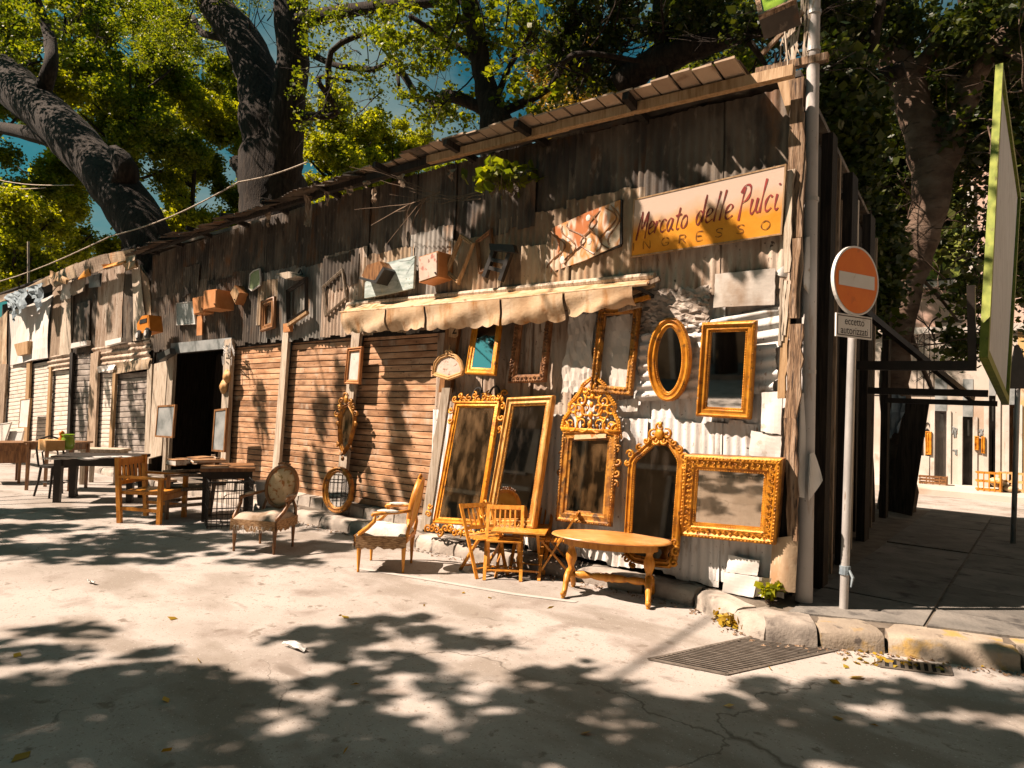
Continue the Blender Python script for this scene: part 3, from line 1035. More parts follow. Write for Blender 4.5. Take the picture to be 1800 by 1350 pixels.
post('shutter_post', [(503, 578), (513, 576), (493, 848), (482, 848)], .0, .05, M['plank_pale'])
post('shutter_post', [(625, 575), (639, 574), (608, 880), (594, 880)], .0, .05, M['plank_pale'])
post('shutter_post', [(781, 682), (795, 682), (758, 930), (742, 930)], .10, .035, M['plank_pale'])
post('shutter_post', [(790, 566), (812, 566), (796, 690), (776, 690)], -.02, .05, M['wood_brown'])
post('door_post', [(402, 598), (414, 596), (402, 842), (390, 842)], .0, .07, M['plank_pale'])
post('door_post', [(303, 612), (312, 612), (300, 835), (290, 835)], .0, .06, M['plank_pale'])
post('door_header', [(305, 604), (412, 594), (412, 612), (305, 622)], .01, .05, M['slate'])
post('post_cap', [(503, 570), (516, 568), (515, 583), (503, 585)], .07, .05, M['box_orange'])
# dark hanging cloth inside the doorway
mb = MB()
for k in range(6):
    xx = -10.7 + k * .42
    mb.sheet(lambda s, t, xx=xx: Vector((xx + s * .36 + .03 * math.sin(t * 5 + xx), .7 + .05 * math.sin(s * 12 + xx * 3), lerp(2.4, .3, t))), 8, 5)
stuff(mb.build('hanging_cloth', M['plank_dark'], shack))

# ================================================================== LEFT STALL (lower patched shack)
stall = thing('market_stall', 'patched low market stall of planks, tarp and pale shutters at far left', 'stall', (-18, 0, PZ))
mb = MB()
mb.box((-18.4, .35, 2.2), (11.4, .06, 4.2))
mb.box((-12.75, 2.6, 2.2), (.06, 5.0, 4.2))
mb.box((-18.4, 5.0, 2.2), (11.4, .06, 4.2))
mb.add([(-24.2, -.1, 4.42), (-12.7, -.1, 4.56), (-12.7, 5, 4.6), (-24.2, 5, 4.5), (-24.2, -.1, 4.46), (-12.7, -.1, 4.60), (-12.7, 5, 4.66), (-24.2, 5, 4.56)],
       [(0, 1, 2, 3), (4, 7, 6, 5), (0, 4, 5, 1), (1, 5, 6, 2), (2, 6, 7, 3), (3, 7, 4, 0)])
mb.build('stall_shell', M['plank_dark'], stall)


def sboard(pts, off, mm, name='board', bend=.02):
    return board(name, pts, off, .03, M[mm], stall, bend)


sboard([(0, 560), (16, 545), (14, 700), (-6, 700)], .0, 'iron')
sboard([(22, 548), (94, 518), (88, 629), (18, 642)], .03, 'cloth_white', 'tarp_panel', .05)
sboard([(94, 500), (112, 496), (108, 626), (90, 630)], .0, 'plank')
sboard([(110, 495), (130, 490), (126, 622), (106, 626)], .02, 'plank_pale')
corr('iron_sheet', pq(0, (128, 478), (178, 468), (170, 620), (124, 626)), .0, M['iron_dark'], stall, ragged=.05)
corr('iron_sheet', pq(0, (176, 470), (222, 462), (214, 618), (168, 622)), .02, M['iron_tan'], stall, ragged=.05)
corr('iron_sheet', pq(0, (216, 466), (244, 462), (238, 600), (210, 606)), .0, M['iron_dark'], stall, ragged=.05)
sboard([(234, 468), (250, 466), (262, 596), (236, 600)], .03, 'plank_pale')
sboard([(250, 468), (262, 490), (272, 590), (256, 596)], .015, 'iron')
corr('iron_sheet', pq(0, (88, 627), (128, 620), (126, 648), (86, 654)), .03, M['iron_tan'], stall, vertical=False, pitch=.12, amp=.02, ragged=.04)
corr('iron_sheet', pq(0, (166, 612), (268, 597), (266, 636), (164, 646)), .03, M['iron_tan'], stall, vertical=False, pitch=.12, amp=.02, ragged=.05)
sboard([(205, 638), (268, 630), (264, 648), (203, 658)], .05, 'iron')
sboard([(175, 645), (206, 640), (204, 650), (174, 655)], .06, 'cloth_white')
for pts, n, mm in (([(18, 643), (52, 636), (45, 800), (8, 800)], 24, 'slat_pale'), ([(57, 640), (90, 634), (84, 800), (49, 800)], 24, 'slat_pale'),
                   ([(93, 652), (126, 650), (122, 795), (87, 798)], 18, 'slat_pale'), ([(132, 622), (166, 620), (158, 800), (126, 800)], 18, 'slat_grey'),
                   ([(178, 650), (205, 648), (196, 800), (171, 800)], 20, 'slat_pale'), ([(207, 658), (264, 652), (258, 815), (198, 812)], 16, 'slat_grey')):
    shutter(stall, pts, -.03, n, M[mm], bulge=.008)
for pts, mm in (([(51, 634), (57, 634), (50, 800), (44, 800)], 'wood_tan'), ([(90, 645), (94, 645), (87, 800), (82, 800)], 'wood_tan'), ([(164, 622), (178, 618), (170, 802), (156, 802)], 'plank'), ([(127, 620), (132, 620), (125, 800), (120, 800)], 'plank_dark'),
                ([(4, 640), (15, 640), (6, 790), (-6, 790)], 'plank'), ([(203, 650), (208, 650), (199, 812), (194, 812)], 'wood_tan'), ([(264, 640), (272, 640), (266, 815), (258, 815)], 'plank_pale'), ([(276, 640), (300, 634), (288, 800), (266, 806)], 'plank_pale')):
    post('stall_post', pts, .02, .05, M[mm], stall)
sboard([(262, 600), (298, 610), (292, 700), (270, 705)], -.05, 'plank_dark')
# window hole with sill
post('window_panel', [(137, 534), (160, 528), (157, 603), (134, 608)], .035, .02, M['iron_dark'], stall)
post('window_sill', [(132, 604), (160, 599), (159, 607), (131, 613)], .04, .08, M['white_paint'], stall)
post('shelf_board', [(194, 600), (222, 594), (222, 602), (194, 609)], .05, .10, M['white_paint'], stall)
post('shelf_board', [(34, 606), (58, 600), (58, 622), (40, 626)], .07, .12, M['wood_tan'], stall)
# broken roof sheets along its edge
for (pts, mm, off) in [([(80, 488), (140, 462), (150, 480), (98, 505)], 'iron', .25), ([(130, 466), (190, 446), (196, 470), (140, 488)], 'plank', .30), ([(178, 450), (238, 438), (240, 458), (188, 474)], 'iron', .25),
                       ([(182, 466), (222, 458), (222, 464), (182, 472)], 'wood_orange', .33), ([(218, 464), (242, 458), (243, 470), (222, 476)], 'wood_tan', .35), ([(140, 478), (160, 472), (160, 484), (140, 492)], 'wood_orange', .32),
                       ([(90, 476), (122, 490), (118, 500), (88, 488)], 'wood_tan', .36), ([(0, 520), (50, 505), (52, 516), (0, 532)], 'plank', .28), ([(45, 506), (85, 488), (88, 500), (48, 518)], 'iron', .28),
                       ([(124, 498), (152, 486), (148, 512), (128, 520)], 'plank_pale', .12), ([(156, 486), (180, 480), (178, 504), (158, 506)], 'slate', .12), ([(110, 500), (128, 496), (124, 524), (110, 528)], 'plaster_pale', .14)]:
    board('roof_scrap', pts, off, .03, M[mm], stall, .02)
for (u, v, w_, h_) in [(10, 520, 30, 22), (30, 512, 24, 40), (52, 505, 30, 22), (64, 505, 18, 46), (22, 530, 12, 40)]:
    crumple('torn_rag', pq(.33, (u, v), (u + w_, v - 8), (u + w_ * .7, v + h_ * .7), (u + w_ * .3, v + h_)), .33, M['rag'], .10, 5, stall)

# ================================================================== FRAMES AND MIRRORS ON THE WALL
def mprof(w_, d):
    return [(0, 0), (0, d * .62), (w_ * .10, d * .9), (w_ * .24, d), (w_ * .36, d * .72), (w_ * .5, d * .66), (w_ * .72, d * .80), (w_ * .82, d * .52), (w_, d * .40), (w_, 0)]


def along(poly, step):
    n = len(poly)
    for i in range(n):
        a, b = Vector(poly[i]), Vector(poly[(i + 1) % n])
        L_ = (b - a).length
        k = max(1, round(L_ / step))
        for j in range(k):
            p = a.lerp(b, (j + .5) / k)
            yield p.x, p.y, (b - a).normalized()


def beads(mb, pl, poly, ins, step, r, h, jig=.0, flat=.6):
    for a, b, d in along(inset(poly, ins), step):
        R_ = Matrix((pl.ex * d.x + pl.ey * d.y, pl.ex * -d.y + pl.ey * d.x, pl.n)).transposed()
        k = 1 + rnd.uniform(-jig, jig)
        mb.blob(pl.pt(a + rnd.uniform(-jig, jig) * r, b + rnd.uniform(-jig, jig) * r, h), r * 1.15 * k, r * k, r * flat * k, R_, 5, 3)


def scroll(mb, pl, cx, cy, r, a0, turns, h, tr, sgn=1):
    n = int(9 * turns) + 3
    pts, rr = [], []
    for i in range(n):
        t = i / (n - 1)
        a = a0 + sgn * t * turns * 2 * math.pi
        q = r * (1 - .78 * t)
        pts.append(pl.pt(cx + q * math.cos(a), cy + q * math.sin(a), h + .006 * math.sin(t * 9)))
        rr.append(tr * (.5 + .7 * math.sin(math.pi * min(1, t * 1.15 + .05))))
    mb.tube(pts, rr, 5)
    mb.blob(pl.pt(cx + r * .2 * math.cos(a), cy + r * .2 * math.sin(a), h), tr * 1.3, tr * 1.3, tr * 1.3, None, 5, 3)


def leaves_border(mb, pl, poly, ins, step, r, h):
    for k, (a, b, d) in enumerate(along(inset(poly, ins), step)):
        ang = math.atan2(d.y, d.x)
        s = 1 if k % 2 else -1
        scroll(mb, pl, a, b, r * rnd.uniform(.8, 1.2), ang + s * 1.2, .8, h, r * .28, s)


def framed(name, label, cat, pl, pts, wd, dp, fm, inner=None, im=None, group=None, glass_name='mirror_glass', back=True, extra=None, raw=None):
    poly = raw or pl.poly(pts)
    ca = sum(p[0] for p in poly) / len(poly)
    cb = min(p[1] for p in poly)
    root = thing(name, label, cat, pl.pt(ca, cb, 0), group=group)
    mb = MB()
    mb.sweep(pl, poly, mprof(wd, dp))
    sharp(mb.build('frame', fm, root, smooth=True), 35)
    if inner:
        mb = MB()
        mb.slab(pl, inset(poly, wd * .9), dp * .18, dp * .30)
        mb.build(inner, im, root)
    if back:
        mb = MB()
        mb.slab(pl, inset(poly, wd * .3), 0.002, dp * .12)
        mb.build('backing', M['plank_dark'], root)
    if extra:
        extra(root, pl, poly)
    return root


def ell(pl, u, v, ru, rv, rot=0.0, n=40):
    return pl.poly([(u + ru * math.cos(t) * math.cos(rot) - rv * math.sin(t) * math.sin(rot), v + ru * math.cos(t) * math.sin(rot) + rv * math.sin(t) * math.cos(rot)) for t in [2 * math.pi * k / n for k in range(n)]])


def carved(mat_, kinds):
    def fn(root, pl, poly):
        mb = MB()
        for kd in kinds:
            if kd[0] == 'b':
                beads(mb, pl, poly, *kd[1:])
            else:
                leaves_border(mb, pl, poly, *kd[1:])
        stuff(mb.build('carving', mat_, root, smooth=True))
    return fn


MG = 'mirrors hung on the whitewashed wall'
pl = LEAN(2.0, -.20, 2.75, -.05)
framed('wall_mirror', 'small plain gold mirror under the awning reflecting bright sky and leaves', 'mirror', pl, [(836, 556), (885, 560), (873, 661), (820, 658)], .075, .04, M['gold'], 'mirror_glass', M['mirror'], MG)
framed('picture_frame', 'empty dark carved frame hung between the small gold mirror and crumpled sheet', 'picture frame', FP(.05), [(911, 552), (975, 546), (961, 672), (896, 674)], .085, .05, M['wood_dark_frame'], group='empty frames on the right wall', back=False,
       extra=carved(M['wood_dark_frame'], [('b', .02, .03, .012, .048, .2), ('l', .045, .055, .02, .042)]))
framed('picture_frame', 'large empty gold brown frame hung left of the oval mirror', 'picture frame', FP(.06), [(1056, 543), (1129, 535), (1113, 696), (1040, 690)], .075, .05, M['gold_dark'], group='empty frames on the right wall', back=False,
       extra=carved(M['gold_dark'], [('b', .012, .03, .010, .045, .2), ('b', .05, .05, .014, .035, .4)]))
pl = LEAN(1.6, -.045, 2.5, -.13)
framed('wall_mirror', 'oval gold mirror hung on the whitewashed corrugated wall', 'mirror', pl, None, .085, .055, M['gold'], 'mirror_glass', M['mirror'], MG, raw=ell(pl, 1179, 632, 37.5, 74, .03),
       extra=carved(M['gold'], [('b', .008, .022, .007, .046, .1), ('b', .075, .018, .006, .03, .1)]))
pl = LEAN(1.55, -.035, 2.4, -.13)
framed('wall_mirror', 'upright rectangular gold mirror hung beside the building corner', 'mirror', pl, [(1237, 567), (1333, 563), (1322, 737), (1226, 731)], .085, .055, M['gold'], 'mirror_glass', M['mirror'], MG,
       extra=carved(M['gold'], [('b', .014, .026, .010, .046, .25), ('b', .078, .02, .006, .03, .1)]))

LG = 'tall mirrors leaning against the shack wall'
# tall mirror with crest and scrolled foot, left most of the leaning row
pl = LEAN(PZ, -.36, 1.75, -.07)


def t1x(root, pl, poly):
    mb = MB()
    a0, b0 = pl.px(800, 712)
    a1, b1 = pl.px(890, 706)
    for k in range(11):
        t = (k + .5) / 11
        s = 1 if k % 2 else -1
        scroll(mb, pl, lerp(a0 - .02, a1 + .02, t), lerp(b0, b1, t) + .06 + .03 * math.sin(k * 2.1), .045, rnd.uniform(0, 6), 1.1, .03, .012, s)
        mb.blob(pl.pt(lerp(a0, a1, t), lerp(b0, b1, t) + .02, .03), .025, .012, .03, None, 5, 3)
    c0, d0 = pl.px(757, 927)
    c1, d1 = pl.px(853, 935)
    for k in range(13):
        t = (k + .5) / 13
        s = 1 if k % 2 else -1
        scroll(mb, pl, lerp(c0 - .03, c1 + .03, t), lerp(d0, d1, t) - .02 + .025 * math.sin(k * 1.7), .05, rnd.uniform(0, 6), 1.1, .035, .013, s)
    for (u, v) in [(797, 722), (795, 740), (887, 715), (885, 735), (882, 755), (757, 905), (760, 890), (852, 905), (855, 885)]:
        a, b = pl.px(u, v)
        scroll(mb, pl, a, b, .042, rnd.uniform(0, 6), 1.0, .035, .012, rnd.choice((-1, 1)))
    stuff(mb.build('carving', M['gold'], root, smooth=True))
    mb = MB()
    for t in (.45, .78):
        c = lerp2((a0, b0), (a1, b1), t)
        pts = [pl.pt(c[0] + .07 * math.cos(q), c[1] + .06 + .11 * math.sin(q), .02) for q in [math.pi * j / 9 for j in range(10)]]
        mb.tube(pts, .012, 6)
    mb.build('finial', M['iron_black'], root)


framed('leaning_mirror', 'tall gold mirror with scrolled crest and foot beside the last shutter', 'mirror', pl, [(803, 706), (882, 706), (848, 926), (764, 920)], .07, .045, M['gold'], 'mirror_glass', M['mirror_old'], LG, extra=t1x)
pl = LEAN(PZ, -.36, 1.78, -.09)
framed('leaning_mirror', 'tall plain gold mirror with dark glass behind the folding chairs', 'mirror', pl, [(896, 700), (978, 696), (944, 930), (856, 928)], .095, .06, M['gold_worn'], 'mirror_glass', M['mirror_black'], LG,
       extra=carved(M['gold'], [('b', .088, .016, .006, .03, .2)]))
# ornate mirror with pierced crest
pl = LEAN(.45, -.13, 1.6, -.05)


def t3x(root, pl, poly):
    mb = MB()
    cx, cy = pl.px(1041, 757)
    tx, ty = pl.px(1049, 668)
    wx = (pl.px(1090, 752)[0] - pl.px(993, 757)[0]) / 2
    H = ty - cy
    dx = (tx - cx) / H

    def P_(x, y):
        return cx + x * wx + y * H * dx, cy + y * H
    for (x, y, r, a0, tn) in [(.30, .12, .10, 2.6, 1.2), (.72, .10, .09, 2.2, 1.2), (.48, .34, .085, .5, 1.2), (.20, .42, .075, 3.5, 1.1), (.70, .40, .06, 1.0, 1.0), (.42, .58, .065, 2.0, 1.2), (.16, .70, .055, .8, 1.1), (.30, .80, .045, 2.5, 1.0), (.95, .02, .07, 1.2, 1.1), (.08, .92, .035, 1.5, 1)]:
        for s in (1, -1):
            a, b = P_(x * s, y)
            scroll(mb, pl, a, b, r, a0 if s > 0 else math.pi - a0, tn, .04, .013, s)
    for s in (1, -1):
        pts = [P_(s * x, y) for x, y in [(1.02, 0), (.98, .18), (.80, .34), (.82, .48), (.62, .62), (.46, .74), (.38, .88), (.12, 1.0)]]
        mb.tube([pl.pt(a, b, .035 + .01 * (i % 2)) for i, (a, b) in enumerate(pts)], [.02, .016, .018, .014, .017, .014, .016, .012], 6)
        for i in range(26):
            t = i / 25
            j = min(int(t * 7), 6)
            a, b = lerp2(pts[j], pts[j + 1], t * 7 - j)
            mb.blob(pl.pt(a + s * .012, b + .01, .045), .016, .012, .016, None, 5, 3)
    for (x, y, r) in [(0, .3, .03), (0, .5, .026), (0, .66, .022), (0, .85, .026), (0, 1.0, .03), (0, 1.06, .018), (0, .12, .028)]:
        a, b = P_(x, y)
        mb.blob(pl.pt(a, b, .05), r, r * .6, r * 1.2, None, 6, 4)
    a0, b0 = P_(-1.05, 0)
    a1, b1 = P_(1.05, 0)
    mb.beam(pl.pt(a0, b0, .03), pl.pt(a1, b1, .03), .05, .035)
    stuff(mb.build('crest', M['gold'], root, smooth=True))
    mb = MB()
    for s, pts in ((1, [(1090, 768), (1089, 790), (1089, 812), (1087, 832), (1084, 850)]), (-1, [(994, 775), (991, 800), (989, 830)])):
        for (u, v) in pts:
            a, b = pl.px(u, v)
            scroll(mb, pl, a, b, .04, rnd.uniform(0, 6), 1, .03, .011, s)
    beads(mb, pl, poly, .012, .026, .010, .045, .25)
    beads(mb, pl, poly, .072, .020, .007, .035, .2)
    stuff(mb.build('carving', M['gold_dark'], root, smooth=True))
    mb = MB()
    mb.slab(pl, pl.poly([(1015, 765), (1070, 763), (1070, 770), (1014, 773)]), .02, .05)
    mb.build('name_plate', M['fab_peach'], root)


framed('leaning_mirror', 'ornate mirror with tall pierced scrollwork crest and foxed glass', 'mirror', pl, [(993, 757), (1090, 753), (1077, 926), (980, 915)], .105, .05, M['gold_dark'], 'mirror_glass', M['mirror_old'], LG, extra=t3x)
# arched mirror behind the round table
pl = LEAN(PZ + .05, -.20, 1.45, -.05)


def t4x(root, pl, poly):
    mb = MB()
    for (u, v, r, a0, s) in [(1152, 765, .05, 1, 1), (1176, 764, .05, 2, -1), (1164, 752, .045, 1.5, 1), (1158, 776, .035, 3, 1), (1170, 776, .035, 0, -1), (1140, 775, .035, 1, -1), (1188, 779, .035, 2, 1), (1128, 788, .035, 1, 1), (1198, 792, .035, 2, -1),
                             (1112, 800, .045, 3, -1), (1207, 806, .045, 0, 1), (1108, 815, .03, 2, 1), (1206, 820, .03, 1, -1), (1102, 965, .04, 1, 1), (1104, 982, .04, 3, -1), (1192, 970, .045, 1, 1), (1191, 955, .035, 3, -1), (1188, 988, .04, 2, 1), (1116, 992, .03, 2, 1)]:
        a, b = pl.px(u, v)
        scroll(mb, pl, a, b, r, a0, 1.1, .04, .012, s)
    a, b = pl.px(1164, 764)
    mb.blob(pl.pt(a, b, .05), .045, .025, .05, None, 7, 5)
    a, b = pl.px(1165, 748)
    mb.blob(pl.pt(a, b, .045), .022, .015, .03, None, 6, 4)
    beads(mb, pl, poly, .062, .02, .006, .03, .2)
    stuff(mb.build('carving', M['gold'], root, smooth=True))


framed('leaning_mirror', 'arched gold mirror with shell crest standing behind the round table', 'mirror', pl,
       [(1098, 966), (1107, 812), (1114, 799), (1124, 792), (1137, 780), (1149, 768), (1160, 761), (1171, 761), (1182, 771), (1192, 784), (1202, 799), (1206, 812), (1195, 968), (1190, 988), (1178, 999), (1146, 996), (1116, 989), (1103, 980)],
       .07, .045, M['gold'], 'mirror_glass', M['mirror_black'], LG, extra=t4x)
# landscape format mirror at the corner
pl = LEAN(.75, -.13, 1.40, -.22)


def l5x(root, pl, poly):
    mb = MB()
    beads(mb, pl, poly, .016, .028, .010, .052, .3)
    leaves_border(mb, pl, poly, .055, .045, .016, .046)
    leaves_border(mb, pl, poly, .078, .05, .012, .046)
    beads(mb, pl, poly, .115, .02, .006, .04, .1)
    stuff(mb.build('carving', M['gold'], root, smooth=True))
    mb = MB()
    q = inset(poly, .01)
    mb.slab(pl, q, -.10, .0)
    mb.build('backing_box', M['wood_dark_frame'], root)


framed('wall_mirror', 'wide landscape format gold mirror tilted forward beside the corner post', 'mirror', pl, [(1206, 798), (1377, 806), (1365, 956), (1197, 940)], .125, .055, M['gold'], 'mirror_glass', M['mirror_dust'], MG, back=False, extra=l5x)

# shield shaped picture and number plate above it
pl = FP(.12)


def shx(root, pl, poly):
    mb = MB()
    a, b = pl.px(792, 621)
    scroll(mb, pl, a - .03, b, .035, 0, 1, .03, .01, 1)
    scroll(mb, pl, a + .03, b, .035, 3.1, 1, .03, .01, -1)
    mb.tube([pl.pt(a, b + .02, .03), pl.pt(a + .005, b + .09, .02)], .008, 5)
    beads(mb, pl, poly, .012, .03, .008, .03, .2)
    stuff(mb.build('carving', M['cane'], root, smooth=True))


framed('shield_picture', 'shield shaped engraved picture hung on the post under the number plate', 'picture', pl, [(763, 648), (766, 636), (775, 625), (790, 619), (803, 623), (812, 633), (818, 650), (815, 660), (790, 669), (762, 660)], .05, .035, M['cane'], 'engraving', M['engraving'], extra=shx)
np_ = thing('number_plate', 'cream number plate reading 2 on the post under the awning', 'number plate', FP(.05).pt(*FP(.05).px(799, 592), 0))
MB().slab(FP(.05), FP(.05).poly([(792, 567), (808, 566), (806, 590), (800, 594), (790, 592)]), 0, .015).build('plate', M['wood_tan'], np_)


def text_obj(body, pl, a, b, size, mt, parent, name='lettering', h=.004, sx=1.0, align='CENTER', shear=0):
    cu = bpy.data.curves.new(name, 'FONT')
    cu.body = body
    cu.size = size
    cu.align_x = align
    cu.align_y = 'CENTER'
    cu.shear = shear
    t = bpy.data.objects.new(name, cu)
    COL.objects.link(t)
    dg = bpy.context.evaluated_depsgraph_get()
    dg.update()
    me = bpy.data.meshes.new_from_object(t.evaluated_get(dg))
    bpy.data.objects.remove(t)
    o0 = wloc(parent)
    for vx in me.vertices:
        vx.co = pl.pt(a + vx.co.x * sx, b + vx.co.y, h + vx.co.z) - o0
    me.materials.clear()
    me.materials.append(mt)
    o = bpy.data.objects.new(name, me)
    COL.objects.link(o)
    o.parent = parent
    return o


text_obj('2', FP(.066), *FP(.066).px(799, 579), .17, M['ink'], np_, h=.002)

# ------------------------------------------------------------------ things hung on the left and middle of the front
def wall_box(name, label, cat, pts, dep, mt, mt_door=None, group=None, tilt=0):
    pl = FP(dep)
    poly = pl.poly(pts)
    ca, cb = sum(p[0] for p in poly) / len(poly), min(p[1] for p in poly)
    r = thing(name, label, cat, pl.pt(ca, cb, -dep), group=group)
    MB().slab(pl, poly, -dep + .02, 0).build('body', mt, r)
    MB().slab(pl, inset(poly, .012), 0, .012).build('door', mt_door or mt, r)
    p = inset(poly, .03)[1]
    MB().blob(pl.pt(p[0], p[1] * .5 + cb * .5 + .05, .018), .012, .012, .012).build('knob', M['iron_black'], r)
    return r


def panel(name, label, cat, pts, off, th, mt, rim=None, group=None, thick_rim=.02):
    pl = FP(off)
    poly = pl.poly(pts)
    ca, cb = sum(p[0] for p in poly) / len(poly), min(p[1] for p in poly)
    r = thing(name, label, cat, pl.pt(ca, cb, 0), group=group)
    MB().slab(pl, inset(poly, .008), 0, th).build('board', mt, r)
    if rim is not None:
        MB().sweep(pl, poly, [(0, 0), (0, th + .01), (thick_rim, th + .01), (thick_rim, 0)]).build('rim', rim, r)
    return r


panel('painted_panel', 'pale blue grey picture hung above the dark doorway', 'picture', [(312, 533), (341, 530), (346, 570), (313, 572)], .05, .02, M['print_pale'], M['white_paint'], thick_rim=.012)
wall_box('wooden_box', 'smaller orange wooden box hung left of the larger one over the doorway', 'box', [(339, 524), (358, 520), (358, 549), (341, 553)], .22, M['box_orange'])
wall_box('wooden_box', 'larger orange wooden box hung above the doorway with open side', 'box', [(359, 511), (381, 508), (380, 541), (358, 545)], .32, M['box_orange'])
wall_box('wooden_box', 'small diamond hung orange box above the first brown shutter', 'box', [(413, 501), (422, 514), (414, 535), (405, 515)], .16, M['box_orange'], M['wood_tan'])
panel('hanging_board', 'narrow orange board hanging below the larger orange box', 'board', [(348, 556), (358, 554), (357, 590), (347, 591)], .08, .02, M['box_orange'])
panel('green_sign', 'pale green rounded metal sign above the first brown shutter', 'sign', [(441, 482), (447, 476), (458, 472), (460, 490), (459, 502), (444, 512), (439, 508)], .06, .012, M['green_paint'], M['white_paint'], thick_rim=.015)
framed('picture_frame', 'reddish wooden frame hung low between the first shutter and sign', 'picture frame', FP(.06), [(462, 529), (486, 521), (485, 577), (461, 584)], .10, .05, M['wood_brown'], back=False)
r = framed('picture_frame', 'dark empty frame with a dowel hung beside the reddish frame', 'picture frame', FP(.08), [(507, 510), (542, 487), (542, 547), (508, 569)], .05, .05, M['wood_black'], back=False)
MB().beam(FP(.12).pt(*FP(.12).px(507, 572)), FP(.12).pt(*FP(.12).px(541, 549)), .05, .04).build('ledge', M['wood_tan'], r)
framed('picture_frame', 'thin pale diamond tilted frame against the sunlit iron left of the awning', 'picture frame', FP(.05), [(568, 504), (604, 472), (611, 525), (573, 558)], .035, .03, M['plank_pale'], back=False)
s = thing('wall_shelf', 'small pale shelf with bent wire above the dark empty frame', 'shelf', FP(0).pt(*FP(0).px(505, 488)))
MB().slab(FP(.0), FP(.16).poly([(489, 482), (512, 478), (528, 486), (506, 491)]), .04, .20).build('shelf_board', M['plank_pale'], s)
MB().tube([FP(.1).pt(*FP(.1).px(u, v)) for u, v in [(520, 486), (532, 482), (528, 474), (524, 480)]], .012, 5).build('bracket', M['iron_black'], s)
# dark hopper, landscape painting, cabinet
b = thing('tin_hood', 'dark red tin hood hung left of the landscape painting', 'hood', FP(0).pt(*FP(0).px(655, 495)))
pl = FP(.28)
MB().slab(pl, pl.poly([(636, 484), (645, 466), (667, 459), (674, 470), (660, 492), (643, 492)]), -.20, 0).build('body', M['wood_brown'], b)
MB().slab(pl, pl.poly([(635, 487), (662, 494), (676, 470), (679, 474), (664, 499), (634, 491)]), -.22, .03).build('rim', M['iron_black'], b)
r = panel('landscape_painting', 'unframed pale landscape painting hung above the awning', 'painting', [(644, 497), (680, 462), (733, 449), (730, 508), (688, 518), (643, 526)], .10, .03, M['landscape'])
r = wall_box('wall_cabinet', 'printed cream cabinet with orange side hung right of landscape painting', 'cabinet', [(736, 452), (770, 441), (770, 486), (737, 497)], .26, M['box_orange'], M['box_pink'])
framed('picture_frame', 'tilted gold brown frame leaning right of the printed cabinet', 'picture frame', FP(.08), [(812, 411), (836, 428), (808, 501), (784, 480)], .045, .04, M['wood_tan'], back=False)
framed('picture_frame', 'tilted dark frame above the hanging broken chair', 'picture frame', FP(.06), [(838, 424), (866, 402), (872, 470), (844, 482)], .04, .035, M['wood_brown'], back=False)
ch = thing('broken_chair', 'broken black ladder back chair hung upside down above the awning', 'chair', FP(0).pt(*FP(0).px(875, 490)))
pl = FP(.16)
for (u0, v0, u1, v1, w_) in [(872, 432, 852, 487, .05), (902, 432, 880, 494, .05)]:
    MB().beam(pl.pt(*pl.px(u0, v0)), pl.pt(*pl.px(u1, v1)), w_, w_).build('leg', M['wood_black'], ch)
for (u0, v0, u1, v1) in [(866, 434, 906, 440), (862, 456, 892, 462), (858, 470, 888, 478)]:
    MB().beam(pl.pt(*pl.px(u0, v0)), pl.pt(*pl.px(u1, v1)), .045, .04).build('rung', M['wood_black'], ch)
MB().slab(pl, pl.poly([(866, 430), (908, 432), (912, 446), (868, 442)]), 0, .06).build('seat', M['wood_black'], ch)

# swirled mural board
r = thing('mural_board', 'swirled orange and cream painted board left of the market sign', 'painting', FP(.03).pt(*FP(.03).px(1030, 485)))
pl = FP(.035)
MB().slab(pl, pl.poly([(972, 402), (1034, 374), (1092, 352), (1091, 430), (1030, 458), (968, 480)]), 0, .02).build('board', M['mural'], r)
mb = MB()
mb.beam(pl.pt(*pl.px(975, 476)), pl.pt(*pl.px(1092, 430)), .03, .03)
mb.beam(pl.pt(*pl.px(1092, 352)), pl.pt(*pl.px(1092, 430)), .03, .03)
mb.build('rim', M['wood_black'], r)
mb = MB()
for (u0, v0, u1, v1, bow) in [(985, 405, 978, 470, .10), (1000, 396, 1004, 464, -.08), (1016, 390, 1012, 455, .12), (1034, 380, 1040, 448, -.10), (1052, 372, 1046, 444, .08), (1068, 366, 1074, 438, .10), (1083, 360, 1080, 430, -.06)]:
    a, b_ = pl.px(u0, v0)
    c_, d_ = pl.px(u1, v1)
    mb.tube([pl.pt(lerp(a, c_, t) + bow * math.sin(6.3 * t + u0), lerp(b_, d_, t), .021) for t in [i / 12 for i in range(13)]], [.004 + .008 * abs(math.sin(i * .9)) for i in range(13)], 4)
stuff(mb.build('painted_line', M['wood_brown'], r))
mb = MB()
for (u, v, k) in [(1071, 414, .035), (1036, 384, .028), (1002, 420, .03), (1038, 425, .028), (990, 458, .035)]:
    a, b_ = pl.px(u, v)
    mb.blob(pl.pt(a, b_, .02), k, .006, k * 1.2, None, 10, 4)
stuff(mb.build('painted_dot', M['paper_old'], r))

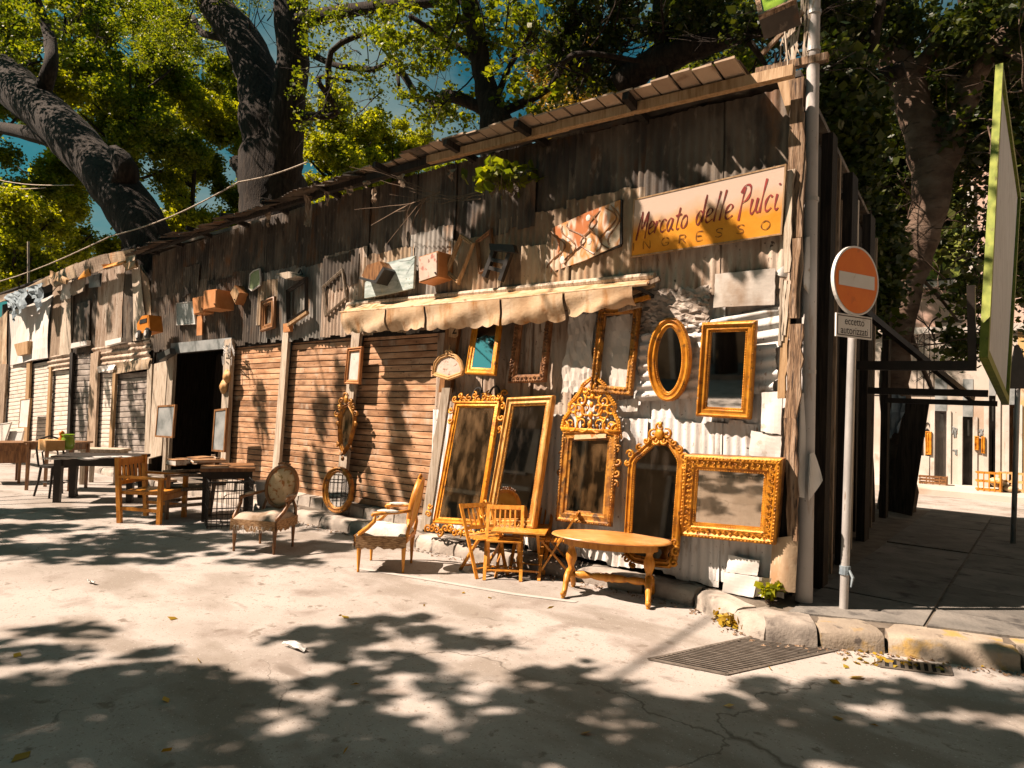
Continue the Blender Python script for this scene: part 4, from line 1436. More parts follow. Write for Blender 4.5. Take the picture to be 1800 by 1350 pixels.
# ------------------------------------------------------------------ MARKET SIGN
sp = LEAN(3.0, -.06, 3.55, -.12)
sq = [sp.px(*p) for p in [(1118, 352), (1383, 291), (1375, 412), (1112, 452)]]
Msg = mat('market_sign_paint', [(.64, .25, .018), (.72, .31, .03)], 6, rough=.42, var=0, bump=.05, layers=[((.52, .19, .02), 5, (1, 1, 2), .60, .74)])
N_, L_ = Msg.node_tree.nodes, Msg.node_tree.links
bs = N_['Principled BSDF']
src = bs.inputs['Base Color'].links[0].from_socket
tc = N_.new('ShaderNodeTexCoord')
sx = N_.new('ShaderNodeSeparateXYZ')
L_.new(tc.outputs['Object'], sx.inputs[0])
nz = N_.new('ShaderNodeTexNoise')
nz.inputs['Scale'].default_value = 3.2
nz.inputs['Detail'].default_value = 5
L_.new(tc.outputs['Object'], nz.inputs['Vector'])
ma = N_.new('ShaderNodeMath')
ma.operation = 'MULTIPLY_ADD'
ma.inputs[1].default_value = .30
L_.new(nz.outputs[0], ma.inputs[0])
L_.new(sx.outputs[2], ma.inputs[2])
mr = N_.new('ShaderNodeMapRange')
mr.inputs[1].default_value = .34
mr.inputs[2].default_value = .52
L_.new(ma.outputs[0], mr.inputs[0])
mx = N_.new('ShaderNodeMix')
mx.data_type = 'RGBA'
L_.new(mr.outputs[0], mx.inputs[0])
L_.new(src, mx.inputs[6])
mx.inputs[7].default_value = (.60, .46, .36, 1)
L_.new(mx.outputs[2], bs.inputs['Base Color'])
sign = thing('market_sign', 'orange and cream hand painted sign reading Mercato delle Pulci', 'sign', sp.pt(*lerp2(sq[3], sq[2], .5), 0))
MB().slab(sp, ccw(sq), 0, .03).build('board', Msg, sign)
MB().sweep(sp, ccw(sq), [(-.006, -.005), (-.006, .034), (.006, .034), (.006, -.005)]).build('edge_trim', M['wood_tan'], sign)
GL = {
    'M': ([[(0, -.35), (.22, 1.7), (.30, 1.85), (.42, .5), (.80, 1.75), (.90, 1.8), (.86, .6), (.84, -.3)]], 1.05),
    'e': ([[(.02, .45), (.40, .62), (.50, .88), (.30, 1.05), (.08, .75), (.06, .25), (.24, 0), (.58, .22)]], .62),
    'r': ([[(.12, 1.0), (.04, 0)], [(.08, .5), (.24, .92), (.44, .98)]], .50),
    'c': ([[(.52, .86), (.32, 1.02), (.08, .66), (.08, .18), (.28, 0), (.56, .18)]], .62),
    'a': ([[(.48, .86), (.26, 1.0), (.05, .55), (.10, .06), (.30, .08), (.50, .95)], [(.50, .95), (.46, .15), (.66, .05)]], .72),
    't': ([[(.34, 1.7), (.20, .25), (.30, .0), (.46, .08)], [(.02, 1.08), (.56, 1.16)]], .56),
    'o': ([[(.32, 1.02), (.08, .65), (.10, .15), (.32, 0), (.54, .35), (.50, .85), (.32, 1.02)]], .68),
    'd': ([[(.46, .82), (.26, 1.0), (.05, .55), (.10, .06), (.30, .08), (.50, .8), (.62, 2.1)], [(.54, 1.0), (.50, .1)]], .72),
    'l': ([[(.30, 2.15), (.16, 1.0), (.08, 0)]], .42),
    'P': ([[(.06, -.3), (.14, .9), (.26, 1.9)], [(-.02, 1.55), (.20, 1.98), (.62, 1.95), (.74, 1.5), (.52, 1.05), (.12, .85)]], .86),
    'u': ([[(.12, 1.0), (.06, .3), (.22, 0), (.44, .3), (.56, 1.0)], [(.56, 1.0), (.52, .15), (.72, .06)]], .76),
    'i': ([[(.26, 1.0), (.20, .2), (.34, .0), (.50, .1)], [(.33, 1.56), (.38, 1.66)]], .52),
    'I': ([[(.2, 2), (.2, 0)]], .5), 'N': ([[(.1, 0), (.1, 2), (.9, 0), (.9, 2)]], 1), 'G': ([[(.95, 1.6), (.6, 2), (.2, 1.7), (.1, .9), (.35, .1), (.8, .1), (.95, .7), (.55, .8)]], 1),
    'R': ([[(.1, 0), (.1, 2)], [(.1, 2), (.7, 1.95), (.8, 1.5), (.6, 1.05), (.1, 1)], [(.4, 1), (.85, 0)]], 1), 'E': ([[(.8, 2), (.1, 2), (.1, 0), (.8, 0)], [(.1, 1.05), (.65, 1.05)]], 1),
    'S': ([[(.85, 1.7), (.55, 2), (.2, 1.75), (.25, 1.25), (.7, .85), (.8, .35), (.45, 0), (.08, .25)]], 1), 'O': ([[(.5, 2), (.12, 1.5), (.1, .6), (.5, 0), (.9, .6), (.88, 1.5), (.5, 2)]], 1),
}


def smooth2(p, k=5):
    if len(p) < 3:
        return [lerp2(p[0], p[-1], i / 3) for i in range(4)]
    out = []
    for i in range(len(p) - 1):
        a, b, c, d = p[max(i - 1, 0)], p[i], p[i + 1], p[min(i + 2, len(p) - 1)]
        for j in range(k):
            t = j / k
            out.append(tuple(.5 * (2 * b[n] + (c[n] - a[n]) * t + (2 * a[n] - 5 * b[n] + 4 * c[n] - d[n]) * t * t + (3 * b[n] - a[n] - 3 * c[n] + d[n]) * t ** 3) for n in (0, 1)))
    out.append(p[-1])
    return out


SW = math.hypot(sq[1][0] - sq[0][0], sq[1][1] - sq[0][1])
SH = math.hypot(sq[3][0] - sq[0][0], sq[3][1] - sq[0][1])


def stroke(mb, pts, wd, h):  # pts in (s,t) sign coords; flat ribbon
    q = [Vector(bil(sq, s, t)) for s, t in pts]
    vs, fs = [], []
    for i, p in enumerate(q):
        d = (q[min(i + 1, len(q) - 1)] - q[max(i - 1, 0)]).normalized()
        n = Vector((-d.y, d.x)) * wd * (.75 + .35 * math.sin(1 + i * .7)) / 2
        vs += [sp.pt(p.x + n.x, p.y + n.y, h), sp.pt(p.x - n.x, p.y - n.y, h)]
    fs = [(2 * i, 2 * i + 1, 2 * i + 3, 2 * i + 2) for i in range(len(q) - 1)]
    mb.add(vs, fs)


def write(word, s0, s1, base, xh, wd, mt, name, h, shear=.10, wob=0):
    tot = sum(GL[c][1] for c in word)
    x = 0
    for c in word:
        mb = MB()
        st, adv = GL[c]
        dy = rnd.uniform(-wob, wob)
        for k, pl_ in enumerate(st):
            pts = [(lerp(s0, s1, (x + px_) / tot) + py_ * shear * xh * SH / SW, base - (py_ + dy) * xh) for px_, py_ in (smooth2(pl_) if len(c) else pl_)]
            stroke(mb, pts, wd, h + .0006 * k)
        mb.build(name, mt, sign)
        x += adv


write('Mercato', .035, .405, .655, .205, .015, M['ink_red'], 'letter', .033)
write('delle', .455, .70, .64, .215, .015, M['ink_red'], 'letter', .033)
write('Pulci', .735, .975, .625, .225, .017, M['ink_red2'], 'letter', .033)
for c, s in zip('INGRESSO', (.02, .115, .25, .375, .495, .62, .755, .905)):
    write(c, s - .028, s + .03, .90, .068, .009, M['ink_faint'], 'letter', .033, 0)

# ------------------------------------------------------------------ AWNING
aw = thing('awning', 'faded cream rolled awning with scalloped valance over the last shutter', 'awning', (-3.5, -.1, 2.7))
AY = -.34
pL, pR = atY(600, 549, AY), atY(1138, 499, AY)
tL, tR = atY(612, 536, -.06), atY(1142, 490, -.06)
mb = MB()
wr = [rnd.uniform(-.012, .012) for _ in range(60)]


def can(s, t):
    p = (tL.lerp(tR, s)).lerp(pL.lerp(pR, s), t)
    p.z += -.012 * math.sin(math.pi * t) + .6 * wr[int(s * 59)] * (1 - abs(2 * t - 1)) - .02 * math.sin(s * 9) * t * (1 - t)
    return p


mb.sheet(can, 59, 6)
mb.build('canopy', M['canvas_awning'], aw, smooth=True)
mb = MB()
mb.tube([pL + Vector((-.02, 0, .0)), pL.lerp(pR, .3) + Vector((0, 0, -.01)), pL.lerp(pR, .7) + Vector((0, 0, -.012)), pR], .015, 8)
mb.build('front_bar', M['canvas_awning'], aw)
mb = MB()
mb.tube([tL, tR + Vector((.05, 0, .02))], .035, 8)
mb.build('roller', M['plank_pale'], aw)
cuts = [0, .205, .36, .62, .80, .97]
for k in range(5):
    s0, s1 = cuts[k] + .003, cuts[k + 1] - .003
    mb = MB()
    drop = [.235, .235, .25, .24, .20][k]
    nn = int((s1 - s0) * 110)

    def val(s, t, s0=s0, s1=s1, drop=drop, k=k):
        g = lerp(s0, s1, s)
        p = pL.lerp(pR, g) + Vector((0, -.012, -.012))
        sc = .030 * abs(math.sin(g * 20 * math.pi))
        dd = drop * (1 - (.35 * max(0, (g - .82) / .15) if g > .82 else 0))
        p.z -= t * (dd + sc * 1.0)
        p.y += (-.02 * math.sin(g * 40 + k) + .05 * t - .025 * math.sin(t * 5 + g * 25)) * t
        return p
    mb.sheet(val, nn, 8)
    mb.build('valance', M['canvas_awning'], aw, smooth=True)
for s in (.02, .5, .97):
    mb = MB()
    a = pL.lerp(pR, s)
    mb.beam(a, Vector((a.x + .03, -.02, a.z - .06)), .025, .03)
    mb.build('arm', M['iron_black'], aw)
# broken timber at the right end of the awning
wd_ = thing('broken_rafter', 'splintered timber ends sticking out at the right end of the awning', 'timber', atY(1125, 520, -.1))
for (u0, v0, u1, v1, mm) in [(1085, 528, 1150, 500, 'wood_tan'), (1095, 535, 1142, 522, 'wood_orange'), (1120, 508, 1160, 490, 'plank'), (1088, 545, 1128, 536, 'plank')]:
    MB().beam(atY(u0, v0, -.16), atY(u1, v1, -.12), .05, .035).build('splinter', M[mm], wd_)

# ================================================================== FURNITURE
def yaw(dx, dy):  # rotation that turns local -y (the front) towards (dx, dy)
    return math.atan2(dx, -dy)


def turned(mb, p, r, h, n=10, top=1.0):
    prof = [(r * .42, 0), (r * .5, h * .04), (r * .42, h * .07), (r * .6, h * .35), (r * .85, h * .78), (r * .95, h * .84), (r * .7, h * .86), (r * 1.05, h * .89), (r * 1.05, h)]
    mb.lathe(prof, p, n)


def louis_chair(label, loc, rz, fb, fs, wood, scl=1.0, torn=True):
    R_ = thing('armchair', label, 'armchair', loc, rz, 'oval back armchairs')
    k = scl
    for sx_, y in ((-1, -.25), (1, -.25), (-1, .23), (1, .23)):
        mb = MB()
        turned(mb, (sx_ * (.27 if y < 0 else .23) * k, y * k, 0), .032 * k, .36 * k)
        mb.build('leg', wood, R_, smooth=True, local=True)
    seatp = [(-.31, -.29), (.31, -.29), (.26, .27), (-.26, .27)]
    mb = MB()
    z0, z1 = .33 * k, .385 * k
    mb.hexa([Vector((x * k, y * k, z0)) for x, y in seatp], [Vector((x * k, y * k, z1)) for x, y in seatp])
    mb.build('seat_rail', wood, R_, local=True)
    mb = MB()

    def cush(s, t):
        u, v = 2 * s - 1, 2 * t - 1
        x = u * lerp(.30, .25, t) * k
        y = lerp(-.285, .26, t) * k
        e = (1 - abs(u) ** 5) * (1 - abs(v) ** 5)
        return Vector((x, y, (.385 + .085 * e ** .5 + .012 * math.sin(u * 4 + v * 3)) * k))
    mb.sheet(cush, 14, 14)
    mb.build('seat_cushion', fs, R_, smooth=True, local=True)
    if torn:
        mb = MB()
        h = nr.rand(17, 4)
        for (ax, ay, bx, by) in [(-.30, -.295, .30, -.295), (.305, -.28, .262, .26), (-.305, -.28, -.262, .26)]:
            nx, ny = (by - ay), -(bx - ax)
            l_ = math.hypot(nx, ny)
            nx, ny = nx / l_ * .008, ny / l_ * .008
            mb.sheet(lambda s, t, ax=ax, ay=ay, bx=bx, by=by, nx=nx, ny=ny: Vector((lerp(ax, bx, s) * k + nx, lerp(ay, by, s) * k + ny, (.40 - t * (.10 + .05 * h[int(s * 16), 0])) * k)), 16, 3)
        mb.build('torn_webbing', M['webbing'], R_, local=True)
        mb = MB()
        for q in range(26):
            xx = rnd.uniform(-.28, .28)
            p = Vector((xx * k, -.305 * k, .33 * k))
            mb.tube([p, p + Vector((rnd.uniform(-.02, .02), -.01, -.03)), p + Vector((rnd.uniform(-.03, .03), -.012, -rnd.uniform(.05, .10)))], .002, 3)
        stuff(mb.build('loose_threads', M['fab_white'], R_, local=True))
    # oval back, tilted
    bp = PL((0, .30 * k, .74 * k), (0, -1, .20))
    ov = [(.235 * k * math.cos(t), .285 * k * math.sin(t)) for t in [2 * math.pi * i / 32 for i in range(32)]]
    mb = MB()
    mb.sweep(bp, ov, [(0, -.02), (-.004, .0), (.004, .022), (.02, .03), (.036, .022), (.042, .004), (.042, -.02), (0, -.02)])
    mb.build('back_frame', wood, R_, smooth=True, local=True)
    mb = MB()
    for rr, hh in ((.86, .0), (.7, .026), (.45, .036), (.2, .04), (.02, .041)):
        mb.v += [tuple(bp.pt(a * rr, b * rr, hh)) for a, b in ov]
    for i in range(4):
        mb.f += [(i * 32 + j, i * 32 + (j + 1) % 32, (i + 1) * 32 + (j + 1) % 32, (i + 1) * 32 + j) for j in range(32)]
    mb.f.append(tuple(4 * 32 + j for j in range(32)))
    mb.build('back_cushion', fb, R_, smooth=True, local=True)
    mb = MB()
    mb.slab(bp, [(a * .9, b * .9) for a, b in ov], -.018, -.002)
    mb.build('back_cloth', M['fab_orange'], R_, local=True)
    for s in (-1, 1):
        mb = MB()
        mb.tube([Vector((s * .24 * k, .25 * k, .36 * k)), Vector((s * .225 * k, .275 * k, .48 * k)), bp.pt(s * .19 * k, -.17 * k, 0)], [.024 * k, .02 * k, .02 * k], 7)
        mb.build('back_post', wood, R_, smooth=True, local=True)
    mb = MB()
    for i in range(7):
        t = math.pi * (.5 + (i - 3) * .035)
        mb.blob(bp.pt(.25 * k * math.cos(t), .30 * k * math.sin(t), .015), .014, .012, .012 + .01 * (i == 3), None, 5, 3)
    mb.build('back_carving', wood, R_, local=True)
    for s in (-1, 1):
        mb = MB()
        mb.tube([bp.pt(s * .225 * k, -.07 * k, 0), Vector((s * .27 * k, .15 * k, .655 * k)), Vector((s * .305 * k, -.02 * k, .645 * k)), Vector((s * .315 * k, -.09 * k, .635 * k)), Vector((s * .315 * k, -.115 * k, .615 * k))],
                [.016 * k, .02 * k, .022 * k, .026 * k, .016 * k], 8)
        mb.build('armrest', wood, R_, smooth=True, local=True)
        mb = MB()
        mb.blob((s * .285 * k, .06 * k, .668 * k), .03 * k, .13 * k, .018 * k, None, 8, 5)
        mb.build('arm_pad', fs, R_, smooth=True, local=True)
        mb = MB()
        mb.tube([Vector((s * .312 * k, -.08 * k, .64 * k)), Vector((s * .325 * k, -.08 * k, .56 * k)), Vector((s * .315 * k, -.15 * k, .49 * k)), Vector((s * .29 * k, -.24 * k, .42 * k)), Vector((s * .275 * k, -.255 * k, .33 * k))],
                [.018 * k, .022 * k, .024 * k, .026 * k, .028 * k], 8)
        mb.build('arm_support', wood, R_, smooth=True, local=True)
    return R_


louis_chair('dark framed armchair with floral oval back standing beside the wire cage', (-4.88, -1.55, 0), yaw(.46, -.90), M['fab_peach'], M['fab_dusty'], M['wood_brown'], .85)
louis_chair('orange wood armchair with white seat turned sideways before the last shutter', (-3.42, -1.13, 0), yaw(-.80, -.60), M['fab_peach'], M['fab_white'], M['wood_orange'], .86)


def folding_chair(label, loc, rz, wood, first=None):
    if first:
        return copy_thing(first, label, loc, rz)
    R_ = thing('folding_chair', label, 'folding chair', loc, rz, 'small orange folding chairs')
    for s in (-1, 1):
        x = s * .165
        MB().beam((x, -.19, 0), (x, .18, .63), .018, .030, up=(1, 0, 0)).build('back_leg', wood, R_, local=True)
        MB().beam((x - s * .022, .18, 0), (x - s * .022, -.15, .345), .018, .030, up=(1, 0, 0)).build('front_leg', wood, R_, local=True)
    for i in range(6):
        y = -.15 + i * .053
        MB().box((0, y, .345), (.32, .040, .012)).build('seat_slat', wood, R_, local=True)
    for z, h in ((.61, .042), (.42, .03)):
        y = -.19 + .37 * z / .63
        MB().beam((-.165, y, z), (.165, y, z), h, .016, up=(0, -.88, .47)).build('back_rail', wood, R_, local=True)
    for i in range(5):
        x = -.096 + i * .048
        MB().beam((x, .056, .42), (x, .168, .61), .015, .010, up=(0, -1, 0)).build('back_slat', wood, R_, local=True)
    for (y, z) in ((-.142, .08), (.13, .05)):
        MB().beam((-.165, y, z), (.165, y, z), .022, .012).build('stretcher', wood, R_, local=True)
    return R_


def gp(u, v, z=0):
    p = G(u, v, z)
    return (p.x, p.y, z)


fc = folding_chair('leftmost small orange folding chair seen from its side', gp(848, 1006), yaw(.75, -.25), M['wood_orange'])
folding_chair('small orange folding chair with its slatted back facing the street', gp(884, 1012), yaw(.62, -.78), None, fc)
folding_chair('small orange folding chair standing behind the folding table', gp(934, 1000), yaw(.40, -.92), None, fc)
folding_chair('small orange folding chair with crossed legs beside the round table', gp(982, 1012), yaw(-.88, -.48), None, fc)
ft = thing('folding_table', 'small orange folding table among the folding chairs', 'table', gp(914, 1010), yaw(.5, -.86))
for i in range(6):
    MB().box((0, -.2 + i * .075, .43), (.50, .068, .014)).build('top_slat', M['wood_orange'], ft, local=True)
for s in (-1, 1):
    MB().beam((s * .20, -.18, 0), (s * .20, .16, .42), .020, .028, up=(1, 0, 0)).build('leg', M['wood_orange'], ft, local=True)
    MB().beam((s * .175, .18, 0), (s * .175, -.16, .42), .020, .028, up=(1, 0, 0)).build('leg', M['wood_orange'], ft, local=True)
MB().beam((-.20, -.13, .07), (.20, -.13, .07), .026, .014).build('stretcher', M['wood_orange'], ft, local=True)

# round table on two turned pedestals
rt = thing('round_table', 'oval topped wooden table on two turned pedestals with scrolled feet', 'table', (-1.36, -.45, 0), math.radians(21))
TZ = .485
mb = MB()
prof = [(.0, TZ + .004), (.92, TZ + .004), (.97, TZ + .006), (1.0, TZ + .014), (.985, TZ + .024), (.95, TZ + .027), (.0, TZ + .028)]
n = 40
vs = []
for r, z in prof:
    vs += [Vector((.51 * r * math.cos(2 * math.pi * k / n), .27 * r * math.sin(2 * math.pi * k / n), z)) for k in range(n)]
mb.add(vs, [(i * n + k, i * n + (k + 1) % n, (i + 1) * n + (k + 1) % n, (i + 1) * n + k) for i in range(len(prof) - 1) for k in range(n)])
sharp(mb.build('tabletop', M['wood_table'], rt, smooth=True, local=True), 50)
mb = MB()
n = 32
ov = [(.40 * math.cos(2 * math.pi * k / n), .19 * math.sin(2 * math.pi * k / n)) for k in range(n)]
mb.sweep(PL((0, 0, TZ - .06), (0, .0001, 1)), ccw(ov), [(0, 0), (0, .05), (.02, .05), (.02, 0), (0, 0)])
mb.build('apron', M['wood_orange'], rt, local=True)
for s in (-1, 1):
    x = s * .33
    mb = MB()
    mb.lathe([(r_ * .8, z_ * .80) for r_, z_ in [(.05, .17), (.06, .20), (.035, .225), (.045, .25), (.03, .28), (.038, .31), (.058, .36), (.060, .41), (.042, .46), (.033, .49), (.05, .52), (.05, .565)]], (x, 0, 0), 14)
    mb.build('pedestal', M['wood_orange'], rt, smooth=True, local=True)
    for q in (-1, 1):
        mb = MB()
        pts = [(0, .19), (.05, .195), (.10, .165), (.13, .11), (.155, .055), (.185, .03), (.205, .042), (.202, .062)]
        mb.tube([Vector((x + s * .02 * y / .2, q * y, z)) for y, z in pts], [.026, .03, .029, .025, .022, .024, .022, .012], 8)
        mb.lathe([(.016, 0), (.018, .012), (.012, .03)], (x + s * .02, q * .19, 0), 8)
        mb.build('foot', M['wood_orange'], rt, smooth=True, local=True)
mb = MB()
pr = []
for i in range(25):
    t = i / 24
    pr.append((.020 + .014 * abs(math.sin(t * math.pi * 4)) + .012 * (abs(t - .5) < .06), t * .62))
mb.lathe(pr, (-.31, 0, .165), 10, (1, 0, 0))
mb.build('stretcher', M['wood_orange'], rt, smooth=True, local=True)
# oval mirror standing against the post, girandole and narrow frame on the post
p0 = G(598, 902, PZ)
pl = PL((p0.x, p0.y - .08, PZ), (.15, -1, .02))
framed('oval_mirror', 'oval dark gold mirror standing on the pavement against the shutter post', 'mirror', pl, None, .075, .06, M['gold_dark'], 'mirror_glass', M['mirror'], raw=ell(pl, 597, 861, 26, 41, .03),
       extra=carved(M['gold_dark'], [('b', .012, .028, .010, .05, .2)]))


def girx(root, pl, poly):
    mb = MB()
    for (u, v, r, s) in [(612, 698, .06, 1), (605, 705, .05, -1), (620, 706, .05, 1), (601, 718, .045, -1), (626, 716, .045, 1), (597, 728, .045, 1), (630, 728, .045, -1), (598, 780, .035, 1), (621, 788, .035, -1), (605, 796, .03, 1), (606, 806, .03, -1), (599, 745, .03, 1), (629, 745, .03, -1)]:
        a, b = pl.px(u, v)
        scroll(mb, pl, a, b, r, rnd.uniform(0, 6), 1.1, .04, .014, s)
    a, b = pl.px(613, 703)
    mb.blob(pl.pt(a, b, .04), .05, .025, .06, None, 7, 4)
    stuff(mb.build('carving', M['gold_dark'], root, smooth=True))


framed('wall_mirror', 'slender carved gilt mirror hung on the post between brown shutters', 'mirror', FP(.075), [(607, 712), (617, 708), (627, 728), (627, 748), (618, 782), (606, 800), (599, 782), (598, 745), (600, 728)], .05, .05, M['gold_dark'], 'mirror_glass', M['mirror_old'], extra=girx)
framed('picture_frame', 'narrow pinkish frame hung on the post above the carved gilt mirror', 'picture frame', FP(.08), [(614, 612), (640, 609), (635, 676), (608, 675)], .06, .04, M['box_orange'], 'paper', M['paper_old'])

# mirrored boards beside the doorway
panel('grey_panel', 'grey framed panel standing left of the dark doorway', 'panel', [(281, 713), (312, 711), (307, 770), (276, 768)], .30, .03, M['slate'], M['wood_brown'], thick_rim=.03)
o = panel('grey_panel', 'grey framed panel standing right of the dark doorway', 'panel', [(381, 720), (403, 717), (398, 795), (376, 793)], .30, .03, M['slate'], M['wood_brown'], thick_rim=.03)
for (u0, v0, u1, v1, lab) in [(294, 769, 291, 846, 'thin stand under the left grey panel'), (386, 793, 383, 850, 'thin stand under the right grey panel')]:
    t = thing('panel_stand', lab, 'stand', G(u1, v1, PZ))
    MB().beam(atY(u0, v0, -.27), atY(u1, v1, -.30), .04, .04).build('pole', M['plank_pale'], t)
    MB().box(G(u1, v1, PZ) + Vector((0, 0, .02)), (.3, .25, .04)).build('foot', M['plank'], t)
# white panel leaning on pale shutter
panel('white_panel', 'white panel leaning on the pale shutter at far left', 'panel', [(40, 702), (57, 700), (52, 752), (36, 752)], .25, .04, M['white_paint'], M['wood_tan'])
# radio, toy and clutter near the gap
t = thing('toy_truck', 'orange tin toy truck with black wheel perched beside the leaning trunk', 'toy', FP(.25).pt(*FP(.25).px(275, 595)))
pl = FP(.25)
MB().slab(pl, pl.poly([(263, 572), (272, 558), (284, 556), (287, 584), (264, 590)]), 0, .22).build('body', M['toy_orange'], t)
MB().slab(pl, pl.poly([(269, 565), (281, 562), (281, 569), (268, 572)]), .215, .23).build('window', M['iron_black'], t)
for (u, v) in [(283, 588), (268, 592)]:
    a, b = pl.px(u, v)
    wh = MB().lathe([(.06, 0), (.10, .01), (.10, .06), (.06, .07)], pl.pt(a, b, .19), 14, pl.n).build('wheel', M['iron_black'], t)
    MB().lathe([(.05, .0), (.05, .012)], pl.pt(a, b, .262), 12, pl.n).build('hub', M['china'], wh)
t = thing('old_radio', 'small black radio with pale face hung below the toy truck', 'radio', FP(.2).pt(*FP(.2).px(288, 632)))
pl = FP(.2)
MB().slab(pl, pl.poly([(276, 622), (298, 612), (300, 622), (279, 634)]), -.1, 0).build('body', M['iron_black'], t)
MB().slab(pl, pl.poly([(290, 617), (298, 613), (299, 621), (292, 625)]), 0, .012).build('face', M['china'], t)
for (u, v, lab) in [(400, 662, 'upper straw hat shaped disc hung on the door post'), (394, 680, 'lower straw hat shaped disc hung on the door post')]:
    pl = FP(.09)
    a, b = pl.px(u, v)
    t = thing('straw_disc', lab, 'straw disc', pl.pt(a, b - .12))
    mb = MB()
    mb.lathe([(.11, 0), (.12, .012), (.07, .02), (.06, .05), (.01, .06)], pl.pt(a, b, 0), 16, pl.n)
    mb.build('disc', M['cane'], t, smooth=True)
mb = MB()
for i in range(16):
    a = FP(.1).pt(*FP(.1).px(rnd.uniform(390, 408), rnd.uniform(600, 632)))
    mb.tube([a, a + Vector((rnd.uniform(.05, .14), -.05, rnd.uniform(-.02, .10))), a + Vector((rnd.uniform(.1, .22), -.06, rnd.uniform(-.16, .04)))], .008, 4)
tag(mb.build('antler_rack', M['china'], None), 'tangle of pale antler prongs hung at the top of the door post', 'antlers')

# ------------------------------------------------------------------ tables and chairs at the left
def table(name, label, cat, u0, v0, u1, v1, depth, h, top_mt, leg_mt, th=.045, lw=.07, group=None, over=.03):
    a, b = G(u0, v0), G(u1, v1)
    d = (b - a)
    d.z = 0
    L_ = d.length
    d.normalize()
    nv = Vector((-d.y, d.x, 0))
    c_ = (a + b) / 2 + nv * depth / 2
    r = thing(name, label, cat, (c_.x, c_.y, 0), math.atan2(d.y, d.x), group)
    MB().box((0, 0, h - th / 2), (L_ + 2 * over, depth + 2 * over, th)).build('tabletop', top_mt, r, local=True)
    MB().box((0, 0, h - th - .05), (L_ - .04, depth - .04, .098)).build('apron', leg_mt, r, local=True)
    for sx_ in (-1, 1):
        for sy_ in (-1, 1):
            MB().beam((sx_ * (L_ / 2 - lw / 2), sy_ * (depth / 2 - lw / 2), 0), (sx_ * (L_ / 2 - lw / 2), sy_ * (depth / 2 - lw / 2), h - th), lw * .8, lw * .8, w1=lw, h1=lw).build('leg', leg_mt, r, local=True)
    return r


lt = table('long_table', 'long dark table laid with white plates at the left', 'table', 90, 884, 232, 884, .62, .67, M['wood_black'], M['wood_black'], lw=.10)
tb = [table('bench_table', 'pale grey painted bench behind the long dark table', 'bench', 138, 852, 205, 853, .4, .62, M['plank_pale'], M['plank_pale'], lw=.07)]
for i in range(7):
    pu = 96 + i * 20
    p = G(pu, 806 + rnd.uniform(-2, 2), .675)
    pt_ = thing('plate', ['white plate at the left end of the long dark table', 'second white plate from the left on the long dark table', 'third white plate from the left on the long dark table', 'middle white plate of the row on the long dark table', 'third white plate from the right on the long dark table', 'second white plate from the right on the long dark table', 'white plate at the right end of the long dark table'][i], 'plate', (p.x, p.y, .672), group='plates on the long dark table')
    MB().lathe([(.06, 0), (.09, .004), (.13, .016), (.135, .02), (.09, .012), (.01, .008)], (p.x, p.y, .672), 16).build('dish', M['china'], pt_, smooth=True)
cb = table('sideboard_table', 'brown wooden cabinet on thin legs at the far left edge', 'cabinet', -14, 852, 36, 850, .55, .70, M['wood_brown'], M['wood_brown'], lw=.05)
MB().box((0, -.0, .51), (.62, .5, .32)).build('drawer_case', M['wood_brown'], cb, local=True)
for (pts, off, lab, mm) in [([(0, 745), (22, 742), (6, 790), (-12, 790)], 1.3, 'cream print leaning on the brown cabinet, taller one', 'paper_old'), ([(20, 758), (44, 757), (38, 783), (12, 784)], 1.2, 'white print leaning on the brown cabinet, shorter one', 'china')]:
    panel('leaning_print', lab, 'print', pts, off, .02, M[mm], M['paper_old'])
lt2 = table('low_table', 'thin dark table behind the cabinet carrying a green vase', 'table', 42, 862, 122, 864, .5, .78, M['wood_brown'], M['wood_brown'], th=.03, lw=.045)
p = G(118, 791, .78)
vz = thing('vase', 'bright green glazed vase on the thin dark table', 'vase', (p.x, p.y, .78))
MB().lathe([(.05, 0), (.075, .03), (.09, .10), (.075, .17), (.06, .19), (.085, .215), (.08, .22), (.05, .19)], (p.x, p.y, .78), 16).build('body', M['vase_green'], vz, smooth=True)
p = G(107, 791, .78)
fg = thing('figurine', 'small orange figurine beside the green vase', 'figurine', (p.x, p.y, .78))
MB().lathe([(.06, 0), (.06, .03), (.035, .06), (.05, .12), (.03, .17), (.02, .19), (.035, .22), (.03, .25), (.005, .27)], (p.x, p.y, .78), 12).build('body', M['toy_orange'], fg, smooth=True)
p = G(90, 791, .78)
cl = thing('clutter_box', 'open tan box on the thin dark table left of the figurine', 'box', (p.x, p.y, .78))
MB().box((p.x, p.y, .85), (.34, .22, .14)).build('box', M['cane'], cl)

bc = thing('bistro_chair', 'dark bentwood bistro chair left of the long table', 'chair', gp(98, 872), yaw(.9, .2))
for sx_ in (-1, 1):
    for sy_ in (-1, 1):
        MB().tube([(sx_ * .20, sy_ * .20, 0), (sx_ * .165, sy_ * .165, .25), (sx_ * .15, sy_ * .15, .45)], [.016, .018, .02], 7).build('leg', M['wood_black'], bc, local=True)
MB().lathe([(.20, .44), (.215, .45), (.21, .475), (.19, .48)], (0, 0, 0), 20).build('seat', M['wood_black'], bc, local=True)
MB().tube([(-.18, .16, .45), (-.19, .22, .70), (-.13, .25, .86), (0, .26, .90), (.13, .25, .86), (.19, .22, .70), (.18, .16, .45)], .015, 7).build('back_hoop', M['wood_black'], bc, local=True)
MB().tube([(-.10, .17, .46), (-.11, .22, .66), (0, .245, .76), (.11, .22, .66), (.10, .17, .46)], .012, 6).build('inner_hoop', M['wood_black'], bc, local=True)
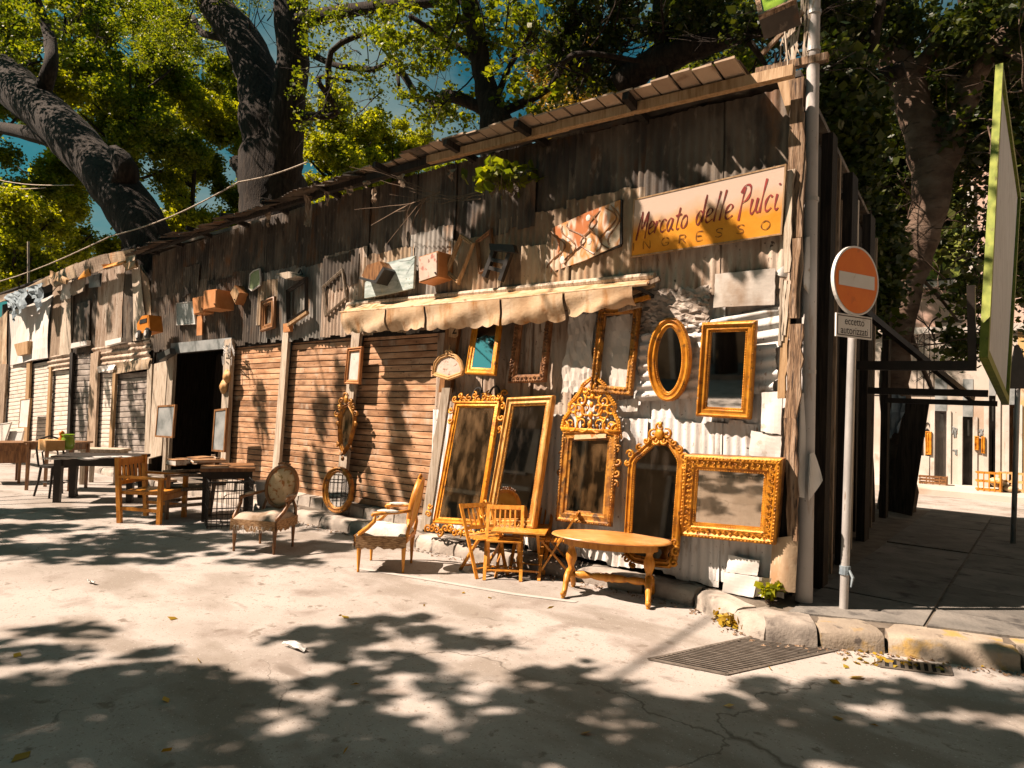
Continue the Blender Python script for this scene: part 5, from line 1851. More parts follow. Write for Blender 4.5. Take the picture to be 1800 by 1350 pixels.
MB().tube([(.17 * math.cos(t), .17 * math.sin(t), .22) for t in [k * math.pi / 8 for k in range(16)]], .010, 6, closed=True).build('ring_stretcher', M['wood_black'], bc, local=True)


def mission_chair(label, loc, rz, wood, hh=.80):
    r = thing('slat_armchair', label, 'armchair', loc, rz, 'square wooden armchairs')
    for s in (-1, 1):
        MB().beam((s * .27, .25, 0), (s * .27, .32, hh), .05, .05, up=(0, 1, 0)).build('rear_leg', wood, r, local=True)
        MB().beam((s * .28, -.25, 0), (s * .28, -.25, .54), .05, .05, up=(0, 1, 0)).build('front_leg', wood, r, local=True)
        MB().beam((s * .285, -.30, .555), (s * .275, .28, .57), .075, .028).build('armrest', wood, r, local=True)
        MB().beam((s * .27, -.25, .16), (s * .27, .26, .18), .025, .04).build('side_stretcher', wood, r, local=True)
    MB().box((0, .0, .37), (.52, .50, .04)).build('seat', wood, r, local=True)
    MB().box((0, -.25, .315), (.52, .025, .07)).build('seat_rail', wood, r, local=True)
    MB().beam((-.26, .315, hh - .06), (.26, .315, hh - .06), .09, .028, up=(0, 1, 0)).build('top_rail', wood, r, local=True)
    MB().beam((-.26, .285, .49), (.26, .285, .49), .05, .028, up=(0, 1, 0)).build('lower_rail', wood, r, local=True)
    for i in range(5):
        x_ = -.16 + i * .08
        MB().beam((x_, .288, .51), (x_, .312, hh - .10), .035, .014, up=(0, 1, 0)).build('back_slat', wood, r, local=True)
    return r


mission_chair('square orange brown armchair at the right end of the long table', gp(268, 914), yaw(.80, .60), M['wood_orange'])
mission_chair('square dull brown armchair right of the orange brown one', gp(328, 905), yaw(-.35, -.93), M['plank'], .78)
dt = table('dark_table', 'dark table stacked with books behind the wire cage', 'table', 352, 918, 440, 915, .7, .68, M['wood_brown'], M['wood_black'], lw=.09)
for i, (u, v, a_, b_, c_) in enumerate([(326, 800, .30, .20, .06), (338, 797, .36, .26, .05), (352, 800, .28, .2, .09), (366, 803, .40, .28, .04), (310, 803, .22, .16, .08), (378, 808, .32, .22, .03)]):
    p = G(u, v + 12, .70)
    t = thing('book', ['thin tan book open beside the stack', 'wide brown book lying in the pile', 'thick brown book in the middle', 'large flat book with lifted cover', 'small thick book at the left of the pile', 'thin book at the right table edge'][i] + ' on the dark table', 'book', (p.x, p.y, .68), rnd.uniform(0, 3), 'books on the dark table')
    MB().box((0, 0, c_ / 2), (a_ - .012, b_ - .012, c_ - .01)).build('pages', M['paper_old'], t, local=True)
    MB().box((0, 0, c_ - .004), (a_, b_, .008)).build('cover', M['book'], t, local=True)
    MB().box((0, 0, .004), (a_, b_, .008)).build('cover', M['book'], t, local=True)
    t.location.z = .68 if i != 3 else .72
# wire cage under / beside the dark table
p = G(398, 918)
cg = thing('wire_cage', 'black wire cage standing on the ground before the dark table', 'cage', (p.x, p.y, 0), math.radians(-22))
for z in (.03, .24, .45, .56):
    MB().tube([(-.42, -.25, z), (.42, -.25, z), (.42, .25, z), (-.42, .25, z)], .008, 5, closed=True).build('ring', M['iron_black'], cg, local=True)
for i in range(15):
    x_ = -.42 + i * .06
    for yy in (-.25, .25):
        MB().tube([(x_, yy, 0), (x_, yy, .56)], .005, 4).build('wire', M['iron_black'], cg, local=True)
for i in range(8):
    yy = -.21 + i * .06
    for xx in (-.42, .42):
        MB().tube([(xx, yy, 0), (xx, yy, .56)], .005, 4).build('wire', M['iron_black'], cg, local=True)
p = G(466, 888, PZ)
bk = thing('bucket', 'milky white plastic bucket on the pavement by the first shutter', 'bucket', (p.x, p.y, PZ))
MB().lathe([(.10, 0), (.135, .30), (.145, .30), (.145, .33), (.12, .33)], (p.x, p.y, PZ), 18).build('body', M['plastic_white'], bk, smooth=True)

# ================================================================== STREET FURNITURE
b0 = G(1413, 1057, PZ)
b1 = atY(1432, -60, b0.y)
po = thing('utility_pole', 'tall pale round pole at the building corner', 'pole', b0)
mb = MB()
mb.tube([b0, b0.lerp(b1, .35), b0.lerp(b1, .7), b1 + (b1 - b0) * .12], [.064, .060, .050, .046], 18)
sharp(mb.build('shaft', M['pole_paint'], po, smooth=True), 60)
for t in (.62, .86, .92, .35):
    q = b0.lerp(b1, t)
    MB().tube([q, q + (b1 - b0).normalized() * .03], .062 if t < .7 else .056, 16).build('band', M['galv'], po)
# pale torn sheets wrapped on the pole
for (pts, off, bend, lab) in [([(1404, 700), (1413, 690), (1420, 880), (1405, 872)], 0, .03, 'curled white sheet hanging against the lower part of the pole'),
                              ([(1420, 800), (1432, 795), (1444, 845), (1424, 880)], -.02, .04, 'pale sheet corner sticking out right of the pole'),
                              ([(1392, 690), (1405, 684), (1402, 760), (1392, 735)], .03, .02, 'blue grey scrap pinned to the corner boards'),
                              ([(1362, 480), (1386, 462), (1393, 488), (1372, 486)], .10, .02, 'folded pale metal flap at the corner above the sticks'),
                              ([(1413, 420), (1424, 416), (1422, 520), (1414, 505)], 0, .02, 'pale strip of torn poster on the upper pole')]:
    pl = PL((0, b0.y - .075 - off, 0), (0, -1, 0))
    q = [pl.px(*p) for p in pts]
    mb = MB()
    mb.sheet(lambda s, t: pl.pt(*bil(q, s, t), bend * math.sin(s * 3 + t * 2)), 6, 8)
    mm = 'rag' if 'blue' in lab else 'white_paint'
    tag(mb.build('torn_sheet', M[mm], None), lab, 'torn sheet')

# no entry sign
g0 = G(1483, 1070, PZ)
ne = thing('no_entry_sign', 'orange no entry sign with white bar above a white eccetto autorizzati plate', 'traffic sign', g0)
tp = atY(1502, 470, g0.y)
mb = MB()
mb.tube([g0, g0.lerp(tp, .5), tp], .031, 14)
sharp(mb.build('post', M['galv'], ne, smooth=True), 60)
snv = Vector((.70, -.71, 0)).normalized()
sn = (CAM - atY(1505, 493, g0.y))
sn.z = 0
sn.normalize()
ang = math.radians(55)
nrm = Vector((sn.x * math.cos(ang) - sn.y * math.sin(ang), sn.x * math.sin(ang) + sn.y * math.cos(ang), 0))
nrm2 = Vector((sn.x * math.cos(-ang) - sn.y * math.sin(-ang), sn.x * math.sin(-ang) + sn.y * math.cos(-ang), 0))
SIGN_N = nrm
pl = PL(tp + SIGN_N * .04, SIGN_N)
ca, cb_ = pl.px(1505.5, 493.5)
RA = abs(pl.px(1505, 433)[1] - pl.px(1505, 553)[1]) / 2
n = 48
circ = [(ca + RA * math.cos(2 * math.pi * k / n), cb_ + RA * math.sin(2 * math.pi * k / n)) for k in range(n)]
mb = MB()
mb.slab(pl, circ, -.014, .0)
mb.sweep(pl, circ, [(-.004, -.022), (-.004, .003), (.006, .004), (.010, .001)])
mb.build('disc', M['sign_white'], ne)
mb = MB()
mb.slab(pl, [(ca + (a - ca) * .955, cb_ + (b - cb_) * .955) for a, b in circ], .0, .003)
mb.build('red_face', M['sign_orange'], ne)
mb = MB()
mb.slab(pl, [(ca - RA * .80, cb_ - RA * .20), (ca + RA * .80, cb_ - RA * .20), (ca + RA * .80, cb_ + RA * .20), (ca - RA * .80, cb_ + RA * .20)], .003, .006)
mb.build('white_bar', M['sign_white'], ne)
pa, pb = pl.px(1502, 574)
hw, hh = RA * .80, RA * .335
rect = [(pa - hw, pb - hh), (pa + hw, pb - hh), (pa + hw, pb + hh), (pa - hw, pb + hh)]
mb = MB()
mb.slab(pl, rect, -.012, 0)
pn = mb.build('plate', M['sign_white'], ne)
MB().sweep(pl, inset(rect, .012), [(0, 0), (0, .002), (.006, .002), (.006, 0)]).build('plate_border', M['ink'], ne)
text_obj('eccetto', pl, pa + .0, pb + hh * .38, .082, M['ink'], ne, h=.002, sx=.92)
text_obj('autorizzati', pl, pa + .0, pb - hh * .42, .082, M['ink'], ne, h=.002, sx=.92)
for z in (.02, -.06):
    MB().tube([tp + Vector((0, 0, z - .1)), tp + Vector((0, 0, z - .075))], .038, 12).build('clamp', M['galv'], ne)
MB().tube([g0.lerp(tp, .10), g0.lerp(tp, .125)], .040, 12).build('tape_band', M['rag'], ne)
tg = g0.lerp(tp, .115)
MB().tube([tg + Vector((.035, -.02, 0)), tg + Vector((.06, -.03, -.05)), tg + Vector((.05, -.035, -.12))], [.008, .012, .006], 5).build('tape_tail', M['rag'], ne)

# warning sign on a pole at the right edge (seen from behind)
q0 = G(1781, 955, PZ)
q1 = atY(1791, 612, q0.y)
ws = thing('warning_sign', 'dark back of a triangular traffic sign on a thin pole at right edge', 'traffic sign', q0)
mb = MB()
mb.tube([q0, q1], .028, 10)
mb.build('post', M['galv'], ws, smooth=True)
pl = PL(q1 + Vector((.05, -.06, 0)), (.75, -.66, 0))
pts = [(1796, 605), (1803, 620), (1820, 668), (1818, 683), (1780, 683), (1774, 670), (1788, 622), (1791, 607)]
MB().slab(pl, pl.poly(pts), -.06, -.04).build('back_plate', M['iron_black'], ws)

# billboard on beams above the side pavement
bn = Vector((1, -.026, 0))
i0 = Vector((1.07, 1.76, 0))
bp = PL(i0, bn)
bb = thing('billboard', 'weathered pale billboard with green frame on dark beams above the side pavement', 'billboard', (i0.x, i0.y, 0))
quad = [(1757, 112), (1790, 345), (1768, 712), (1729, 628)]
poly = bp.poly(quad)
MB().slab(bp, inset(poly, .03), -.02, .0).build('face_board', M['bill_face'], bb)
MB().sweep(bp, poly, [(0, -.035), (0, .03), (.09, .03), (.09, .0)]).build('green_frame', M['bill_green'], bb)
for (u1, v1, w_) in [(1731, 643, .085), (1750, 692, .07), (1765, 710, .06)]:
    e = bp.pt(*bp.px(u1, v1), -.06)
    MB().beam((-.04, e.y, e.z + .02), e, w_, w_, up=(0, 1, 0)).build('beam', M['wood_black'], bb)
MB().beam((-.02, 1.9, 2.75), (.80, 4.2, 1.86), .06, .06).build('brace', M['wood_black'], bb)
MB().beam(bp.pt(*bp.px(1729, 500), -.09), bp.pt(*bp.px(1731, 640), -.09), .06, .06).build('strut', M['wood_black'], bb)

# floor grates
def grate(name, label, pts, nb, along_long=True, bw=.012):
    q = [G(*p) for p in pts]  # TL TR BR BL
    c_ = sum(q, Vector()) / 4
    r = thing(name, label, 'drain grate', (c_.x, c_.y, .0))
    up_ = Vector((0, 0, 1))
    MB().add([p + up_ * .003 for p in q], [(0, 1, 2, 3)]).build('pit', M['pit'], r)
    mb = MB()
    for i in range(4):
        mb.beam(q[i] + up_ * .006, q[(i + 1) % 4] + up_ * .006, .022, .004)
    mb.build('rim', M['grate'], r)
    for i in range(nb):
        t = (i + .5) / nb
        a, b = (q[0].lerp(q[3], t), q[1].lerp(q[2], t)) if along_long else (q[0].lerp(q[1], t), q[3].lerp(q[2], t))
        MB().beam(a + up_ * .007, b + up_ * .007, bw, .003).build('bar', M['grate'], r)
    return r


grate('road_grate', 'large square barred drain grate set in the road by the kerb', [(1322, 1120), (1482, 1141), (1276, 1187), (1140, 1160)], 26, bw=.013)
grate('gutter_grate', 'small slotted gutter grate below the broken kerb', [(1545, 1158), (1668, 1172), (1672, 1188), (1546, 1173)], 9, False, bw=.020)

# ================================================================== FAR SIDE OF THE BACK ROAD
FY = 13.3
mb = MB()
mb.hexa([Vector((-40, 11.3, -.02)), Vector((40, 11.3, -.02)), Vector((40, FY + .1, -.02)), Vector((-40, FY + .1, -.02))],
        [Vector((-40, 11.3, .12)), Vector((40, 11.3, .12)), Vector((40, FY + .1, .12)), Vector((-40, FY + .1, .12))])
structure(mb.build('far_pavement', M['wall_pale']))
fb = thing('terrace_building', 'pale rendered terrace building with tall dark doors across the back road', 'building', (1, FY, .12))


def wallblock(name, x0, x1, z0, z1, y0, y1, mt, parent):
    return MB().box(((x0 + x1) / 2, (y0 + y1) / 2, (z0 + z1) / 2), (x1 - x0, y1 - y0, z1 - z0)).build(name, mt, parent)


def fx(u, v=760):
    return atY(u, v, FY).x


# doors at surveyed sight lines
doors = [(fx(1643), fx(1664), 1.72, 'door_grey'), (fx(1692), fx(1710), 1.6, 'door_dark'), (fx(1738), fx(1750), 2.1, 'door_dark'), (fx(1774), fx(1788), 1.9, 'wood_brown'), (fx(1835), fx(1850), 1.9, 'door_dark'), (fx(1900), fx(1920), 1.9, 'door_dark')]
xs = -7.5
for k, (d0, d1, dh, mm) in enumerate(doors):
    wallblock('wall', xs, d0, .12, 3.7, FY, FY + .4, M['wall_pale'] if k < 4 else M['wall_ochre'], fb)
    wallblock('wall', d0, d1, .12 + dh, 3.7, FY, FY + .4, M['wall_pale'], fb)
    dr = wallblock('door', d0, d1, .12, .12 + dh, FY + .2, FY + .26, M[mm], fb)
    wallblock('door_panel', d0 + .08, (d0 + d1) / 2 - .03, .3, .12 + dh * .62, FY + .17, FY + .2, M[mm], dr)
    wallblock('door_panel', (d0 + d1) / 2 + .03, d1 - .08, .3, .12 + dh * .62, FY + .17, FY + .2, M[mm], dr)
    wallblock('fanlight', d0 + .08, d1 - .08, .12 + dh * .72, .05 + dh, FY + .17, FY + .2, M['slate'], dr)
    wallblock('transom_panel', d0, d1, .12 + dh, 2.6, FY - .012, FY + .1, M['slate'], fb)
    wallblock('door_frame', d0 - .09, d0, .12, .12 + dh, FY - .03, FY + .1, M['plaster_pale'], fb)
    wallblock('door_frame', d1, d1 + .09, .12, .12 + dh, FY - .03, FY + .1, M['plaster_pale'], fb)
    xs = d1
wallblock('wall', xs, 22, .12, 3.7, FY, FY + .4, M['wall_ochre'], fb)
wallblock('plinth', -7.5, doors[0][0] - .1, .12, .75, FY - .05, FY, M['plaster_pale'], fb)
wallblock('string_course', -7.5, 22, 3.7, 3.86, FY - .10, FY + .4, M['plaster_pale'], fb)
wallblock('upper_wall', -7.5, 22, 3.86, 9.5, FY + .02, FY + .4, M['wall_pink'], fb)
wallblock('cornice', -7.6, 22, 9.5, 9.8, FY - .3, FY + .4, M['plaster_pale'], fb)
wallblock('side_wall', -7.5, -7.2, .12, 9.5, FY + .4, FY + 8, M['wall_pink'], fb)
x = -6.4
while x < 14:
    wn = wallblock('window', x, x + 1.0, 5.0, 7.2, FY - .02, FY + .03, M['door_dark'], fb)
    wallblock('frame', x - .12, x, 4.95, 7.3, FY - .06, FY + .02, M['plaster_pale'], wn)
    wallblock('frame', x + 1.0, x + 1.12, 4.95, 7.3, FY - .06, FY + .02, M['plaster_pale'], wn)
    wallblock('sill', x - .2, x + 1.2, 4.82, 4.95, FY - .15, FY + .02, M['plaster_pale'], wn)
    wallblock('shutter', x + .03, x + .48, 5.03, 7.17, FY - .05, FY - .025, M['bill_green'], wn)
    wallblock('shutter', x + .52, x + .97, 5.03, 7.17, FY - .05, FY - .025, M['bill_green'], wn)
    x += 2.7
# scratched panel joints and graffiti loops on the pale wall
for u in (1610, 1622, 1632, 1640):
    X_ = fx(u)
    wallblock('panel_joint', X_, X_ + .02, 2.2, 3.7, FY - .004, FY + .01, M['plank_dark'], fb)
wallblock('panel_joint', -7.5, doors[0][0], 2.18, 2.21, FY - .005, FY + .01, M['plank_dark'], fb)
g = PL((0, FY - .01, 0), (0, -1, 0))
for (u, v, ru, rv) in [(1619, 785, 9, 45), (1630, 785, 9, 42), (1629, 762, 4, 8)]:
    mb = MB()
    mb.tube([g.pt(*g.px(u + ru * math.cos(t), v + rv * math.sin(t))) for t in [k * .3 for k in range(21)]], .018, 4, closed=True)
    mb.build('graffiti', M['door_dark'], fb)
for (u0, u1, v0, v1) in [(1673, 1684, 750, 770), (1672, 1685, 790, 802), (1720, 1730, 752, 768)]:
    for k in range(4):
        mb = MB()
        mb.tube([g.pt(*g.px(lerp(u0, u1, rnd.random()), lerp(v0, v1, rnd.random()))) for _ in range(4)], .012, 4)
        mb.build('graffiti', M['slate'], fb)
# framed pictures hung outside
for (u0, u1, v0, v1, lab) in [(1608.5, 1618, 754, 795, 'left of the two tall orange frames on the graffiti wall'), (1627, 1638, 758, 799, 'right of the two tall orange frames on the graffiti wall'), (1713, 1721, 766, 791, 'wider pale orange frame right of the second dark door'), (1725, 1732, 767, 797, 'narrow dark frame right of the pale orange frame')]:
    framed('picture_frame', lab, 'picture frame', PL((0, FY - .03, 0), (0, -1, 0)), [(u0, v0), (u1, v0 + .8), (u1, v1 + .8), (u0, v1)], .07, .05, M['gold'] if 'orange' in lab else M['wood_black'], 'canvas', M['engraving'], 'frames on the far wall')


def fground(u, v):
    p = G(u, v, .12)
    return Vector((p.x, p.y, .12))


def small_table(label, u, v, w_, h, mt):
    p = fground(u, v)
    r = thing('side_table', label, 'table', p)
    MB().box(p + Vector((0, 0, h - .015)), (w_, .3, .03)).build('tabletop', mt, r)
    for s in (-1, 1):
        for q in (-1, 1):
            MB().tube([p + Vector((s * w_ * .45, q * .12, 0)), p + Vector((s * w_ * .40, q * .12, h * .5)), p + Vector((s * w_ * .45, q * .12, h - .03))], [.012, .014, .02], 6).build('leg', mt, r)
    return r


small_table('small black table against the pale wall by the grey door', 1655, 846, .40, .40, M['iron_black'])
small_table('pale low bench table by the narrow far door', 1728, 846, .5, .36, M['slate'])
p = fground(1684, 840)
ur = thing('stone_urn', 'pale carved stone urn across the back road', 'urn', p)
MB().lathe([(r_ * .42, z_ * .42) for r_, z_ in [(.26, 0), (.28, .1), (.14, .2), (.12, .3), (.22, .5), (.32, .8), (.36, .95), (.44, 1.02), (.40, 1.08)]], p, 16).build('body', M['wall_pale'], ur, smooth=True)
p = fground(1706, 842)
rk = thing('iron_rack', 'dark ornate iron stand with shelves before the far dark door', 'rack', p)
for z in (.03, .30, .58, .82):
    MB().box(p + Vector((0, 0, z)), (.38, .22, .03)).build('shelf', M['iron_black'], rk)
for s in (-1, 1):
    for q in (-1, 1):
        MB().tube([p + Vector((s * .18, q * .09, 0)), p + Vector((s * .13, q * .09, .17)), p + Vector((s * .18, q * .09, .44)), p + Vector((s * .15, q * .09, 1.04))], .014, 5).build('leg', M['iron_black'], rk)
mb = MB()
for k in range(10):
    q = p + Vector((rnd.uniform(-.16, .16), rnd.uniform(-.1, 0), rnd.choice((.16, .44, .70)) + rnd.uniform(-.05, .05)))
    mb.tube([q + Vector((.05 * math.cos(t), 0, .05 * math.sin(t))) for t in [i * .7 for i in range(9)]], .008, 4, closed=True)
mb.build('scrollwork', M['iron_black'], rk)


def crate(label, u, v, w_, d_, h, rz, mt, tilt=0):
    p = fground(u, v)
    r = thing('wicker_crate', label, 'crate', p, rz, 'crates on the far kerb')
    for z in (.03, h * .5, h - .03):
        for (a, b) in (((-w_ / 2, -d_ / 2), (w_ / 2, -d_ / 2)), ((w_ / 2, -d_ / 2), (w_ / 2, d_ / 2)), ((w_ / 2, d_ / 2), (-w_ / 2, d_ / 2)), ((-w_ / 2, d_ / 2), (-w_ / 2, -d_ / 2))):
            MB().beam((*a, z), (*b, z), .016, .03, up=ZUP).build('rail', mt, r, local=True)
    for i in range(5):
        x_ = lerp(-w_ / 2 + .02, w_ / 2 - .02, i / 4)
        MB().beam((x_, -d_ / 2 - .01, 0), (x_, -d_ / 2 - .01, h), .022, .012, up=(0, 1, 0)).build('stave', mt, r, local=True)
    MB().box((w_ / 2, 0, h / 2), (.03, d_, h)).build('end_panel', mt, r, local=True)
    return r


crate('orange wicker crate standing alone on the far kerb', 1737, 863, .42, .34, .42, .15, M['wood_orange'])
crate('brown wicker crate at the right frame edge on the far kerb', 1784, 864, .44, .34, .42, -.25, M['cane'])
crate('low dark lattice crate under the small black table', 1640, 851, .55, .3, .2, .1, M['wood_brown'])
p = fground(1762, 864)
t = thing('cushion_pile', 'heap of tan cushions between the two orange crates', 'cushions', p)
for k in range(5):
    MB().blob(p + Vector((rnd.uniform(-.15, .15), rnd.uniform(-.1, .1), .08 + .07 * (k % 3))), .15, .13, .08, Matrix.Rotation(rnd.uniform(0, 3), 3, 'Z'), 10, 6).build('cushion', M['fab_peach'], t, smooth=True)

# ================================================================== HOUSES OUT OF VIEW (one seen in the mirrors, two added as sky blockers)
ob = thing('plaster_house', 'long brown plastered house across the street seen in the mirrors', 'building', (-14, -13.2, 0))
wallblock('wall', -40, 8, 0, 6.6, -13.6, -13.2, M['wall_brown'], ob)
wallblock('string_course', -40, 8, 2.95, 3.1, -13.2, -13.1, M['plaster_pale'], ob)
wallblock('cornice', -40, 8, 6.6, 6.9, -13.6, -12.9, M['wall_brown'], ob)
x = -38
while x < 6:
    dr = wallblock('door', x, x + 1.2, 0, 2.6, -13.22, -13.14, M['door_dark'], ob)
    wn = wallblock('window', x + 2.2, x + 3.3, 3.6, 5.2, -13.22, -13.14, M['door_dark'], ob)
    wallblock('sill', x + 2.1, x + 3.4, 3.5, 3.6, -13.2, -13.05, M['plaster_pale'], wn)
    wallblock('shutter', x + 1.7, x + 2.2, 3.6, 5.2, -13.2, -13.12, M['plaster_pale'], wn)
    wallblock('shutter', x + 3.3, x + 3.8, 3.6, 5.2, -13.2, -13.12, M['plaster_pale'], wn)
    wallblock('frame', x - .15, x, 0, 2.8, -13.2, -13.1, M['plaster_pale'], dr)
    wallblock('frame', x + 1.2, x + 1.35, 0, 2.8, -13.2, -13.1, M['plaster_pale'], dr)
    x += 4.4
for (x0, x1, y0, y1, lab) in ((-46, -45, -13, -1.2, 'unseen brown house added at the street end to block sky light'), (9.5, 10.5, -13.2, 4.5, 'unseen brown house added right of the camera to block sky light')):
    hb = thing('plaster_house', lab, 'building', ((x0 + x1) / 2, (y0 + y1) / 2, 0))  # unseen house, added to keep low sky light off the street
    wallblock('wall', x0, x1, 0, 10, y0, y1, M['wall_brown'], hb)
    wallblock('roof', x0 - .3, x1 + .3, 10, 10.3, y0 - .3, y1 + .3, M['iron_dark'], hb)
    for k in range(5):
        yy = lerp(y0 + 1, y1 - 2, k / 4)
        xf = x1 if x0 < 0 else x0
        for zz in (.1, 3.6, 6.6):
            wallblock('door' if zz < 1 else 'window', xf - .03, xf + .03, zz, zz + 2.2, yy, yy + 1, M['door_dark'], hb)
structure(MB().box((-16, -12.1, .03), (50, 2.2, .2)).build('opposite_pavement', M['paving']))

# ================================================================== TREES
def leaf_cloud(centres, radii, counts, size, flat=.7):
    """numpy leaf quads: returns verts (n*4,3)"""
    C_ = np.repeat(np.array(centres), counts, axis=0)
    Rr = np.repeat(np.array(radii), counts, axis=0)
    n = len(C_)
    off = nr.randn(n, 3)
    off /= np.linalg.norm(off, axis=1)[:, None] + 1e-6
    off *= (nr.rand(n) ** .45)[:, None]
    P_ = C_ + off * (Rr[:, None] if Rr.ndim == 1 else Rr)
    a = nr.randn(n, 3)
    a[:, 2] *= .6
    a /= np.linalg.norm(a, axis=1)[:, None]
    b = nr.randn(n, 3)
    b -= a * (a * b).sum(1)[:, None]
    b /= np.linalg.norm(b, axis=1)[:, None]
    s = size * (.6 + .8 * nr.rand(n))
    s = s * np.where(nr.rand(n) < .15, 1.5, 1.0)
    L_ = a * s[:, None]
    W_ = b * (s * (.26 + .16 * nr.rand(n)))[:, None]
    V = np.stack([P_ - L_ * .5, P_ + W_ - L_ * .05, P_ + L_ * .5, P_ - W_ - L_ * .05], 1).reshape(-1, 3)
    return V


def leaf_mesh(name, V, mt, parent=None, off=Vector((0, 0, 0))):
    n = len(V) // 4
    me = bpy.data.meshes.new(name)
    me.vertices.add(n * 4)
    me.vertices.foreach_set('co', (V - np.array(off)).astype(np.float32).ravel())
    me.loops.add(n * 4)
    me.loops.foreach_set('vertex_index', np.arange(n * 4, dtype=np.int32))
    me.polygons.add(n)
    me.polygons.foreach_set('loop_start', np.arange(0, n * 4, 4, dtype=np.int32))
    me.polygons.foreach_set('loop_total', np.full(n, 4, dtype=np.int32))
    me.update(calc_edges=True)
    me.materials.append(mt)
    o = bpy.data.objects.new(name, me)
    COL.objects.link(o)
    if parent is not None:
        o.parent = parent
    return o


def clumps(blobs, nclump, per, crad):
    """blobs: (centre Vector, (rx,ry,rz), weight) -> clump centres through the volumes, shell biased"""
    W = np.array([b[2] * b[1][0] * b[1][2] for b in blobs])
    pick = nr.choice(len(blobs), nclump, p=W / W.sum())
    cs = []
    for k in pick:
        c_, r_, _ = blobs[k]
        d = nr.randn(3)
        d /= np.linalg.norm(d)
        d *= nr.rand() ** .4
        cs.append((c_[0] + d[0] * r_[0], c_[1] + d[1] * r_[1], c_[2] + d[2] * r_[2]))
    return cs, crad * (.5 + nr.rand(nclump)), np.maximum(3, (per * (.4 + 1.2 * nr.rand(nclump))).astype(int))


def pxblob(u, v, ru, rv, y, ry, wgt=1.0):
    c_ = atY(u, v, y)
    e = atY(u + 10, v, y)
    sc = (e - c_).length / 10
    sv = abs(atY(u, v + 10, y).z - c_.z) / 10
    return (c_, (ru * sc, ry, rv * sv), wgt)


def limb(mb, pts, radii, n=9, wob=.03):
    P_ = [Vector(p) for p in pts]
    out, rr = [], []
    for i in range(len(P_) - 1):
        a, b, c_, d = P_[max(i - 1, 0)], P_[i], P_[i + 1], P_[min(i + 2, len(P_) - 1)]
        for j in range(4):
            t = j / 4
            q = .5 * (2 * b + (c_ - a) * t + (2 * a - 5 * b + 4 * c_ - d) * t * t + (3 * b - a - 3 * c_ + d) * t ** 3)
            r = lerp(radii[i], radii[i + 1], t)
            out.append(q + Vector((rnd.uniform(-1, 1), rnd.uniform(-1, 1), rnd.uniform(-.3, .3))) * wob * r * 3)
            rr.append(r * rnd.uniform(.94, 1.07))
    out.append(P_[-1])
    rr.append(radii[-1])
    mb.tube(out, rr, n)


def twigs(mb, start, direction, length, r, depth, spread=.7):
    d = Vector(direction).normalized()
    n = 5
    pts = [Vector(start)]
    for i in range(n):
        d = (d + Vector((rnd.uniform(-1, 1), rnd.uniform(-1, 1), rnd.uniform(-.9, .9))) * .22).normalized()
        pts.append(pts[-1] + d * length / n)
    mb.tube(pts, [lerp(r, r * .4, i / n) for i in range(n + 1)], 5 if r > .02 else 3)
    if depth > 0:
        for k in range(rnd.randint(2, 4)):
            i = rnd.randint(1, n)
            dd = (d + Vector((rnd.uniform(-1, 1), rnd.uniform(-1, 1), rnd.uniform(-1, 1))) * spread).normalized()
            twigs(mb, pts[i], dd, length * rnd.uniform(.45, .75), r * .5, depth - 1, spread)
    return pts[-1]


def ptree(name, label, y, trunks, boughs, blobs, nclump, per, crad, size, lm, bark, group=None, twig_n=10, twig_len=1.0, twig_at=None, extra=None, base=None):
    """trunks: [(px points, px half widths)] on the vertical plane y; first trunk reaches the ground"""
    def conv(pts, ws):
        P_ = [atY(u, v, y) for u, v in pts]
        R_ = [w_ * (p - CAM).dot(FW) / F for p, w_ in zip(P_, ws)]
        return P_, R_
    P0, R0 = conv(*trunks[0])
    g_ = base or Vector((P0[0].x, P0[0].y, 0))
    root = thing(name, label, 'tree', g_, group=group)
    mb = MB()
    limb(mb, [Vector((g_.x, g_.y, 0))] + P0, [R0[0] * 1.3] + R0, 14)
    mb.build('trunk', bark, root, smooth=True)
    for t_ in trunks[1:]:
        mb = MB()
        limb(mb, *conv(*t_), 12)
        mb.build('limb', bark, root, smooth=True)
    mb = MB()
    for b_ in boughs:
        P_, R_ = conv(*b_)
        P_ = [p + Vector((0, rnd.uniform(-.25, .25) * i, 0)) for i, p in enumerate(P_)]
        limb(mb, P_, R_, 7, .05)
    for (u, v, du, dv) in (twig_at or []):
        for q in range(twig_n):
            s = atY(u + rnd.uniform(-1, 1) * du, v + rnd.uniform(-1, 1) * dv, y + rnd.uniform(-.6, .6))
            twigs(mb, s, (rnd.uniform(-1, 1), rnd.uniform(-.6, .6), rnd.uniform(-.6, .8)), twig_len * rnd.uniform(.5, 1.2), .016, 2)
    if mb.v:
        stuff(mb.build('branches', bark, root, smooth=True))
    cs, rs, ns = clumps(blobs, nclump, per, crad)
    leaf_mesh('crown', leaf_cloud(cs, rs, ns, size), lm, root, g_)
    return root


# leaning trunk growing through the gap between stall and shack
ptree('leaning_tree', 'large tree with thick trunk leaning left out of the gap between stall and shack', .45,
      [([(292, 640), (284, 520), (262, 430), (215, 345), (150, 270), (70, 190), (-30, 110), (-140, 20)], [22, 30, 39, 41, 39, 37, 35, 30])],
      [([(215, 345), (235, 300), (215, 270)], [22, 20, 12]), ([(110, 250), (50, 235), (-20, 225)], [16, 12, 9]), ([(60, 190), (90, 120), (60, 40), (70, -40)], [16, 12, 9, 6])],
      [pxblob(60, 20, 130, 70, .5, 1.5), pxblob(-60, 60, 90, 110, 0, 1.5)], 260, 40, .30, .12, M['leaf'], M['bark'], 'trees growing through and behind the market', 6, 1.0, [(100, 60, 80, 40)])
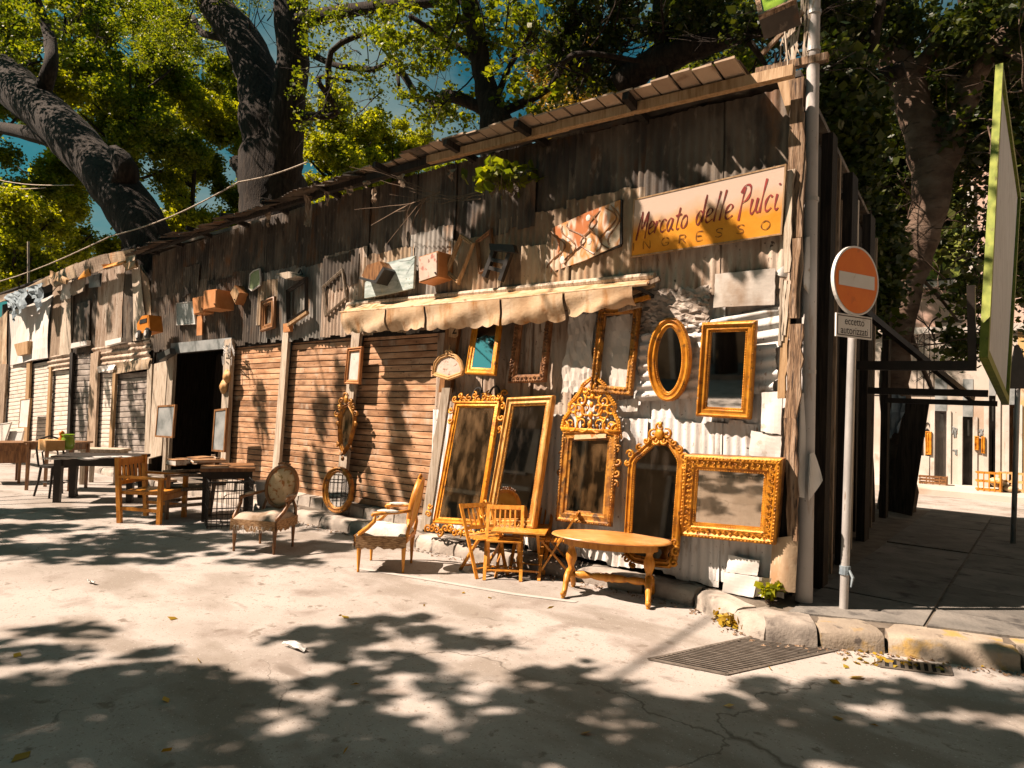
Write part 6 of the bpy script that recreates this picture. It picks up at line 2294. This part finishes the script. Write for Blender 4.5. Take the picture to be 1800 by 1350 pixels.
# double trunk behind the shack
ptree('forked_tree', 'great dark forked trunk rising behind the middle of the shack roof', 3.2,
      [([(478, 430), (478, 330), (474, 230), (452, 140), (425, 70), (385, 20), (350, -50)], [60, 56, 48, 36, 32, 30, 26]),
       ([(490, 330), (505, 220), (515, 110), (512, 20), (522, -70)], [36, 32, 27, 28, 26])],
      [([(440, 330), (420, 300), (402, 280)], [20, 16, 11]), ([(520, 40), (600, 20), (700, 10), (800, -20)], [15, 12, 10, 8]), ([(505, 200), (560, 190), (600, 100), (640, 40)], [8, 6, 5, 4]),
       ([(530, 85), (580, 110), (640, 115), (690, 105), (740, 170)], [6, 5, 5, 4, 3]), ([(530, 205), (575, 190), (585, 150), (620, 145)], [7, 6, 4, 3]), ([(425, 70), (360, 60), (320, 20)], [9, 6, 4]), ([(690, 105), (720, 150), (738, 172), (770, 175)], [6, 6, 5, 3])],
      [pxblob(330, 10, 110, 60, 3, 1.5), pxblob(640, 20, 130, 50, 3, 1.2, .9), pxblob(620, 140, 110, 90, 3, 1, .35)], 430, 36, .22, .07, M['leaf'], M['bark'], 'trees growing through and behind the market', 16, 1.2, [(380, 20, 90, 40), (620, 90, 110, 80)])
ptree('slender_tree', 'slimmer dark tree behind the roof ridge left of the eave boards', 2.2,
      [([(900, 330), (885, 265), (868, 200), (850, 140), (842, 90), (832, 40), (812, -50)], [48, 42, 26, 18, 17, 16, 14])],
      [([(860, 140), (800, 80), (755, 50)], [9, 6, 4]), ([(870, 180), (890, 110), (940, 60)], [7, 5, 3]), ([(880, 200), (960, 150), (1040, 120), (1120, 100)], [9, 7, 5, 4]), ([(870, 200), (800, 175), (735, 175), (720, 150)], [12, 10, 8, 4])],
      [pxblob(840, 40, 70, 60, 2.2, 1.0, .5), pxblob(740, 60, 60, 60, 2.5, 1, .5), pxblob(780, 190, 50, 30, 2.2, .8, .5), pxblob(960, 40, 70, 60, 2.5, 1, .6), pxblob(950, 150, 70, 40, 2, 1, .35)], 300, 30, .16, .075, M['leaf'], M['bark'], 'trees growing through and behind the market', 14, .9, [(840, 80, 90, 60), (960, 110, 80, 50)])
ptree('bough_tree', 'dark tree with a heavy bough stretching over the eave towards the pole', 2.6,
      [([(1172, 260), (1170, 170), (1164, 90), (1160, 30), (1165, -50)], [20, 18, 14, 14, 12]), ([(1090, 155), (1130, 120), (1190, 95), (1250, 75), (1310, 55), (1380, 40), (1440, 10)], [30, 24, 24, 20, 18, 13, 8])],
      [([(1160, 60), (1100, 30), (1070, 10), (1060, -30)], [7, 6, 4, 3]), ([(1130, 120), (1060, 105), (1000, 120), (960, 130)], [8, 6, 5, 3]), ([(1170, 60), (1210, 20), (1250, -30)], [7, 5, 4]), ([(1290, 60), (1330, 90), (1350, 120)], [8, 6, 3]), ([(1030, 20), (1005, 60), (1010, 110), (1060, 140)], [10, 12, 10, 8])],
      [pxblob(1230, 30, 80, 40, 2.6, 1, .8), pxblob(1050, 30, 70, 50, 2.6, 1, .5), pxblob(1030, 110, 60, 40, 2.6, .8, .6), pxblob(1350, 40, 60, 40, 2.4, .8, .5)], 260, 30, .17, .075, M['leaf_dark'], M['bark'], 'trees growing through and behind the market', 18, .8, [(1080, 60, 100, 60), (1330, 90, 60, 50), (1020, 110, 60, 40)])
# pale barked fig at the end of the side wall
ptree('fig_tree', 'pale barked fig tree with bent trunk at the end of the side wall', 6.9,
      [([(1578, 800), (1572, 700), (1576, 600), (1590, 520), (1618, 420), (1640, 330), (1632, 270), (1605, 190), (1585, 130), (1540, 60), (1500, -20)], [25, 24, 24, 25, 27, 31, 33, 28, 26, 24, 22]),
       ([(1640, 320), (1668, 260), (1690, 190), (1720, 120), (1770, 60), (1830, 20)], [26, 24, 22, 20, 18, 14]), ([(1590, 150), (1640, 90), (1690, 45), (1740, 20)], [16, 14, 12, 10])],
      [([(1690, 180), (1740, 100), (1800, 130)], [9, 7, 5]), ([(1500, 240), (1470, 240), (1440, 235)], [8, 7, 5]), ([(1600, 470), (1640, 510), (1680, 560)], [3, 3, 2]), ([(1700, 30), (1730, 5), (1760, -40)], [12, 9, 7]), ([(1590, 560), (1620, 640), (1640, 690)], [5, 4, 3])],
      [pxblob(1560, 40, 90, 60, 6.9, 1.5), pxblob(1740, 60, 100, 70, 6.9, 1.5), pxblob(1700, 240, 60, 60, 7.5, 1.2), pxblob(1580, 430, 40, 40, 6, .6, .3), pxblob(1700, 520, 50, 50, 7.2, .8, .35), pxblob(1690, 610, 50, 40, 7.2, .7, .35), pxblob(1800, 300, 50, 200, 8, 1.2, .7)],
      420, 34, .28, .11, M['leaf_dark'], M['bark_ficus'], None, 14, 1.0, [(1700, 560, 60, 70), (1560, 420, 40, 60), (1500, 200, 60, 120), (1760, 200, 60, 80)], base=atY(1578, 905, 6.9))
# black trunks in the shade right of the pole
ptree('dark_tree', 'black shaded trunk rising right behind the utility pole', 5.2,
      [([(1505, 700), (1502, 500), (1500, 350), (1490, 200), (1470, 110), (1450, 30), (1440, -50)], [22, 24, 26, 30, 34, 36, 34]), ([(1500, 250), (1540, 150), (1590, 120)], [22, 18, 14])],
      [([(1495, 180), (1540, 90), (1560, 20)], [14, 10, 8])],
      [pxblob(1470, 40, 60, 60, 5, 1.2), pxblob(1490, 230, 60, 130, 4.6, .8, 1.2), pxblob(1520, 480, 60, 140, 5.6, .6, 1.0), pxblob(1475, 150, 50, 80, 3.8, .6, .8)], 460, 44, .25, .10, M['leaf_dark'], M['bark'], None, 12, .9, [(1490, 240, 50, 120)], base=atY(1505, 900, 5.2))
ptree('dark_tree', 'black shaded tree arching in behind the billboard', 9.0,
      [([(1850, 800), (1846, 620), (1825, 450), (1790, 320), (1745, 220), (1720, 120), (1710, 20), (1712, -50)], [24, 24, 25, 26, 26, 26, 25, 24])],
      [([(1720, 240), (1780, 180), (1840, 160)], [18, 14, 10])],
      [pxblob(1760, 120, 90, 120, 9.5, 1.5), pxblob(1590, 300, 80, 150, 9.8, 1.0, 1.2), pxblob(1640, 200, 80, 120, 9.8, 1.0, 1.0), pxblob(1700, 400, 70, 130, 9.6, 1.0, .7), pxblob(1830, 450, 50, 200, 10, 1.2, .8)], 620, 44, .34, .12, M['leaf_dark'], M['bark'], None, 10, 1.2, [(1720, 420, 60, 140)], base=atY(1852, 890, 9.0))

# background wood: separate trees beyond the stalls, each surveyed by sight line and distance
def at_d(u, v, d):
    return CAM + ray(u, v) * d


BG = [  # u, distance, crown (v top, v bottom), half width px, leaf, clumps, label
    (-30, 27, -80, 470, 110, 'leaf', 330, 'tall leafy tree at the left edge beyond the stall roof'), (95, 31, 150, 500, 100, 'leaf_yellow', 330, 'sunlit yellow green tree under the leaning trunk'), (100, 36, -90, 220, 130, 'leaf', 300, 'high crown at the top left corner'),
    (225, 29, 60, 330, 95, 'leaf', 320, 'mid green tree directly right of the leaning trunk'), (330, 32, 190, 460, 100, 'leaf_yellow', 340, 'bright yellow green tree between the leaning and forked trunks'), (300, 38, -60, 220, 110, 'leaf', 260, 'darker high tree between the leaning and forked trunks'),
    (415, 34, 110, 400, 60, 'leaf', 200, 'narrow tree just left of the forked trunk'), (585, 30, 205, 400, 75, 'leaf_yellow', 260, 'low bright yellow tree just right of the forked trunk'), (690, 33, 235, 380, 70, 'leaf_yellow', 200, 'low bright shrubby tree left of the slender trunk'),
    (20, 24, 330, 520, 70, 'leaf_yellow', 200, 'small bright tree over the far left stall roof'), (790, 30, 300, 380, 50, 'leaf', 90, 'small dark bush over the roof ridge'), (1010, 17.5, 90, 260, 70, 'leaf_dry', 120, 'ochre tinged shrubby tree before the pink building'), (1240, 16.5, -20, 150, 90, 'leaf', 170, 'green tree before the pink building near the bough')]
for (u, dd, v0, v1, hw_, lm, ncl, lab) in BG:
    top_, bot_ = at_d(u, v0, dd), at_d(u, v1, dd)
    x, y = bot_.x, bot_.y
    root = thing('broadleaf_tree', lab, 'tree', (x, y, 0), group='trees in the park behind the stalls')
    mb = MB()
    h = top_.z
    limb(mb, [(x, y, 0), (x + .2, y, h * .3), (x - .1, y + .1, h * .6), (x + .3, y, h * .9)], [.30, .24, .16, .05], 8)
    r = hw_ * dd / F
    for k in range(8):
        z = lerp(bot_.z, top_.z, rnd.uniform(.1, .7))
        a = rnd.uniform(0, 6.3)
        limb(mb, [(x, y, z - .6), (x + r * .4 * math.cos(a), y + r * .4 * math.sin(a), z), (x + r * .8 * math.cos(a), y + r * .8 * math.sin(a), z + .8)], [.09, .06, .03], 5)
    mb.build('trunk', M['bark'], root, smooth=True)
    blobs = []
    for k in range(40):
        a = rnd.uniform(0, 6.3)
        q = rnd.uniform(.1, 1.05)
        z = lerp(bot_.z, top_.z, rnd.uniform(-.02, 1.05))
        rr = r * rnd.uniform(.12, .38)
        blobs.append((Vector((x + r * q * math.cos(a), y + r * q * math.sin(a), z)), (rr, rr, rr * .8), 1))
    cs, rs, ns = clumps(blobs, int(ncl * 3.6), 52, .36)
    leaf_mesh('crown', leaf_cloud(cs, rs, ns, .115 * dd / 30 + .02), M[lm], root, Vector((x, y, 0)))

# unseen plane tree added to block sky light above the crossing
root = thing('sky_block_tree', 'unseen plane tree added above and right of the camera to block sky light', 'tree', (7.5, -3.5, 0), group='street trees beside the camera')
mb = MB()
limb(mb, [(7.5, -3.5, 0), (7.4, -3.4, 3), (7.0, -3.3, 6), (6.2, -3, 9.5)], [.45, .38, .32, .2], 12)
for k in range(16):
    a = rnd.uniform(0, 6.3)
    e = Vector((2.5 + 5.5 * math.cos(a), -2.5 + 5.5 * math.sin(a), 10.5))
    limb(mb, [(7.0, -3.3, 6), Vector((7.0, -3.3, 7)).lerp(e, .5) + Vector((0, 0, .8)), e], [.16, .1, .04], 6)
mb.build('trunk', M['bark'], root, smooth=True)
sky_block_root = root

# ------------------------------------------------------------------ street trees left of the camera: their crowns shade the road
SHADE = [(200, 1260, 330, 90, .30), (650, 1255, 250, 90, .30), (1050, 1280, 260, 75, .34), (1500, 1275, 320, 80, .36), (300, 940, 380, 45, .18), (640, 1330, 260, 26, .8), (150, 1325, 180, 20, .8), (470, 1330, 180, 18, .8), (780, 1338, 180, 15, .8), (1080, 1338, 180, 15, .8), (1380, 1330, 180, 20, .8), (1680, 1330, 180, 20, .8), (240, 1225, 190, 26, .8), (1000, 1235, 120, 12, .6), (620, 1265, 120, 12, .6), (160, 1250, 200, 50, .6), (340, 1250, 120, 26, .6), (1150, 1320, 200, 26, .7), (1600, 1320, 220, 30, .7),  # ground patches in shade: sight lines of their centres, half sizes, weight
    (120, 1210, 190, 30, 1.0), (300, 1200, 130, 34, 1.0), (60, 1290, 120, 30, 1.0), (250, 1285, 120, 24, .9), (120, 1340, 160, 20, 1.0), (400, 1330, 120, 26, .9), (520, 1310, 90, 22, .9), (600, 1345, 140, 16, 1.0),
    (30, 1150, 90, 16, .7), (190, 1150, 90, 12, .5), (90, 1110, 80, 10, .35), (560, 1125, 80, 18, .8), (680, 1112, 90, 16, .8), (640, 1150, 90, 13, .8), (830, 1128, 70, 12, .6), (740, 1090, 50, 8, .5),
    (580, 1195, 60, 14, .8), (700, 1170, 40, 7, .5), (960, 1182, 90, 12, .9), (1060, 1200, 70, 14, .7), (760, 1290, 110, 20, .9), (900, 1335, 130, 18, 1.0), (950, 1275, 70, 12, .6), (1080, 1310, 110, 24, .9), (1180, 1240, 120, 18, .8),
    (1300, 1270, 120, 26, .9), (1250, 1335, 140, 18, 1.0), (1450, 1300, 110, 30, .9), (1420, 1225, 90, 14, .8), (1560, 1215, 110, 14, .8), (1640, 1290, 100, 26, .8), (1730, 1230, 90, 22, .9), (1780, 1320, 80, 30, 1.0), (1540, 1340, 110, 14, .9),
    (100, 903, 150, 9, 1.2), (60, 930, 110, 6, 1.0), (250, 945, 120, 8, 1.1), (90, 966, 120, 9, 1.2), (330, 965, 100, 8, 1.0), (480, 985, 90, 6, .9), (420, 945, 70, 6, .9), (560, 960, 80, 7, 1.0), (640, 945, 60, 5, .8), (380, 925, 60, 5, .8), (160, 985, 90, 4, .4), (300, 905, 90, 8, .8), (1700, 1180, 110, 8, .7)]
FSHADE = [  # patches of the front in shade: trunk and bough shaped streaks
    (350, 500, 46, 44, .9), (430, 530, 26, 50, .6), (470, 460, 50, 40, .9), (505, 545, 16, 36, .6), (560, 450, 40, 26, .8), (850, 450, 34, 50, .9), (1120, 420, 14, 40, .5), (1170, 220, 120, 40, .8), (1000, 300, 120, 50, .9), (740, 330, 120, 40, .9), (600, 370, 100, 40, .9),
    (452, 700, 7, 60, .7), (550, 730, 6, 90, .5), (588, 690, 5, 70, .4), (540, 810, 16, 40, .6), (688, 720, 12, 60, .8), (700, 790, 14, 60, .8), (715, 860, 30, 18, .8), (660, 860, 20, 22, .8),
    
    (290, 470, 46, 70, 1.0), (340, 450, 60, 60, 1.0), (430, 440, 60, 50, 1.0), (330, 540, 20, 40, .8), (400, 560, 24, 22, .5), (520, 420, 60, 45, 1.0), (620, 400, 60, 35, .9), (700, 380, 60, 34, .9), (780, 375, 60, 34, 1.0), (470, 510, 14, 30, .6), (545, 510, 10, 34, .5), (640, 520, 10, 30, .4),
    (230, 720, 30, 60, .8), (150, 710, 18, 70, .8), (150, 560, 22, 50, .8), (198, 540, 10, 50, .7), (240, 560, 16, 50, .7), (190, 690, 8, 40, .4), (60, 500, 50, 16, .5), (250, 620, 20, 20, .6),
    (900, 430, 50, 60, 1.0), (860, 390, 70, 40, 1.0), (1000, 350, 70, 30, .9), (940, 480, 40, 24, .8), (1080, 330, 50, 40, .9), (1200, 290, 60, 26, .8), (1110, 470, 40, 10, .5), (1180, 490, 40, 12, .5), (1280, 460, 40, 12, .4), (840, 470, 30, 30, .6)]
cen, rad, cnt = [], [], []
up_pts = []
for lst, front in ((SHADE, False), (FSHADE, True)):
    for (u, v, ru, rv, wt) in lst:
        if front:
            c_ = atY(u, v, 0)
            a1, a2 = (atY(u + 5, v, 0) - c_).length / 5 * ru, (atY(u, v + 5, 0) - c_).length / 5 * rv
            area = math.pi * a1 * a2 * .45
        else:
            c_ = G(u, v)
            a1, a2 = (G(u + 5, v) - c_).length / 5 * ru, (G(u, v + 4) - G(u, v - 4)).length / 8 * rv
            area = math.pi * a1 * a2 * .77
        k = max(4, int(area * ((52 if v < 480 else 30) if front else 64) * wt))
        for _ in range(k):
            t = rnd.uniform(0, 6.3)
            q = rnd.random() ** .5 * 1.05
            uu, vv = u + ru * q * math.cos(t), v + rv * q * math.sin(t)
            p = atY(uu, vv, 0) if front else G(uu, vv)
            for hgt in (rnd.uniform(6.2, 8.5), rnd.uniform(8.6, 10.8), 12):
                cc = p - LD * ((hgt - p.z) / -LD.z)
                d_ = cc - CAM
                w_ = d_.dot(FW)
                if w_ < .3 or not (-80 < 900 + F * d_.dot(CR) / w_ < 1880 and 675 - F * d_.dot(CU) / w_ > -80):
                    break
            cen.append(tuple(cc))
            rad.append(rnd.uniform(.08, .20))
            cnt.append(rnd.randint(18, 36))
def proj(p):
    d = p - CAM
    w_ = d.dot(FW)
    if w_ < .05:
        return None
    return 900 + F * d.dot(CR) / w_, 675 - F * d.dot(CU) / w_


def in_patch(u, v, lst):
    return any(wt > .39 and ((u - a) / (c * 1.0)) ** 2 + ((v - b) / (d * 1.0)) ** 2 < 1 for a, b, c, d, wt in lst)


# unseen leaf clumps added to shade the trunks behind the stalls
for (u, v, r_, y_) in [(60, 190, 50, .45), (110, 240, 50, .45), (160, 290, 45, .45), (210, 350, 40, .45), (245, 410, 40, .45), (270, 460, 40, .45), (480, 300, 70, 3.2), (470, 220, 60, 3.2), (450, 130, 50, 3.2), (515, 200, 40, 3.2), (515, 100, 40, 3.2), (420, 60, 50, 3.2),
                       (880, 260, 40, 2.2), (860, 170, 30, 2.2), (845, 90, 30, 2.2), (1140, 120, 50, 2.6), (1200, 95, 40, 2.6), (1290, 60, 40, 2.6), (1170, 60, 30, 2.6), (20, 140, 50, .45)]:
    for _ in range(22):
        p = atY(u + rnd.uniform(-r_, r_), v + rnd.uniform(-30, 30), y_)
        for up in (3.5, 5.5, 8, 11, 15):
            cc = p - LD * ((up + rnd.uniform(-.6, .6)) / -LD.z)
            q = proj(cc)
            if not (q and -60 < q[0] < 1860 and q[1] > -60):
                break
        else:
            continue
        cen.append(tuple(cc))
        rad.append(.42)
        cnt.append(44)
# the small gold mirror under the awning sees a gap in the leaves
mo = atY(852, 610, -.12)
mn_ = Vector((0, -.75, .15)).normalized()
mv_ = (mo - CAM).normalized()
MREF = (mv_ - 2 * mv_.dot(mn_) * mn_).normalized()


def in_gap(c_):
    return (Vector(c_) - mo).normalized().dot(MREF) > math.cos(math.radians(11)) and rnd.random() < .92


gx = -33.0  # unseen leaf fill added overhead to hold back sky light, lit spots left open
while gx < 11:
    gy = -15.0
    while gy < 3.6:
        c_ = Vector((gx + rnd.uniform(-.22, .22), gy + rnd.uniform(-.22, .22), rnd.uniform(9.2, 11.6)))
        gy += .46
        q = proj(c_)
        if q and -150 < q[0] < 1950 and q[1] > -150:
            continue
        ok = True
        for ox, oy in ((0, 0), (.4, .1), (-.4, -.1), (.1, -.4), (-.1, .4)):
            e = c_ + Vector((ox, oy, 0))
            hit = e + LD * (e.z / -LD.z)
            wallhit = e + LD * ((0 - e.y) / LD.y)
            front = e.y < 0 and .1 < wallhit.z and wallhit.x < 0
            if front and wallhit.z < 4.7:
                hit = wallhit
            elif front:
                hit = None
            if hit is not None:
                h_ = proj(hit)
                if h_ and -60 < h_[0] < 1860 and h_[1] < 1390:
                    u, v = h_
                    side = hit.x > -.2 and not front and u > 1412 and v < 1055 + (u - 1412) * .085 and v > 930
                    if not side and not in_patch(u, v, FSHADE if front else SHADE):
                        ok = False
                if -11.2 < hit.y < -8.6:
                    ok = False
        if not ok or in_gap(c_):
            continue
        cen.append(tuple(c_))
        rad.append(rnd.uniform(.28, .42))
        cnt.append(rnd.randint(26, 40))
    gx += .46
cen = np.array(cen)
rad, cnt = np.array(rad), np.array(cnt)
STREET = [(-15.5, -11.6, 'street tree with wide crown over the road left of the camera'), (-11.0, -11.8, 'street tree nearest the camera on its left'), (-5.0, -11.4, 'street tree just behind the camera position'), (-22, -11.6, 'street tree standing far down the street'), (-30, -11.5, 'last street tree at the far end of the street'), (7.5, -3.5, '')]
own = np.argmin(np.stack([(cen[:, 0] - x) ** 2 + (cen[:, 1] - y) ** 2 for x, y, _ in STREET], 1), 1)
for k, (x, y, lab) in enumerate(STREET):
    root = sky_block_root
    if lab:
        root = thing('street_tree', lab, 'tree', (x, y, 0), group='street trees beside the camera')
        mb = MB()
        limb(mb, [(x, y, 0), (x + .1, y, 2.5), (x - .1, y + .1, 5), (x, y, 8.2)], [.30, .24, .20, .10], 10)
        mb.build('trunk', M['bark'], root, smooth=True)
    sel = np.where(own == k)[0]
    if len(sel):
        mb = MB()
        for j in (sel[:: max(1, len(sel) // 4)] if lab else []):
            c_ = Vector(cen[j])
            s0 = Vector((x, y, rnd.uniform(5.5, 8)))
            limb(mb, [s0, s0.lerp(c_, .5) + Vector((0, 0, .3)), c_], [.035, .02, .01], 5)
        if mb.v:
            mb.build('branches', M['bark'], root, smooth=True)
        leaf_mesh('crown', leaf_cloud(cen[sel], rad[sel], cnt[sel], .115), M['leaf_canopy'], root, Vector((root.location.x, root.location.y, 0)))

# ------------------------------------------------------------------ small plants, litter, wires
def weed(name, label, base, n, r, h, size, mt):
    root = thing(name, label, 'plant', base)
    mb = MB()
    tips = []
    for k in range(n):
        a = rnd.uniform(0, 6.3)
        e = Vector(base) + Vector((r * math.cos(a) * rnd.random(), r * math.sin(a) * rnd.random(), h * rnd.uniform(.4, 1)))
        mb.tube([Vector(base) + Vector((.3 * r * math.cos(a), .3 * r * math.sin(a), 0)), Vector(base).lerp(e, .6) + Vector((0, 0, .02)), e], .003, 4)
        tips.append(tuple(e))
    mb.build('stems', M['twig'], root)
    V = leaf_cloud(tips, np.full(n, r * .35), np.full(n, 7), size)
    leaf_mesh('foliage', V, mt, root, Vector(base))
    return root


p = G(1352, 1060, PZ)
weed('weed', 'small green weed growing at the foot of the corner', (p.x, p.y, PZ), 22, .09, .14, .05, M['leaf_yellow'])
p = G(1300, 1098, 0)
weed('dry_leaf_heap', 'heap of dry yellow leaves against the kerb by the grate', (p.x, p.y, .0), 60, .17, .06, .06, M['leaf_dry'])
p = atY(880, 345, -.25)
root = weed('roof_weed', 'green plant sprouting under the broken eave above the awning', tuple(p), 30, .35, .25, .10, M['leaf'])
mb = MB()
for k in range(4):
    s = atY(rnd.uniform(720, 880), rnd.uniform(335, 372), -.35)
    d = Vector((-1, 0, rnd.uniform(-.25, .1)))
    twigs(mb, s, d, rnd.uniform(.5, 1.3), .010, 1, .4)
tag(mb.build('dead_branches', M['twig']), 'thin dead branches hanging across the dark iron above the frames', 'branches')
V = []
for k in range(110):
    u, v = (rnd.uniform(0, 1800), rnd.uniform(1000, 1340)) if k < 34 else (rnd.uniform(1480, 1800), 1150 + rnd.uniform(-6, 22))
    p = G(u, v, .006)
    V.append(tuple(p))
Vl = leaf_cloud(V, np.full(len(V), .01), np.full(len(V), 1), .06)
Vl[:, 2] = np.clip(Vl[:, 2], .004, .018)
stuff(leaf_mesh('fallen_leaves', Vl, M['leaf_dry']))
for (u, v, lab, s_) in [(510, 1141, 'crumpled white paper scrap on the shaded road', .10), (1003, 1000, 'white paper scrap near the folding chairs', .05), (155, 1025, 'flat pale scrap on the sunlit road at left', .06)]:
    p = G(u, v, .01)
    q = [(p.x - s_, p.y), (p.x + s_, p.y + .02), (p.x + s_ * .9, p.y + s_ * .7), (p.x - s_ * .8, p.y + s_ * .6)]
    h = nr.rand(6, 6) * .03
    mb = MB()
    mb.sheet(lambda s, t: Vector((*bil(q, s, t), .006 + h[round(s * 5), round(t * 5)])), 5, 5)
    tag(mb.build('paper_scrap', M['china']), lab, 'litter')
V = []
for k in range(900):
    t = rnd.random()
    x_ = lerp(-7.5, 2.2, t)
    y_ = float(np.interp(x_, [p[0] for p in KERB], [p[1] for p in KERB])) - abs(rnd.gauss(0, .07)) - .01
    V.append((x_, y_, .006))
Vg = leaf_cloud(V, np.full(len(V), .004), np.full(len(V), 1), .026)
Vg[:, 2] = np.clip(Vg[:, 2], .003, .016)
stuff(leaf_mesh('kerb_litter', Vg, M['bark_strip']))
# faint road line
mb = MB()
pts = [G(620, 1000), G(760, 1022), G(900, 1046), G(1010, 1060)]
for i in range(3):
    a, b = pts[i], pts[i + 1]
    mb.add([a + Vector((0, 0, .004)), b + Vector((0, 0, .004)), b + Vector((0, .06, .004)), a + Vector((0, .06, .004))], [(0, 1, 2, 3)])
structure(mb.build('road_marking', mat('worn_line', [(.40, .36, .32), (.46, .42, .38)], 6, rough=.9, var=0)))


def wire(label, pts, r=.008, name='cable', mt='iron_black'):
    P_ = [Vector(p) for p in pts]
    mb = MB()
    out = []
    for i in range(len(P_) - 1):
        for j in range(8):
            t = j / 8
            q = P_[i].lerp(P_[i + 1], t)
            q.z -= .12 * math.sin(math.pi * t) * min(1, (P_[i + 1] - P_[i]).length / 4)
            out.append(q)
    out.append(P_[-1])
    mb.tube(out, r, 5)
    return tag(mb.build(name, M[mt]), label, 'cable')


wire('pale cable slung from the left edge up to the leaning trunk', [atY(-40, 505, -.5), atY(195, 415, -.2), atY(420, 320, .5), atY(540, 285, 1)], .014, mt='plank_pale')
wire('upper pale cable crossing the leaves at far left', [atY(-20, 312, 1), atY(130, 325, 1)], .014, mt='plank_pale')
wire('lower pale cable crossing the leaves at far left', [atY(-20, 322, 1.2), atY(80, 330, 1.2)], .014, mt='plank_pale')
t = thing('roof_post', 'thin pale post standing on the far left stall roof', 'post', atY(48, 500, .3))
MB().beam(atY(50, 500, .3), atY(50, 425, .3), .05, .05).build('shaft', M['plank_pale'], t)
mb = MB()
for k in range(16):
    u0 = rnd.uniform(1370, 1425)
    pts = [atY(u0 + rnd.uniform(-14, 14), v, .1) for v in (-20, 40, 80, 110)]
    mb.tube(pts, rnd.uniform(.004, .009), 4)
pts = [atY(u, v, .0) for u, v in [(1378, 0), (1380, 60), (1385, 110), (1380, 150), (1412, 190), (1405, 240)]]
mb.tube(pts, .008, 5)
tag(mb.build('cable_tangle', M['plank_pale']), 'tangle of pale cables and fibres at the top of the utility pole', 'cables')
t = thing('cross_arm', 'rough timber cross arm tied to the utility pole at eave height', 'timber', atY(1410, 115, .1))
MB().beam(atY(1330, 128, .12), atY(1456, 100, .12), .06, .06).build('arm', M['bark_strip'], t)
MB().beam(atY(1340, 95, .05), atY(1412, 20, .05), .03, .03).build('strut', M['bark_strip'], t)
fl = thing('floodlight', 'old square floodlight facing down at the top of the corner', 'floodlight', atY(1345, 28, -.3))
pl = LEAN(4.9, -.55, 5.2, -.30)
MB().slab(pl, pl.poly([(1324, -20), (1392, -40), (1400, 4), (1334, 33)]), -.14, -.01).build('housing', M['iron_dark'], fl)
MB().sweep(pl, pl.poly([(1324, -20), (1392, -40), (1400, 4), (1334, 33)]), [(0, -.01), (0, .02), (.03, .02), (.03, -.01)]).build('rim', M['bark_strip'], fl)
MB().slab(pl, inset(pl.poly([(1324, -20), (1392, -40), (1400, 4), (1334, 33)]), .03), -.01, .0).build('lens', M['vase_green'], fl)
# stump of leaning dark board by the fig
t = thing('leaning_plank', 'dark plank with blue grey cloth leaning on the fig tree', 'plank', atY(1590, 900, 6.4))
MB().beam(atY(1582, 902, 6.3), atY(1612, 706, 6.3), .32, .05, up=(0, 1, 0)).build('board', M['plank_dark'], t)
crumple('cloth', [FP(-6.1).px(*p) for p in [(1570, 690), (1596, 700), (1578, 760), (1560, 775)]], -6.1, M['rag'], .08, 5, t)
